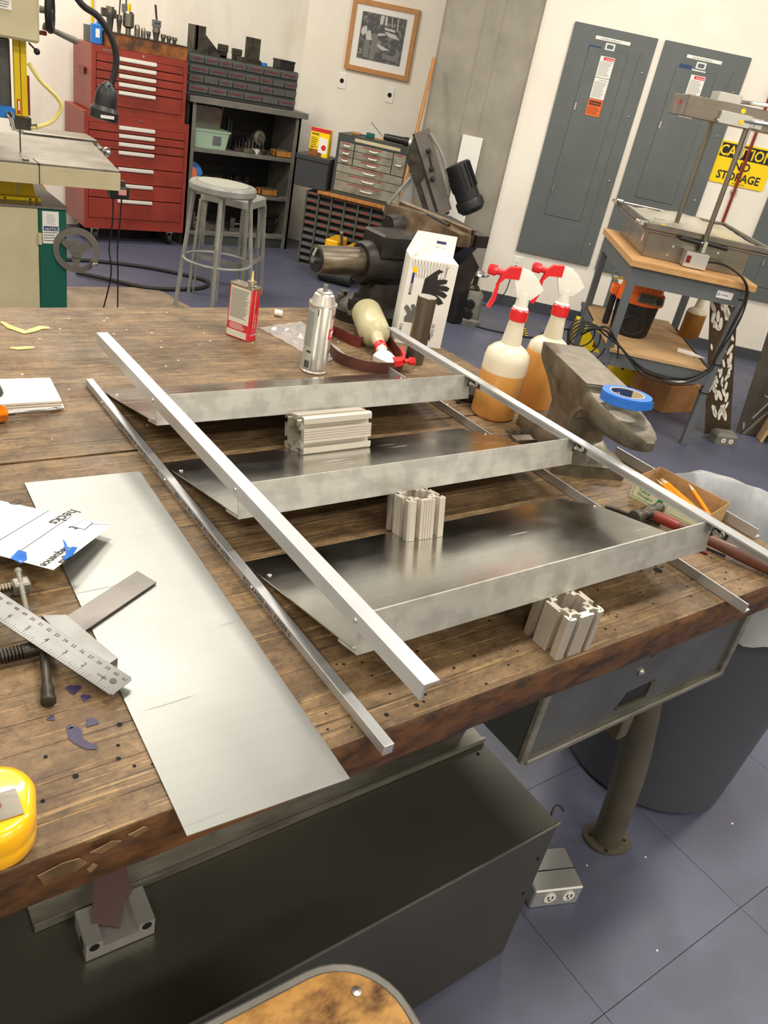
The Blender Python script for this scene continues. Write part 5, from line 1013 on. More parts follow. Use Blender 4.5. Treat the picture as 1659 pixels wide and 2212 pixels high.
# steel box, channel, bearing block, stool under the bench
t = thing('steel_box', 'large plain dark steel box on floor under the bench front', 'metal box', (-0.35, 0.494, 0))
MB().bb(0, 0, 0.0, 1.326, 0.268, 0.385, 0.002).build('box_shell', 'box steel', t)
MB().bb(0, -0.002, 0.381, 1.327, 0.0, 0.3865).build('folded_edge', 'channel steel', t)
for x, y, z in ((1.295, 0.19, 0.3856), (1.305, -0.001, 0.30), (1.305, -0.001, 0.20), (0.49, 0.03, 0.3856)): MB().cyl((x, y, z), (x, y-(0.0006 if z < 0.38 else 0), z+(0.0006 if z > 0.38 else 0)), 0.0035, n=10).build('rivet_hole', 'dark hole', t)
MB().prism([(1.30, 0.0), (1.335, 0.03), (1.34, 0.085), (1.326, 0.03)], (0, 0.05, 0), X, Z, (0, 0.004, 0)).build('torn_corner', 'channel steel', t)
MB().tube([(1.326, 0.02, 0.384), (1.345, 0.03, 0.386), (1.362, 0.03, 0.378), (1.372, 0.025, 0.365)], 0.0022, 6).build('bent_wire', 'dark steel', t)
t = thing('steel_channel', 'long grey steel channel lying along the top of the steel box', 'channel', (0.15, 0.700, 0.387))
MB().bb(0, 0.0, 0, 0.825, 0.055, 0.006).bb(0, 0.0, 0.006, 0.825, 0.005, 0.012).bb(0, 0.05, 0.006, 0.825, 0.056, 0.22).build('channel_web', 'channel steel', t)
for x in (0.28, 0.30): MB().cyl((x, 0.0492, 0.025), (x, 0.0500, 0.025), 0.0075 if x < 0.3 else 0.001, n=12).build('bolt_hole', 'dark hole', t)
t = thing('bearing_block', 'silver machined bearing block with round holes on the steel box', 'machine part', (0.196, 0.630, 0.387), radians(-2))
MB().prism([(0, 0), (0.092, 0), (0.092, 0.033), (0.070, 0.033), (0.070, 0.019), (0.022, 0.019), (0.022, 0.033), (0, 0.033)], (0, 0, 0), X, Z, (0, 0.055, 0)).build('block_body', 'bright alu', t)
for x in (0.011, 0.081): MB().cyl((x, -0.0004, 0.024), (x, 0.0006, 0.024), 0.0068, n=18).cyl((x, -0.0004, 0.010), (x, 0.0006, 0.010), 0.0001, n=3).build('bore', 'dark hole', t)
MB().cyl((-0.0004, 0.02, 0.013), (0.0006, 0.02, 0.013), 0.009, n=18).build('bore', 'dark hole', t)
o = MB().prism([(0.0, 0), (0.032, -0.020), (0.044, 0.006), (0.062, 0.020), (0.060, 0.075), (0.03, 0.085), (0.012, 0.04)], (0, 0, 0), X, Vector((0, 0.85, 0.5)), (0, -0.0006, 0.002)).build('abrasive_scrap', 'oxblood'); o.location = (0.212, 0.658, 0.4195); tag(o, 'dark red abrasive scrap draped on the bearing block', 'abrasive')
t = thing('wood_stool', 'stool with scuffed plywood seat and grey metal rim, bottom of the photo', 'stool', (0.262, 0.212, 0), -0.03)
seat = [(-0.20, -0.20), (0.20, -0.20)]
def rsq(r, c, z, n=8):
    return rr(-r, -r, r, r, c, z, n)
MB().loft([rsq(0.165, 0.08, 0.585), rsq(0.172, 0.085, 0.59), rsq(0.172, 0.085, 0.612), rsq(0.168, 0.082, 0.617), rsq(0.162, 0.078, 0.617), rsq(0.160, 0.076, 0.6125)]).build('seat_rim', 'grey paint', t)
MB().loft([rsq(0.1615, 0.077, 0.6126), rsq(0.1605, 0.076, 0.6168), rsq(0.159, 0.075, 0.6175)]).build('seat', 'seat ply', t)
for x in (-0.125, 0.125):
    for y in (-0.125, 0.125):
        MB().lathe([(0.0055, 0), (0.0055, 0.001), (0.0, 0.002)], (x, y, 0.6175), (0, 0, 1), 12).build('rivet', 'steel', t); MB().cyl((x, y, 0.585), (x*1.45, y*1.45, 0), 0.012, n=10).build('leg', 'grey paint', t)
t = thing('floor_outlet', 'steel floor power box with two outlets beside the steel box', 'floor outlet', (1.100, 0.535, 0), radians(-21))
MB().bb(-0.01, 0, 0, 0.105, 0.10, 0.055, 0.003).build('outlet_box', 'bright alu', t); MB().bb(-0.012, 0.045, 0.0545, 0.106, 0.048, 0.0555).build('lid_seam', 'dark steel', t)
for x in (0.03, 0.075): duplex(t, (x, -0.0005, 0.030), 0.014, X, Z, Vector((0, -1, 0)))
# trash can
t = thing('trash_can', 'dark grey round trash can lined with a pale plastic bag', 'trash can', (1.722, 0.735, 0))
MB().lathe([(0.205, 0.0), (0.219, 0.012), (0.258, 0.62), (0.266, 0.625), (0.266, 0.66), (0.258, 0.66), (0.252, 0.62), (0.21, 0.03)], n=48).build('can_body', 'trash grey', t)
b = MB(); rings = []
for k, (r, z) in enumerate(((0.205, 0.45), (0.222, 0.56), (0.240, 0.66), (0.262, 0.715), (0.284, 0.715), (0.286, 0.66), (0.284, 0.61), (0.282, 0.585))):
    ring = []
    for i in range(96):
        an = 2*pi*i/96; wv = (0.006+0.004*(k > 3))*math.sin(9*an+1.3*k)+0.005*math.sin(23*an+k)
        ring.append((( r+wv)*cos(an), (r+wv)*sin(an), z+0.008*math.sin(5*an+k)+(0.012*math.sin(11*an) if k == 7 else 0)))
    rings.append(ring)
b.loft(rings, False); b.build('liner_bag', 'bag', t, sharp=80)
t = thing('dark_bin', 'dark bin half hidden behind the curved bench leg', 'bin', (1.78, 1.45, 0))
MB().lathe([(0.17, 0), (0.20, 0.4), (0.19, 0.4), (0.16, 0.02)], n=28).build('bin_body', 'black plastic', t)

# ------------------------------------------------------------------ the aluminium shelf rack
t = thing('shelf_rack', 'bright aluminium ladder rack of three tilted shelves lying on bench', 'metal rack', (0.43, 0.41, BZ))
rack = t
def wb(x0, y0, z0, x1, y1, z1, bev=0.0): return MB().bb(x0, y0, z0, x1, y1, z1, bev)
def rbolt(c, axis, r, par, h=0.0022):
    b = MB().lathe([(r, 0), (r, h*0.3), (r*0.75, h*0.85), (r*0.3, h), (0, h)], c, axis, 14); b.build('bolt', 'zinc', par, world=True)
ll = wb(0.4220, 0.415, 0.8805, 0.4345, 1.380, 0.8935, 0.0006).build('rail', 'alu rail', t, world=True)
lr = MB().bb(1.0835, 0.414, 0.8805, 1.0865, 1.379, 0.8965).bb(1.0865, 0.414, 0.8805, 1.0985, 1.379, 0.8835).build('rail', 'alu rail', t, world=True)
ul = MB().bb(0.4285, 0.392, 0.9737, 0.4314, 1.3445, 0.9929).bb(0.4314, 0.392, 0.9900, 0.4477, 1.3445, 0.9929).build('rail', 'alu rail', t, world=True)
ur = MB().bb(1.0672, 0.392, 0.9737, 1.0702, 1.3445, 0.9929).bb(1.0510, 0.392, 0.9900, 1.0672, 1.3445, 0.9929).build('rail', 'alu rail', t, world=True)
AL = radians(13.0); UV = Vector((0, -cos(AL), sin(AL))); NV = Vector((0, sin(AL), cos(AL)))
for k in range(3):
    yb = 1.343-0.288*k; O = Vector((0, yb, 0.8843)); Ls = (0.2743, 0.2700, 0.2656)[k]/cos(AL)
    P_ = [(0.4385, 0.0), (1.048, 0.0), (1.075, 0.055), (1.078, 0.07), (1.0655, Ls), (0.4320, Ls)]
    pl = MB().prism(P_, O, X, UV, NV*0.0016).build('shelf_plate', 'alu plate', t, world=True)
    F = O+UV*Ls
    MB().prism([(0.4320, -0.0030), (1.0660, -0.0030), (1.0660, 0.0435), (0.4320, 0.0435)], F, X, NV, UV*0.0028).build('front_lip', 'alu lip', pl, world=True)
    MB().prism([(0.4320, -0.034), (1.0660, -0.034), (1.0660, 0.0), (0.4320, 0.0)], F-NV*0.0030, X, UV, NV*0.0028).build('lip_flange', 'alu lip', pl, world=True)
    rbolt((0.4480, yb-0.052, 0.8843+0.052*math.tan(AL)+0.0016), (0, 0.2, 1), 0.0034, pl)
    rbolt((1.0700, yb-0.056, 0.8843+0.056*math.tan(AL)+0.0016), (0, 0.2, 1), 0.0030, pl)
    rbolt((0.4220, yb-0.056, 0.8875), (-1, 0, 0), 0.0032, ll)
    yf = F.y+0.0065
    rbolt((0.4285, yf, 0.9835), (-1, 0, 0), 0.0034, ul)
    c0 = Vector((0, yf-0.0055, 0.9812))
    MB().bb(1.0500, c0.y-0.0085, c0.z-0.0085, 1.0672, c0.y-0.0065, c0.z+0.0065, 0.002).bb(1.0652, c0.y-0.026, c0.z-0.0085, 1.0672, c0.y-0.0065, c0.z+0.0060, 0.001).build('corner_bracket', 'dark steel', pl, world=True)
    for cc, ax in ((Vector((1.0565, c0.y-0.0085, c0.z-0.0005)), (0, -1, 0)), (Vector((1.0652, c0.y-0.019, c0.z-0.0005)), (-1, 0, 0))):
        MB().lathe([(0.0052, 0), (0.0052, 0.004), (0.003, 0.005), (0.003, 0.009), (0, 0.009)], cc, ax, 6).build('nut', 'zinc', pl, world=True)
# stamped text on the lower left rail
for yy, s_ in ((1.05, 'KAISER ALUMINUM ASTM B221 LOT 361'), (0.80, '6061 LOT 9E1 KAISER ALUMINUM ASTM'), (0.575, 'B221 KAISER 6061 KAISER 6')):
    text(s_, 0.0105, 'text dark', t, (0.4218, yy+0.16, 0.8836), -Y, Z, sx=1.0, ext=0.00005, world=True)

# T-slot extrusion riser blocks
def ext_profile(S):
    h = S/2; s1 = S*0.25
    side = [(-h+0.003, -h), (-s1-0.0040, -h), (-s1-0.0040, -h+0.0035), (-s1-0.0085, -h+0.0040), (-s1-0.0085, -h+0.0055), (-s1-0.0045, -h+0.0095), (-s1+0.0045, -h+0.0095), (-s1+0.0085, -h+0.0055), (-s1+0.0085, -h+0.0040), (-s1+0.0040, -h+0.0035), (-s1+0.0040, -h)]
    for gx in (-0.0065, -0.0022, 0.0022, 0.0065): side += [(gx-0.0007, -h), (gx, -h+0.0014), (gx+0.0007, -h)]
    side += [(-x, y) for x, y in side[:11][::-1]]
    out = []
    for k in range(4):
        c_, s_ = [(1, 0), (0, 1), (-1, 0), (0, -1)][k]
        out += [(c_*x-s_*y, s_*x+c_*y) for x, y in side]
    return out
S_ = 0.0640
cu = bpy.data.curves.new('ext', 'CURVE'); cu.dimensions = '2D'; cu.fill_mode = 'BOTH'; cu.extrude = 0.5
def spl(pts):
    sp = cu.splines.new('POLY'); sp.points.add(len(pts)-1)
    for p, co in zip(sp.points, pts): p.co = (co[0], co[1], 0, 1)
    sp.use_cyclic_u = True
spl(ext_profile(S_))
R_ = 0.0228
spl([(R_*x, R_*y) for x, y in ((1, 0.35), (0.62, 0.35), (0.62, 0.62), (0.35, 0.62), (0.35, 1), (-0.35, 1), (-0.35, 0.62), (-0.62, 0.62), (-0.62, 0.35), (-1, 0.35), (-1, -0.35), (-0.62, -0.35), (-0.62, -0.62), (-0.35, -0.62), (-0.35, -1), (0.35, -1), (0.35, -0.62), (0.62, -0.62), (0.62, -0.35), (1, -0.35))])
for sx in (-1, 1):
    for sy in (-1, 1):
        c_ = S_*0.25; spl([(sx*c_+0.0024*cos(2*pi*i/10), sy*c_+0.0024*sin(2*pi*i/10)) for i in range(10)])
        c_ = S_*0.5-0.0042; spl([(sx*c_+0.0016*cos(2*pi*i/6), sy*c_+0.0016*sin(2*pi*i/6)) for i in range(6)])
tmp = bpy.data.objects.new('tmp', cu); C.objects.link(tmp); EXT = bpy.data.meshes.new_from_object(tmp); bpy.data.objects.remove(tmp)
EXT.materials.clear(); EXT.materials.append(MATS['alu extrusion'])
for p in EXT.polygons: p.use_smooth = False
def riser(lab, M, L_):
    me = EXT.copy(); me.name = 'extrusion_block'; me.transform(M @ Matrix.Diagonal((1, 1, L_, 1)))
    c_ = sum((v.co for v in me.vertices), Vector())/len(me.vertices); zmin = min(v.co.z for v in me.vertices); off = Vector((c_.x, c_.y, zmin))
    me.transform(Matrix.Translation(-off)); o = link('extrusion_block', me); o.location = off; tag(o, lab, 'extrusion', 'aluminium extrusion risers under the shelf rack')
def basis(x, y, z, o): 
    m = Matrix((x, y, z)).transposed().to_4x4(); m.translation = o; return m
yb = 1.343-0.288; O = Vector((0, yb, 0.8843+0.0018))
def onpl(yb, y): return 0.8843+0.0018+(yb-y)*math.tan(AL)
# block 1 lies on its side on the middle shelf
riser('aluminium extrusion block lying on its side on the middle shelf', basis(-UV, NV, X, Vector((0.729, 1.002, onpl(yb, 1.002)))+UV*-0.0322+NV*0.0322), 0.136)
yb2 = 1.343-0.576
Q = Vector((0.711, 0.752, onpl(yb2, 0.752)+0.0002)); rz = Matrix.Rotation(radians(-6), 3, NV)
riser('aluminium extrusion block standing on end on the front shelf', basis(rz @ X, rz @ -UV, NV, Q+NV*0.0300), 0.060)
Rz = Matrix.Rotation(radians(-1), 4, 'Z')
riser('aluminium extrusion block standing on the wooden bench at its front edge', Matrix.Translation((0.7475, 0.4825, BZ+0.0312)) @ Rz, 0.0622)

# ------------------------------------------------------------------ left part of the bench top
o = MB().prism([(0.2125, 0.412), (0.3755, 0.404), (0.4000, 1.044), (0.2370, 1.050)], (0, 0, BZ+0.0006), X, Y, (0, 0, 0.0016)).build('aluminium_sheet', 'alu sheet'); tag(o, 'large loose aluminium sheet lying across the bench and over front edge', 'metal sheet')
# printed sheet resting on the metal sheet's edge, lower edge lifted
PA = Vector((0.3061, 0.8879, 0.8960)); PN = Vector((0.0467, 0.1140, 0.9924)).normalized()
def pp(x, y, h=0.0): return Vector((x, y, PA.z-(PN.x*(x-PA.x)+PN.y*(y-PA.y))/PN.z))+PN*h
t = thing('printed_sheet', 'white printed sheet with blue tape tabs over the metal sheet', 'paper', (0.2, 0.92, BZ+0.002))
def flat(pts, m_, name, h0, h1): MB().loft([[pp(x, y, h0) for x, y in pts], [pp(x, y, h1) for x, y in pts]]).build(name, m_, t, world=True, sharp=60)
flat([(0.3061, 0.8879), (0.2058, 0.7897), (0.1000, 0.9120), (0.1300, 1.0640)], 'paper', 'paper_sheet', -0.0004, 0.0)
def pline(a_, b_, w_=0.0005):
    a_, b_ = Vector(a_), Vector(b_); d = (b_-a_).normalized(); n_ = Vector((-d.y, d.x))*w_
    flat([(a_+n_)[:], (b_+n_)[:], (b_-n_)[:], (a_-n_)[:]], 'text dark', 'ruled_line', 0.0001, 0.0003)
pline((0.2440, 0.9520), (0.1380, 0.8530)); pline((0.2658, 0.9278), (0.1726, 0.8358))
flat([(0.2578, 0.8955), (0.2775, 0.9137), (0.2843, 0.9060), (0.2846, 0.8985), (0.2695, 0.8826)], 'text dark', 'drawn_frame', 0.0001, 0.0003)
flat([(0.2590, 0.8953), (0.2774, 0.9123), (0.2835, 0.9052), (0.2836, 0.8990), (0.2695, 0.8840)], 'blue paper', 'drawn_square', 0.0002, 0.0005)
pline((0.2740, 0.9000), (0.3030, 0.8895), 0.0004)
def ptext(s_, size, x, y, x2, y2):
    xd = (pp(x2, y2)-pp(x, y)).normalized(); text(s_, size, 'text dark', t, pp(x, y, 0.0004), xd, PN.cross(xd), world=True, ext=0.0001, bold=0.0003)
ptext('hecks', 0.0225, 0.2720, 0.9490, 0.2340, 0.9170); ptext('t', 0.022, 0.2580, 0.8990, 0.2200, 0.8670)
ptext('sequence', 0.0150, 0.2345, 0.8440, 0.2030, 0.8130); ptext('ages', 0.0150, 0.2330, 0.8230, 0.2015, 0.7920); ptext('(C)', 0.0150, 0.2180, 0.9990, 0.1800, 0.9670)
def tab(pts):
    MB().loft([[Vector(p) for p in pts], [Vector(p)+Z*0.0006 for p in pts]]).build('blue_tape_tab', 'blue tape', t, world=True)
tab([pp(0.2313, 0.8195, 0.001)[:], pp(0.2230, 0.8120, 0.001)[:], pp(0.2235, 0.8069, 0.001)[:], pp(0.2330, 0.8100, 0.004)[:], pp(0.2420, 0.8200, 0.009)[:], pp(0.2360, 0.8250, 0.008)[:]])
tab([pp(0.2290, 0.8200, 0.001)[:], pp(0.2340, 0.8235, 0.002)[:], pp(0.2345, 0.8420, 0.006)[:], pp(0.2320, 0.8470, 0.009)[:]])
tab([pp(0.1690, 0.8300, 0.001)[:], pp(0.1780, 0.8190, -0.002)[:], pp(0.1850, 0.8200, 0.002)[:], pp(0.1865, 0.8300, 0.006)[:], pp(0.1805, 0.8400, 0.005)[:]])
# steel rule
t = thing('steel_rule', 'satin steel rule with engraved inch marks lying over the square', 'ruler', (0.234, 0.605, BZ+0.0105), rot=(0, -radians(6.5), atan2(0.772-0.610, 0.144-0.234)))
RL = 0.34
MB().prism([(0.002, 0), (RL, 0), (RL, 0.0315), (0.002, 0.0315), (0, 0.029), (0, 0.003)], (0, -0.0, 0), X, Y, (0, 0, 0.001)).build('rule_blade', 'rule steel', t)
MB().cyl((0.012, 0.016, 0.0010), (0.012, 0.016, 0.0013), 0.0037, n=18).build('hang_hole', 'dark steel', t)
b = MB(); 
for i in range(1, 120):
    L_ = 0.010 if i % 8 == 0 else (0.007 if i % 4 == 0 else 0.0045); x = 0.0032*i-0.004
    b.bb(x, 0.0315-L_-0.0005, 0.001, x+0.0005, 0.0310, 0.00115)
o = b.build('graduations', 'text grey', t); o['kind'] = 'stuff'
for i in range(1, 12): text(str(i), 0.0085, 'text dark', t, (0.0256*i-0.001, 0.0215, 0.0011), -X, -Y, ext=0.00005, world=False)
for i in range(0, 22): text(str(61-i), 0.0058, 'text dark', t, (0.0115*i+0.008, 0.0085, 0.0011), -X, -Y, ext=0.00005)
text('INCHES', 0.0035, 'text dark', t, (0.030, 0.020, 0.0011), -X, -Y, ext=0.00005)
# try square: blade and stock
t = thing('try_square', 'plain steel try square, blade resting on the aluminium sheet', 'square', (0.225, 0.72, BZ+0.003))
MB().loft([[(0.3060, 0.7930, BZ+0.0035), (0.3190, 0.7630, BZ+0.0035), (0.1900, 0.6880, BZ+0.0042), (0.1770, 0.7180, BZ+0.0042)], [(0.3060, 0.7930, BZ+0.0055), (0.3190, 0.7630, BZ+0.0055), (0.1900, 0.6880, BZ+0.0062), (0.1770, 0.7180, BZ+0.0062)]]).build('blade', 'square steel', t, world=True)
MB().loft([[(0.180, 0.742, BZ+0.0008), (0.204, 0.734, BZ+0.0008), (0.231, 0.643, BZ+0.0025), (0.205, 0.630, BZ+0.0025)], [(0.180, 0.742, BZ+0.0085), (0.204, 0.734, BZ+0.0085), (0.231, 0.643, BZ+0.0098), (0.205, 0.630, BZ+0.0098)]]).build('stock', 'rule steel', t, world=True)
# two clamps at the left edge
def clamp(lab, y0, r, xe, z, mt, group=None):
    t = thing('c_clamp', lab, 'clamp', (xe-0.12, y0, BZ))
    d = Vector((1, 0.04, 0)).normalized()
    MB().cyl((xe-0.10, y0, z), (xe-0.0, y0+0.004, z), r*0.62, n=14).build('screw', mt, t, world=True)
    b = MB()
    for i in range(16): p_ = Vector((xe-0.055+0.0034*i, y0+0.002, z)); b.cyl(p_, p_+d*0.0018, r*0.80, n=12)
    b.build('thread', mt, t, world=True)
    return t
t = clamp('small pale C clamp with thin sliding bar, behind the steel rule', 0.797, 0.0075, 0.166, BZ+0.012, 'vise tube')
MB().bb(0.163, 0.789, BZ+0.004, 0.182, 0.805, BZ+0.020, 0.002).build('screw_head', 'channel steel', t, world=True)
MB().cyl((0.1735, 0.812, BZ+0.0205), (0.1640, 0.722, BZ+0.006), 0.0032, n=12).sphere((0.1738, 0.815, BZ+0.021), 0.0048).build('sliding_bar', 'channel steel', t, world=True)
MB().cyl((0.110, 0.795, BZ+0.012), (0.140, 0.796, BZ+0.012), 0.011, n=18).bb(0.05, 0.780, BZ+0.001, 0.125, 0.812, BZ+0.014, 0.004).build('clamp_frame', 'channel steel', t, world=True)
t = clamp('large dark C clamp with thick bar handle, in front of the steel rule', 0.684, 0.0100, 0.150, BZ+0.011, 'dark steel')
MB().cyl((0.148, 0.686, BZ+0.011), (0.178, 0.687, BZ+0.011), 0.0082, n=16).build('screw_head', 'dark steel', t, world=True)
MB().lathe([(0.0048, 0), (0.0048, 0.072), (0.0062, 0.076), (0.0066, 0.082), (0.0066, 0.088), (0.0074, 0.090), (0.0074, 0.096), (0.004, 0.098)], (0.171, 0.702, BZ+0.013), (-0.20, -0.97, -0.06), 16).build('bar_handle', 'dark steel', t, world=True)
MB().bb(0.02, 0.665, BZ+0.001, 0.10, 0.703, BZ+0.016, 0.004).build('clamp_frame', 'dark steel', t, world=True)
# tape measure
t = thing('tape_measure', 'yellow plastic tape measure with steel belt clip, lower left', 'tape measure', (0.070, 0.482, BZ), radians(-15))
def tm(r, z): return rr(-0.060*r, -0.037*r, 0.0375*r, 0.041*r, 0.031*r, z, 10)
MB().loft([tm(0.93, 0.001), tm(1.0, 0.005), tm(1.0, 0.016), tm(0.985, 0.018), tm(1.0, 0.020), tm(1.0, 0.034), tm(0.93, 0.040), tm(0.80, 0.042)]).build('case', 'tape yellow', t, sharp=45)
MB().cyl((0.004, 0.034, 0.041), (0.004, 0.034, 0.0425), 0.0035).build('lanyard_hole', 'rust box', t)
MB().prism([(-0.05, -0.014), (0.012, -0.014), (0.012, 0.013), (-0.05, 0.013)], (0.014, -0.006, 0.0424), Vector((0.97, 0.25, 0)), Vector((-0.25, 0.97, 0)), (0, 0, 0.0014)).build('belt_clip', 'stainless', t)
MB().prism([(0.012*cos(a_)*0.8, 0.0045*sin(a_)) for a_ in [2*pi*i/14 for i in range(14)]], (0.004, -0.008, 0.0439), Vector((0.97, 0.25, 0)), Vector((-0.25, 0.97, 0)), (0, 0, 0.0003)).build('clip_slot', 'rust box', t)
# note pads with phone-like object, screwdriver
t = thing('note_pad', 'thick stack of cream paper pad sheets at left bench edge', 'paper pad', (0.20, 1.29, BZ))
PD = [(0.0, 0.002), (0.155, 0.0), (0.163, 0.10), (0.02, 0.108)]
zz_ = 0.001
for k in range(6):
    j = [random.uniform(-0.0012, 0.0012) for _ in range(2)]
    MB().prism([(x+j[0], y+j[1]) for x, y in PD], (0, 0, zz_), X, Y, (0, 0, 0.0021)).build('pad_layer', 'pad paper' if k % 2 else 'pad edge', t); zz_ += 0.0022
MB().prism([(x+0.004, y-0.006) for x, y in PD], (0, 0, 0.0002), X, Y, (0, 0, 0.0007)).build('bottom_sheet', 'pad paper', t)
MB().prism([(x, y) for x, y in PD], (0, 0, zz_), X, Y, (0, 0, 0.0006)).build('top_sheet', 'pad paper', t)
t = thing('pocket_knife', 'dark rounded tool handle lying on the paper pad, cut by frame', 'hand tool', (0.235, 1.335, BZ+0.015))
MB().loft([rr(-0.06, -0.018, 0.036, 0.030, 0.012, 0.0), rr(-0.062, -0.020, 0.038, 0.032, 0.014, 0.004), rr(-0.060, -0.018, 0.035, 0.029, 0.013, 0.014)]).build('handle_body', 'charcoal box', t); MB().cyl((-0.03, -0.022, 0.009), (0.012, -0.022, 0.009), 0.009, n=16).build('black_roller', 'black', t); MB().cyl((-0.03, -0.021, 0.014), (0.010, -0.021, 0.0145), 0.006, n=10).build('white_band', 'white', t)
t = thing('screwdriver', 'screwdriver with amber plastic handle and steel shaft by the pad', 'screwdriver', (0.27, 1.262, BZ+0.0))
sd, se = Vector((0.272, 1.2625, BZ+0.012)), Vector((0.3575, 1.283, BZ+0.004)); ax = (se-sd).normalized()
MB().lathe([(0.0030, 0), (0.0030, 0.055), (0.0036, 0.070), (0.0022, 0.086), (0.0008, 0.0895)], sd, ax, 12).build('shaft', 'chrome', t, world=True)
MB().lathe([(0.0052, 0), (0.0052, 0.012)], sd-ax*0.010, ax, 6).build('hex_bolster', 'steel', t, world=True)
b = MB(); rings = []
for z_, r in ((0, 0.006), (0.004, 0.0125), (0.012, 0.0135), (0.03, 0.0135), (0.07, 0.0125)):
    u = ax.orthogonal().normalized(); v = ax.cross(u); rings.append([b.b.verts.new(sd-ax*(0.010+z_)+u*(r*(1+0.08*cos(6*a_))*cos(a_))+v*(r*(1+0.08*cos(6*a_))*sin(a_))) for a_ in [2*pi*i/36 for i in range(36)]])
b.skin(rings); b.build('handle', 'amber', t, world=True)
# shavings
def curl(lab, pts, w__=0.006):
    b = MB(); rings = []
    for i, p in enumerate(pts):
        p = Vector(p); q_ = Vector(pts[min(i+1, len(pts)-1)])-Vector(pts[max(i-1, 0)]); s_ = Vector((-q_.y, q_.x, 0)).normalized(); ww = w__*(0.3 if i in (0, len(pts)-1) else 1)
        rings.append([p-s_*ww, p+s_*ww+Z*0.002, p+s_*ww+Z*0.0028, p-s_*ww+Z*0.0008])
    b.loft(rings); o = b.build('yellow_shaving', 'shaving'); tag(o, lab, 'shaving', 'yellow scraps on the bench top')
curl('forked yellow plastic shaving at upper left of bench', [(0.356, 1.722, BZ+0.001), (0.366, 1.69, BZ+0.001), (0.386, 1.658, BZ+0.001), (0.402, 1.668, BZ+0.001), (0.424, 1.685, BZ+0.001), (0.440, 1.683, BZ+0.001)])
curl('straight flat yellow shaving nearer the paper pad', [(0.340, 1.575, BZ+0.001), (0.350, 1.570, BZ+0.001), (0.368, 1.572, BZ+0.001), (0.382, 1.573, BZ+0.001)], 0.004)
b = MB(); random.seed(5)
for k in range(70):
    x, y = random.uniform(0.3, 1.25), random.uniform(1.15, 1.78); r = random.uniform(0.001, 0.0028); b.bb(x, y, BZ, x+r*1.6, y+r, BZ+0.0012)
o = b.build('chips', 'pad paper'); tag(o, 'tiny pale wood and metal chips scattered on the back of the bench', 'chips'); o['kind'] = 'stuff'

# ------------------------------------------------------------------ back part of the bench top
t = thing('solvent_tin', 'red and cream rectangular solvent tin with spout on the bench', 'tin can', (0.842, 1.610, BZ), radians(-62))
TW, TD, TH = 0.064, 0.034, 0.122
MB().loft([rr(-TW/2, -TD/2, TW/2, TD/2, 0.006, 0), rr(-TW/2-0.0008, -TD/2-0.0008, TW/2+0.0008, TD/2+0.0008, 0.006, 0.002), rr(-TW/2, -TD/2, TW/2, TD/2, 0.006, 0.004), rr(-TW/2, -TD/2, TW/2, TD/2, 0.006, TH-0.004)]).build('tin_body', 'tin red', t)
MB().loft([rr(-TW/2-0.001, -TD/2-0.001, TW/2+0.001, TD/2+0.001, 0.007, TH-0.004), rr(-TW/2-0.001, -TD/2-0.001, TW/2+0.001, TD/2+0.001, 0.007, TH), rr(-TW/2+0.001, -TD/2+0.001, TW/2-0.001, TD/2-0.001, 0.005, TH), rr(-TW/2+0.0015, -TD/2+0.0015, TW/2-0.0015, TD/2-0.0015, 0.005, TH-0.002)]).build('tin_rim', 'tin metal', t)
B('cream_label', 'tin cream', -TW/2+0.006, -TD/2-0.0004, 0.036, TW/2-0.004, -TD/2+0.001, TH-0.005, 0, t); B('cream_foot', 'tin cream', -TW/2+0.004, -TD/2-0.0004, 0.003, TW/2-0.006, -TD/2+0.001, 0.018, 0, t)
lines(t, 'tin text', (-TW/2+0.008, -TD/2-0.0004, TH-0.010), X, Z, 0.050, 0.066, 24, 0.45)
lines(t, 'tin cream', (-TW/2+0.010, -TD/2-0.0001, 0.034), X, Z, 0.044, 0.014, 5, 0.4)
for k in range(2): text(['FAST DRYING POWERFUL FORMULA', 'MADE IN USA'][k], 0.0052, 'tin cream', t, (TW/2+0.0003, -0.002+0.008*k, 0.030), Z, Vector((0, -1, 0)), ext=0.0001)
text('DANGER', 0.006, 'tin cream', t, (TW/2+0.0003, -0.011, 0.012), Y, Z, ext=0.0001)
MB().lathe([(0.011, 0), (0.011, 0.004), (0.0095, 0.005), (0.0095, 0.009), (0.0105, 0.010), (0.0105, 0.013), (0.004, 0.0135)], (0.016, 0, TH-0.002), (0, 0, 1), 20).build('spout_cap', 'tin metal', t)
MB().lathe([(0.0030, 0), (0.0022, 0.012), (0.0014, 0.022)], (0.016, 0, TH+0.011), (0, 0, 1), 10).build('spout', 'shaving', t)
t = thing('spray_can', 'silver aerosol can with red logo standing behind first shelf', 'spray can', (0.912, 1.395, BZ), 0.0)
SR = 0.0295
MB().lathe([(SR-0.002, 0), (SR, 0.0015), (SR, 0.004), (SR-0.0015, 0.006), (SR-0.0015, 0.143), (SR, 0.146), (SR+0.0008, 0.148), (SR, 0.151), (SR-0.003, 0.150), (SR-0.004, 0.153), (0.0205, 0.168), (0.0165, 0.171), (0.0165, 0.174), (0.0145, 0.176), (0.0125, 0.172), (0.0045, 0.170)], n=44).build('can_body', 'can silver', t)
def arc(name, m_, a0, a1, z0, z1, r=SR-0.0012, n_=14):
    b = MB(); rg = []
    for i in range(n_+1): a_ = a0+(a1-a0)*i/n_; rg.append([(r*cos(a_), r*sin(a_), z0), (r*cos(a_), r*sin(a_), z1), ((r-0.001)*cos(a_), (r-0.001)*sin(a_), z1), ((r-0.001)*cos(a_), (r-0.001)*sin(a_), z0)])
    b.loft(rg); return b.build(name, m_, t)
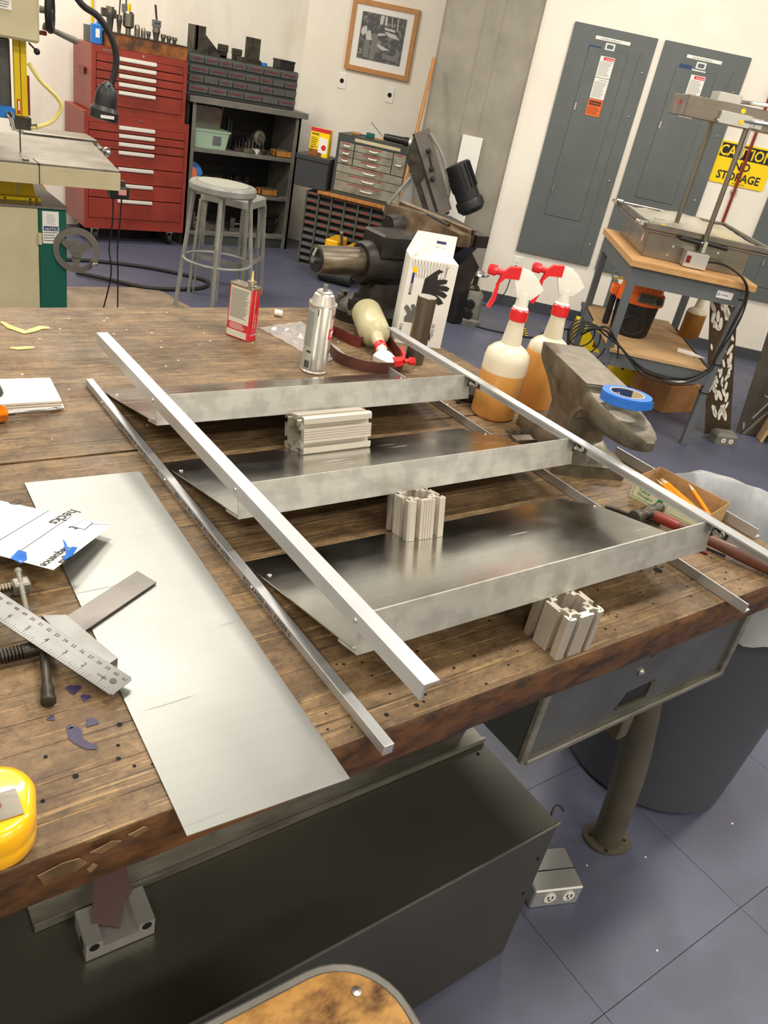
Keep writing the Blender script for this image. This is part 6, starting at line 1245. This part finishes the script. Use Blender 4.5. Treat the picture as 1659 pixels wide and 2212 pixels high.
def ctext(s_, size, m_, a0, z, r=SR-0.0009):
    o = text(s_, size, m_, t, (0, 0, 0), X, Y, ext=0.0)
    for v in o.data.vertices:
        a_ = a0+v.co.x/r; v.co = Vector((r*cos(a_), r*sin(a_), z+v.co.y))
    return o
arc('grey_label', 'label grey', radians(-215), radians(-142), 0.010, 0.140)
arc('seam_line', 'text dark', radians(-137), radians(-135.5), 0.006, 0.142); arc('seam_block', 'text dark', radians(-138.5), radians(-134), 0.128, 0.141)
arc('red_logo', 'danger red', radians(-76), radians(-20), 0.078, 0.101); arc('logo_bar', 'white', radians(-64), radians(-20), 0.084, 0.096, SR-0.0008)
ctext('RUST', 0.014, 'text dark', radians(-66), 0.122); ctext('RUST', 0.009, 'text dark', radians(-62), 0.0855, SR-0.0005); ctext('Clear', 0.012, 'text dark', radians(-66), 0.045)
for i in range(22): arc('label_line', 'text grey', radians(-210), radians(-148-6*random.random()), 0.060+0.0034*i, 0.0612+0.0034*i, SR-0.0008, 5)
for i in range(12): arc('bar_code', 'text dark', radians(-172+2.2*i), radians(-172+2.2*i+0.7+0.6*(i % 2)), 0.012, 0.028, SR-0.0008, 1)
arc('label_title', 'text dark', radians(-168), radians(-146), 0.046, 0.050, SR-0.0008, 5)
MB().lathe([(0.0045, 0.170), (0.0048, 0.182), (0.0046, 0.188), (0.003, 0.1885)], n=14).build('spray_nozzle', 'grey paint', t)
t = thing('white_cap', 'small white plastic cap lying on bench right of the tin', 'fitting', (1.015, 1.750, BZ+0.0085), radians(-35))  # loose white cap, shaped as a short cylinder
MB().lathe([(0.0078, 0), (0.0082, 0.002), (0.0082, 0.018), (0.006, 0.020), (0.0, 0.020)], (-0.01, 0, 0), (1, 0, 0), 18).build('cap_body', 'white plastic', t)
# plastic bag
b = MB(); NB = 16; random.seed(9)
cn = [Vector((0.915, 1.66, BZ)), Vector((1.055, 1.70, BZ)), Vector((1.045, 1.475, BZ)), Vector((0.955, 1.425, BZ))]
vv = []
for i in range(NB+1):
    row = []
    for j in range(NB+1):
        u, v = i/NB, j/NB; p = (cn[0]*(1-u)+cn[1]*u)*(1-v)+(cn[3]*(1-u)+cn[2]*u)*v
        p.z += 0.002+random.random()*0.010*(0.3+sin(pi*u)*sin(pi*v)); row.append(b.b.verts.new(p))
    vv.append(row)
b._m([b.b.faces.new((vv[i][j], vv[i+1][j], vv[i+1][j+1], vv[i][j+1])) for i in range(NB) for j in range(NB)])
o = b.build('plastic_bag', 'poly film', sharp=12); tag(o, 'crumpled clear plastic bag lying flat behind the aerosol can', 'bag')
# bench vise
t = thing('bench_vise', 'huge dark cast bench vise with steel tube at bench far corner', 'vise', (1.30, 1.74, BZ))
MB().loft([[(1.31+0.135*cos(a_), 1.74+0.10*sin(a_), z) for a_ in [2*pi*i/28 for i in range(28)]] for z in (BZ+0.0, BZ+0.026)]).loft([[(1.31+r*cos(a_), 1.74+r*sin(a_)*0.9, z) for a_ in [2*pi*i/28 for i in range(28)]] for r, z in ((0.105, BZ+0.026), (0.092, BZ+0.040), (0.062, BZ+0.055), (0.055, BZ+0.10))]).build('swivel_base', 'vise iron', t, world=True)
for x, y in ((1.205, 1.70), (1.345, 1.645), (1.40, 1.77), (1.26, 1.83)):
    MB().cyl((x, y, BZ+0.022), (x, y, BZ+0.034), 0.017, n=18).cyl((x, y, BZ+0.034), (x, y, BZ+0.044), 0.010, n=6).build('base_bolt', 'steel', t, world=True)
MB().cyl((1.213, 1.705, BZ+0.030), (1.213, 1.705, BZ+0.075), 0.0075, n=12).lathe([(0.017, 0), (0.021, 0.015), (0.019, 0.03), (0.010, 0.036)], (1.213, 1.705, BZ+0.030), (0, 0, 1), 16).build('lock_bolt', 'vise iron', t, world=True)
MB().prism([(-0.013, 0), (0.013, 0), (0.013, 0.032), (-0.013, 0.032)], (1.365, 1.66, BZ+0.028), Vector((0.8, -0.5, 0)), Z, Vector((0.5, 0.8, 0))*0.02).tube([(1.365, 1.655, BZ+0.045), (1.375, 1.648, BZ+0.03), (1.383, 1.643, BZ+0.018)], 0.004, 8, 1).build('swivel_lock', 'steel', t, world=True)
az = BZ+0.146
b = MB().lathe([(0.030, 0.0), (0.036, 0.001), (0.036, 0.18)], (1.104, 1.75, az), (1, 0, 0), 36); b.build('slide_tube', 'vise tube', t, world=True)
MB().lathe([(0.030, 0), (0.030, 0.003), (0.0, 0.003)], (1.101, 1.75, az), (1, 0, 0), 24).build('tube_bore', 'black', t, world=True)
MB().cyl((1.092, 1.75, az), (1.104, 1.75, az), 0.009, n=8).cyl((1.094, 1.75, az+0.010), (1.100, 1.747, az+0.030), 0.004, n=8).build('spindle_end', 'zinc', t, world=True)
MB().lathe([(0.050, 0), (0.056, 0.010), (0.062, 0.045), (0.056, 0.075), (0.052, 0.19)], (1.235, 1.75, az-0.004), (1, 0, 0), 36).build('barrel', 'vise iron', t, world=True)
MB().bb(1.262, 1.690, az+0.020, 1.400, 1.795, az+0.082, 0.006).build('anvil_block', 'vise iron', t, world=True)
MB().loft([[(1.25, 1.71, BZ+0.09), (1.40, 1.71, BZ+0.09), (1.40, 1.79, BZ+0.09), (1.25, 1.79, BZ+0.09)], [(1.255, 1.70, BZ+0.13), (1.45, 1.70, BZ+0.13), (1.45, 1.80, BZ+0.13), (1.255, 1.80, BZ+0.13)]]).build('body_web', 'vise iron', t, world=True)
def jaw(x0, x1, m_, nm, flip):
    ys = [1.59+0.34*i/12 for i in range(13)]; b = MB(); rg = []
    for y in ys:
        w_ = 1-abs((y-1.76)/0.17); nk = max(0, 1-abs((y-1.765)/(0.09 if not flip else 0.14))); zl = az+0.088-(0.075 if not flip else 0.11)*nk**0.8; zt = az+0.118+0.012*w_
        rg.append([(x0-0.05*max(0, nk) if not flip else x0, y, zl), (x1+(0.05*max(0, nk) if flip else 0), y, zl), (x1, y, zt), (x0, y, zt)])
    b.loft(rg); return b.build(nm, m_, t, world=True)
j1 = jaw(1.418, 1.458, 'vise jaw', 'fixed_jaw', False); j2 = jaw(1.478, 1.520, 'vise iron', 'moving_jaw', True)
MB().bb(1.4575, 1.60, az+0.088, 1.464, 1.92, az+0.130, 0.001).build('jaw_plate', 'vise jaw', t, world=True); MB().bb(1.4715, 1.60, az+0.088, 1.478, 1.92, az+0.130, 0.001).build('jaw_plate', 'vise jaw', t, world=True)
MB().lathe([(0.028, 0), (0.036, 0.02), (0.036, 0.11), (0.03, 0.12)], (1.37, 1.835, az+0.075), (1, 0, 0.0), 20).build('jaw_web', 'vise iron', t, world=True)
MB().prism([(0.0, 0.0), (0.10, -0.02), (0.15, -0.07), (0.12, -0.14), (0.0, -0.16)], (1.478, 1.715, az+0.075), X, Z, (0, 0.09, 0)).build('moving_body', 'vise iron', t, world=True)
MB().tube([(1.43, 1.655, az+0.124), (1.43, 1.70, az+0.127), (1.43, 1.75, az+0.129)], 0.006, 8).build('jaw_recess', 'black', j1, world=True)
# laying spray bottle
bd = Vector((-0.40, -0.91, -0.08)).normalized(); bx = Vector((0.88, -0.45, 0.12)); bx = (bx-bd*bx.dot(bd)).normalized(); by = bd.cross(bx)
mrot = Matrix((bx, by, bd)).transposed().to_euler()
t = spray_bottle('spray_bottle', 'yellowed empty spray bottle lying on its side against the vise', (1.206, 1.640, BZ+0.046), 0, None, 0, shell='bottle yellowed', rot=mrot)
t.scale = (0.82, 0.82, 1.0)
# sanding belt
pts = [(1.08, 1.60), (1.02, 1.52), (0.995, 1.43), (1.03, 1.368), (1.10, 1.352), (1.150, 1.385), (1.175, 1.45), (1.205, 1.54), (1.20, 1.60), (1.15, 1.60), (1.12, 1.52), (1.10, 1.53)]
b = MB(); P_ = [Vector((x, y, BZ+0.001)) for x, y in pts]; Q_ = []
for i in range(len(P_)):
    g = lambda k: P_[k % len(P_)]
    for j in range(6):
        s_ = j/6; a_, b_, c_, d_ = g(i-1), g(i), g(i+1), g(i+2); Q_.append(0.5*((2*b_)+(c_-a_)*s_+(2*a_-5*b_+4*c_-d_)*s_*s_+(3*b_-a_-3*c_+d_)*s_**3))
for sgn, m_, nm in ((1, 'belt red', 'grit_face'), (-1, 'belt back', 'cloth_back')):
    b = MB(); rings = []; n_ = len(Q_)
    for i in range(n_):
        d_ = (Q_[(i+1) % n_]-Q_[i-1]).normalized(); s_ = Vector((d_.y, -d_.x, 0))
        o_ = s_*(-0.0003 if sgn > 0 else 0.0003)
        rings.append([b.b.verts.new(Q_[i]+o_), b.b.verts.new(Q_[i]+o_+Z*0.026), b.b.verts.new(Q_[i]+o_+Z*0.026-s_*0.0004*sgn), b.b.verts.new(Q_[i]+o_-s_*0.0004*sgn)])
    b.skin(rings, False, True)
    if sgn == 1: tb_ = thing('sanding_belt', 'dark red sanding belt standing in a loop round the sprayer', 'sanding belt', (1.1, 1.46, BZ))
    b.build(nm, m_, tb_, world=True)
t = thing('steel_round', 'upright dark steel round bar in front of the glove box', 'steel bar', (1.203, 1.412, BZ))
MB().lathe([(0.0215, 0), (0.0225, 0.001), (0.0225, 0.159), (0.0215, 0.160)], n=40).build('bar_body', 'round bar', t); MB().cyl((0, 0, 0.160), (0, 0, 0.1603), 0.021, n=40).build('cut_end', 'bright alu', t)
# glove box
t = thing('glove_box', 'white and purple carton of black nitrile gloves with open flap', 'carton', (1.238, 1.545, BZ), radians(-28.5))
GW, GD, GH = 0.121, 0.080, 0.214
MB().bb(0, 0, 0, GW, GD, GH, 0.0008).build('carton_body', 'white', t)
MB().loft([[(0, GD-0.002, GH), (GW, GD-0.002, GH), (GW, GD, GH), (0, GD, GH)], [(0.02, GD+0.002, GH+0.050), (GW, GD+0.002, GH+0.050), (GW, GD+0.004, GH+0.050), (0.02, GD+0.004, GH+0.050)]]).build('open_flap', 'paper', t)
MB().loft([[(0, 0, GH), (0.002, 0, GH), (0.002, GD, GH), (0, GD, GH)], [(0.03, 0.015, GH+0.035), (0.032, 0.015, GH+0.035), (0.032, GD, GH+0.045), (0.03, GD, GH+0.045)]]).build('side_flap', 'white', t)
b = MB().bb(-0.018, -0.001, -0.004, 0.018, 0, 0.030)
def finger(pts, w__):
    return pts
hand = [(-0.024, -0.028), (-0.010, -0.030), (0.004, -0.024), (0.022, -0.036), (0.034, -0.030), (0.026, -0.021), (0.012, -0.012), (0.034, -0.018), (0.039, -0.010), (0.030, -0.004), (0.014, -0.001), (0.037, -0.001), (0.041, 0.007), (0.032, 0.011), (0.014, 0.010), (0.031, 0.017), (0.032, 0.025), (0.020, 0.025), (0.008, 0.022), (0.006, 0.034), (0.018, 0.043), (0.006, 0.046), (-0.008, 0.034), (-0.022, 0.020)]
b.b.free(); b = MB(); b.prism([(x*1.05, y*1.05) for x, y in hand], (0.068, -0.0003, GH-0.066), X, Z, (0, -0.0006, 0)); b.build('glove_picture', 'glove black', t)
hand2 = [(x*0.75, y*0.9) for x, y in hand]
MB().prism([(y, x) for x, y in hand2], (0.040, -0.0003, 0.075), X, Z, (0, -0.0006, 0)).build('glove_picture', 'text grey', t)
MB().tube([(0.088, -0.0006, 0.02), (0.078, -0.0006, 0.08), (0.080, -0.0006, 0.15)], [0.0022, 0.0016, 0.0008], 6).build('glove_edge', 'text dark', t)
MB().bb(0.012, -0.0008, GH-0.088, 0.018, 0, GH-0.035).build('purple_label', 'purple', t); text('GRIPPER', 0.0068, 'white', t, (0.0175, -0.0012, GH-0.085), Z, -X, ext=0.0001); B('yellow_star', 'yellow sign', 0.012, -0.0009, GH-0.034, 0.022, 0, GH-0.020, 0, t)
text('gloves', 0.011, 'text dark', t, (0.070, GD-0.0005, GH+0.014), X, Z, ext=0.0001); B('purple_label', 'purple', 0.072, GD-0.0012, GH+0.028, 0.096, GD+0.0, GH+0.034, 0, t)
text('Powder Free Industrial Grade Gloves', 0.0058, 'text dark', t, (-0.0004, 0.062, GH-0.012), -Z, -Y, ext=0.0001); text('Powder Free Industrial Grade', 0.0058, 'text dark', t, (0.0925, -0.0004, GH-0.010), -Z, X, ext=0.0001)
B('purple_label', 'purple', 0.070, -0.0008, 0.018, 0.076, 0, 0.062, 0, t); text('GLOVES', 0.010, 'text dark', t, (0.088, -0.0004, 0.062), -Z, X, ext=0.0001); text('1264', 0.011, 'text dark', t, (0.006, -0.0004, 0.052), -Z, X, ext=0.0001)
b = MB()
for i in range(12):
    b.prism([(0.004+0.008*i, GH-0.004), (0.0046+0.008*i, GH-0.004), (0.018+0.0065*i, GH-0.045), (0.0174+0.0065*i, GH-0.045)], (0, -0.0001, 0), X, Z, (0, -0.0003, 0))
    b.prism([(0.1-0.008*i, GH-0.004), (0.0994-0.008*i, GH-0.004), (0.086-0.0065*i, GH-0.045), (0.0866-0.0065*i, GH-0.045)], (0, -0.0001, 0), X, Z, (0, -0.0003, 0))
o = b.build('mesh_print', 'text grey', t); o['kind'] = 'stuff'
# two standing spray bottles
spray_bottle('spray_bottle', 'standing spray bottle of amber fluid nearer the shelf rack', (1.193, 1.112, BZ), radians(140), True, 0.100)
spray_bottle('spray_bottle', 'standing spray bottle of amber fluid half hidden behind the anvil', (1.345, 1.140, BZ), radians(140), True, 0.128)
# black device and cap screw
t = thing('black_gauge', 'small black and grey boxed tool beside the nearer spray bottle', 'tool', (1.172, 1.192, BZ), radians(-35))
MB().bb(-0.016, -0.012, 0, 0.03, 0.012, 0.05, 0.003).build('tool_body', 'grey paint', t); b = MB(); [b.bb(-0.017, -0.0135, 0.003+0.0035*i, 0.031, 0.013, 0.005+0.0035*i) for i in range(5)]; b.build('tool_ribs', 'black', t); MB().cyl((0.004, -0.0125, 0.031), (0.004, -0.0135, 0.031), 0.008).build('tool_dial', 'black', t)
o = MB().cyl((0, 0, 0.004), (0.012, 0.014, 0.004), 0.0035, n=10).cyl((-0.004, -0.005, 0.005), (0, 0, 0.005), 0.0048, n=12).build('cap_screw', 'dark steel'); o.location = (1.150, 1.178, BZ); tag(o, 'tiny black cap screw lying left of the black boxed tool', 'screw')

# anvil
AC = Vector((1.2355, 0.926, BZ)); ad = Vector((-0.43, -0.903, 0)).normalized()
t = thing('anvil', 'worn grey iron anvil with blunt horn standing on bench corner', 'anvil', AC, atan2(ad.y, ad.x))
HT = 0.168
def arect(x, w_, z0, z1, wt=None, k=0.0): wt = wt or w_; return [(x, -w_/2, z0), (x, w_/2, z0), (x+k, wt/2, z1), (x+k, -wt/2, z1)]
# foot and waist
b = MB()
def feet(z, lx, wy, c_): return [(lx, -wy+c_, z), (lx, wy-c_, z), (lx-c_, wy, z), (lx*0.45, wy*0.82, z), (-lx*0.45, wy*0.82, z), (-lx+c_, wy, z), (-lx, wy-c_, z), (-lx, -wy+c_, z), (-lx+c_, -wy, z), (-lx*0.45, -wy*0.82, z), (lx*0.45, -wy*0.82, z), (lx-c_, -wy, z)]
b.loft([feet(0.0, 0.118, 0.076, 0.008), feet(0.024, 0.118, 0.076, 0.010), feet(0.034, 0.104, 0.064, 0.012), feet(0.040, 0.074, 0.050, 0.012), feet(0.050, 0.058, 0.042, 0.010), feet(0.090, 0.060, 0.040, 0.008), feet(0.106, 0.070, 0.041, 0.008), feet(0.122, 0.09, 0.042, 0.006)])
b.build('anvil_base', 'anvil iron', t, sharp=50)
b = MB()
b.loft([arect(-0.158, 0.088, HT-0.026, HT, 0.094), arect(-0.150, 0.084, HT-0.036, HT, 0.096), arect(-0.105, 0.076, HT-0.058, HT, 0.096), arect(-0.06, 0.066, HT-0.092, HT, 0.092), arect(0.04, 0.066, HT-0.086, HT, 0.088), arect(0.078, 0.074, HT-0.064, HT-0.001, 0.088)])
b.build('anvil_body', 'anvil iron', t, sharp=50)
MB().prism([(-0.1575, -0.0465), (0.074, -0.0435), (0.074, 0.0435), (-0.1575, 0.0465)], (0, 0, HT), X, Y, (0, 0, 0.0008)).build('anvil_face', 'anvil face', t)
b = MB(); rings = []
for x, w_, zt, zb in ((0.06, 0.082, HT-0.006, HT-0.078), (0.085, 0.084, HT-0.010, HT-0.076), (0.12, 0.084, HT-0.012, HT-0.072), (0.16, 0.079, HT-0.013, HT-0.066), (0.20, 0.068, HT-0.014, HT-0.060), (0.235, 0.052, HT-0.016, HT-0.052), (0.258, 0.034, HT-0.018, HT-0.044), (0.270, 0.014, HT-0.022, HT-0.036)):
    rg = []
    for i in range(24):
        a_ = 2*pi*i/24; cx_ = cos(a_); sz = sin(a_)
        yy = w_/2*(abs(cx_)**0.75)*(1 if cx_ >= 0 else -1)
        zz2 = (zt if sz >= 0 else zb); zm = zt-0.012
        z = zm+(zt-zm)*min(1, abs(sz)*2.2)**0.6 if sz >= 0 else zm+(zb-zm)*abs(sz)**0.9
        rg.append((x, yy, z))
    rings.append(rg)
b.loft(rings); b.build('horn', 'anvil iron', t, sharp=40)
# blue tape roll on the horn
t = thing('masking_tape', 'roll of blue masking tape resting on the anvil horn', 'tape roll', (1.168, 0.790, BZ+HT+0.001), rot=(radians(-3), radians(2), 0.3))
MB().lathe([(0.0305, 0), (0.0435, 0), (0.044, 0.0007), (0.044, 0.0165), (0.0435, 0.0172), (0.0305, 0.0172), (0.0305, 0)], n=60, caps=False).build('tape_body', 'blue tape', t)
MB().lathe([(0.0290, 0.0002), (0.0305, 0.0002), (0.0305, 0.0178), (0.0290, 0.0178), (0.0290, 0.0002)], n=60, caps=False).build('cardboard_core', 'tape core', t)
b = MB(); b.loft([[(0.0289*cos(a_), 0.0289*sin(a_), 0.001), (0.0289*cos(a_), 0.0289*sin(a_), 0.0165), (0.0286*cos(a_), 0.0286*sin(a_), 0.0165), (0.0286*cos(a_), 0.0286*sin(a_), 0.001)] for a_ in [0.0+1.7*i/16 for i in range(17)]]); b.build('core_print', 'navy', t)
o = text('Scotch', 0.008, 'white', t, (0, 0, 0), X, Y, ext=0.0)
for v in o.data.vertices: a_ = 1.5-v.co.x/0.0284; z_ = 0.005+v.co.y; v.co = Vector((0.0284*cos(a_), 0.0284*sin(a_), z_))
MB().prism([(0, 0), (0.024, 0.001), (0.022, 0.015), (0.002, 0.013)], (0.0442*cos(-2.0), 0.0442*sin(-2.0), 0.001), Vector((-0.80, 0.30, 0)).normalized()*-1, Z, (0.0002, -0.0006, 0)).build('loose_end', 'blue tape', t)
# wire brush, flat bar
t = thing('wire_brush', 'small block with stiff wire bristles lying by the anvil foot', 'brush', (1.140, 0.985, BZ), radians(-8))
MB().bb(0, -0.012, 0, 0.055, 0.012, 0.010, 0.001).build('brush_block', 'steel', t); b = MB(); random.seed(2)
for k in range(90): x, y = random.uniform(0.0, 0.05), random.uniform(0.012, 0.016); b.cyl((x, y, 0.004+random.random()*0.006), (x-0.004+random.random()*0.006, y+0.020+random.random()*0.006, 0.004+random.random()*0.010), 0.0004, n=3)
o = b.build('bristles', 'dark steel', t); o['kind'] = 'stuff'
# pencil box with pencils
t = thing('pencil_box', 'open cream carton printed yellow hexagon holding loose pencils', 'carton', (1.214, 0.738, BZ), 0)
bx0 = [Vector((1.212, 0.742, BZ)), Vector((1.236, 0.596, BZ)), Vector((1.318, 0.612, BZ)), Vector((1.305, 0.757, BZ))]
for k in range(4):
    a_, b_ = bx0[k], bx0[(k+1) % 4]; hgt_ = 0.040; n_ = (b_-a_).cross(Z).normalized()
    MB().loft([[a_, b_, b_+n_*0.001, a_+n_*0.001], [a_+Z*hgt_, b_+Z*(hgt_+0.003*(k == 1)), b_+n_*0.001+Z*hgt_, a_+n_*0.001+Z*hgt_]]).build('carton_side', 'box cream' if k == 0 else 'box kraft', t, world=True)
MB().loft([[p+Z*0.0005 for p in bx0], [p+Z*0.0015 for p in bx0]]).build('carton_floor', 'box kraft', t, world=True)
d_ = (bx0[1]-bx0[0]).normalized(); n_ = Vector((d_.y, -d_.x, 0)); n_ = -n_ if n_.x > 0 else n_
f0 = bx0[0]+n_*0.0014
MB().prism([(0.004, 0.004), (0.072, 0.004), (0.072, 0.0046), (0.004, 0.0046)], f0, d_, Z, n_*0.0003).prism([(0.004, 0.036), (0.072, 0.036), (0.072, 0.0366), (0.004, 0.0366)], f0, d_, Z, n_*0.0003).prism([(0.004, 0.004), (0.0046, 0.004), (0.0046, 0.036), (0.004, 0.036)], f0, d_, Z, n_*0.0003).prism([(0.072, 0.004), (0.0726, 0.004), (0.0726, 0.036), (0.072, 0.036)], f0, d_, Z, n_*0.0003).prism([(0.082, 0.006), (0.13, 0.006), (0.138, 0.018), (0.13, 0.030), (0.082, 0.030), (0.082, 0.0294), (0.1295, 0.0294), (0.137, 0.018), (0.1295, 0.0066), (0.082, 0.0066)], f0, d_, Z, n_*0.0003).build('green_outline', 'text green', t, world=True)
for k, s_ in enumerate(('4095-Y', 'Yellow', 'Hexagon')): text(s_, 0.0085, 'text green', t, f0+d_*0.014+Z*(0.026-0.008*k)+n_*0.0002, d_, Z, world=True, ext=0.0001)
MB().prism([(0.0, 0.0), (0.003, 0.010), (0.006, 0.020), (0.013, 0.018), (0.012, 0.006), (0.006, -0.002)], f0+d_*0.052+Z*0.013, d_, Z, n_*0.0004).build('green_mark', 'text green', t, world=True)
def pencil(lab, a_, b_):
    a_, b_ = Vector(a_), Vector(b_); d = (b_-a_).normalized(); L_ = (b_-a_).length
    t = thing('pencil', lab, 'pencil', a_, 0, 'yellow pencils in the carton')
    MB().lathe([(0.0036, 0), (0.0036, L_-0.016)], a_, d, 6).build('barrel', 'pencil', t, world=True); MB().lathe([(0.0036, 0), (0.0012, 0.012), (0.0004, 0.016)], a_+d*(L_-0.016), d, 6).build('point', 'tape core', t, world=True)
pencil('yellow pencil in carton, leftmost of the four', (1.262, 0.612, BZ+0.010), (1.268, 0.735, BZ+0.030))
pencil('yellow pencil in carton, second from the left', (1.270, 0.614, BZ+0.012), (1.276, 0.733, BZ+0.031))
pencil('yellow pencil in carton, third from the left', (1.279, 0.618, BZ+0.010), (1.284, 0.736, BZ+0.030))
pencil('yellow pencil at the right wall of carton, steeper than the others', (1.288, 0.618, BZ+0.012), (1.306, 0.692, BZ+0.038))
o = MB().bb(0, 0, 0, 0.003, 0.33, 0.020).bb(0.003, 0, 0, 0.019, 0.33, 0.003).build('aluminium_angle', 'alu rail'); o.location = (1.325, 0.548, BZ+0.001); tag(o, 'short aluminium angle offcut on bench beyond the right rail', 'metal angle')
# ball hammer
t = thing('hammer', 'black headed hammer with red brown wooden handle beside carton', 'hammer', (1.16, 0.655, BZ+0.018))
hf = Vector((1.118, 0.660, BZ+0.016)); hb = Vector((1.205, 0.668, BZ+0.020)); hd = (hb-hf).normalized()
MB().lathe([(0.0115, 0), (0.0135, 0.002), (0.0135, 0.014), (0.010, 0.020), (0.009, 0.030), (0.012, 0.036), (0.012, 0.054), (0.008, 0.062), (0.0095, 0.068), (0.0105, 0.076), (0.006, 0.086)], hf, hd, 22).build('head', 'dark steel', t, world=True)
h0, h1 = Vector((1.160, 0.660, BZ+0.018)), Vector((1.245, 0.425, BZ+0.017)); hx = (h1-h0).normalized()
MB().lathe([(0.0085, -0.012), (0.009, 0.012), (0.0088, 0.05), (0.0105, 0.12), (0.0135, 0.17), (0.0150, 0.21), (0.0135, 0.245), (0.011, 0.25)], h0, hx, 20, u=(0, 0, 1), sy=0.8).build('handle', 'handle wood', t, world=True)
MB().lathe([(0.0095, 0.010), (0.0098, 0.016), (0.0094, 0.048), (0.0090, 0.052)], h0, hx, 20).build('red_collar', 'pipe red', t, world=True)
for lab, p0, p1, r, m_ in (('thin dark punch lying left of the hammer head', (1.118, 0.722, BZ+0.0045), (1.170, 0.640, BZ+0.0045), 0.0040, 'dark steel'), ('black rod lying beside the hammer handle', (1.170, 0.610, BZ+0.003), (1.205, 0.528, BZ+0.003), 0.0028, 'black'), ('short red rod near the third shelf lip', (1.165, 0.577, BZ+0.0035), (1.178, 0.545, BZ+0.0035), 0.0032, 'red dark')):
    o = MB().cyl((0, 0, 0), Vector(p1)-Vector(p0), r, r*0.8, 10).build('steel_punch' if 'punch' in lab else 'round_rod', m_); o.location = p0; tag(o, lab, 'punch' if 'punch' in lab else 'rod')
o = MB().lathe([(0.004, 0), (0.004, 0.010), (0.003, 0.012)], (0, 0, 0), (0, 0, 1), 12).build('yellow_plug', 'tape yellow'); o.location = (1.252, 0.580, BZ+0.0005); tag(o, 'tiny yellow plug standing right of the front shelf corner', 'plug')
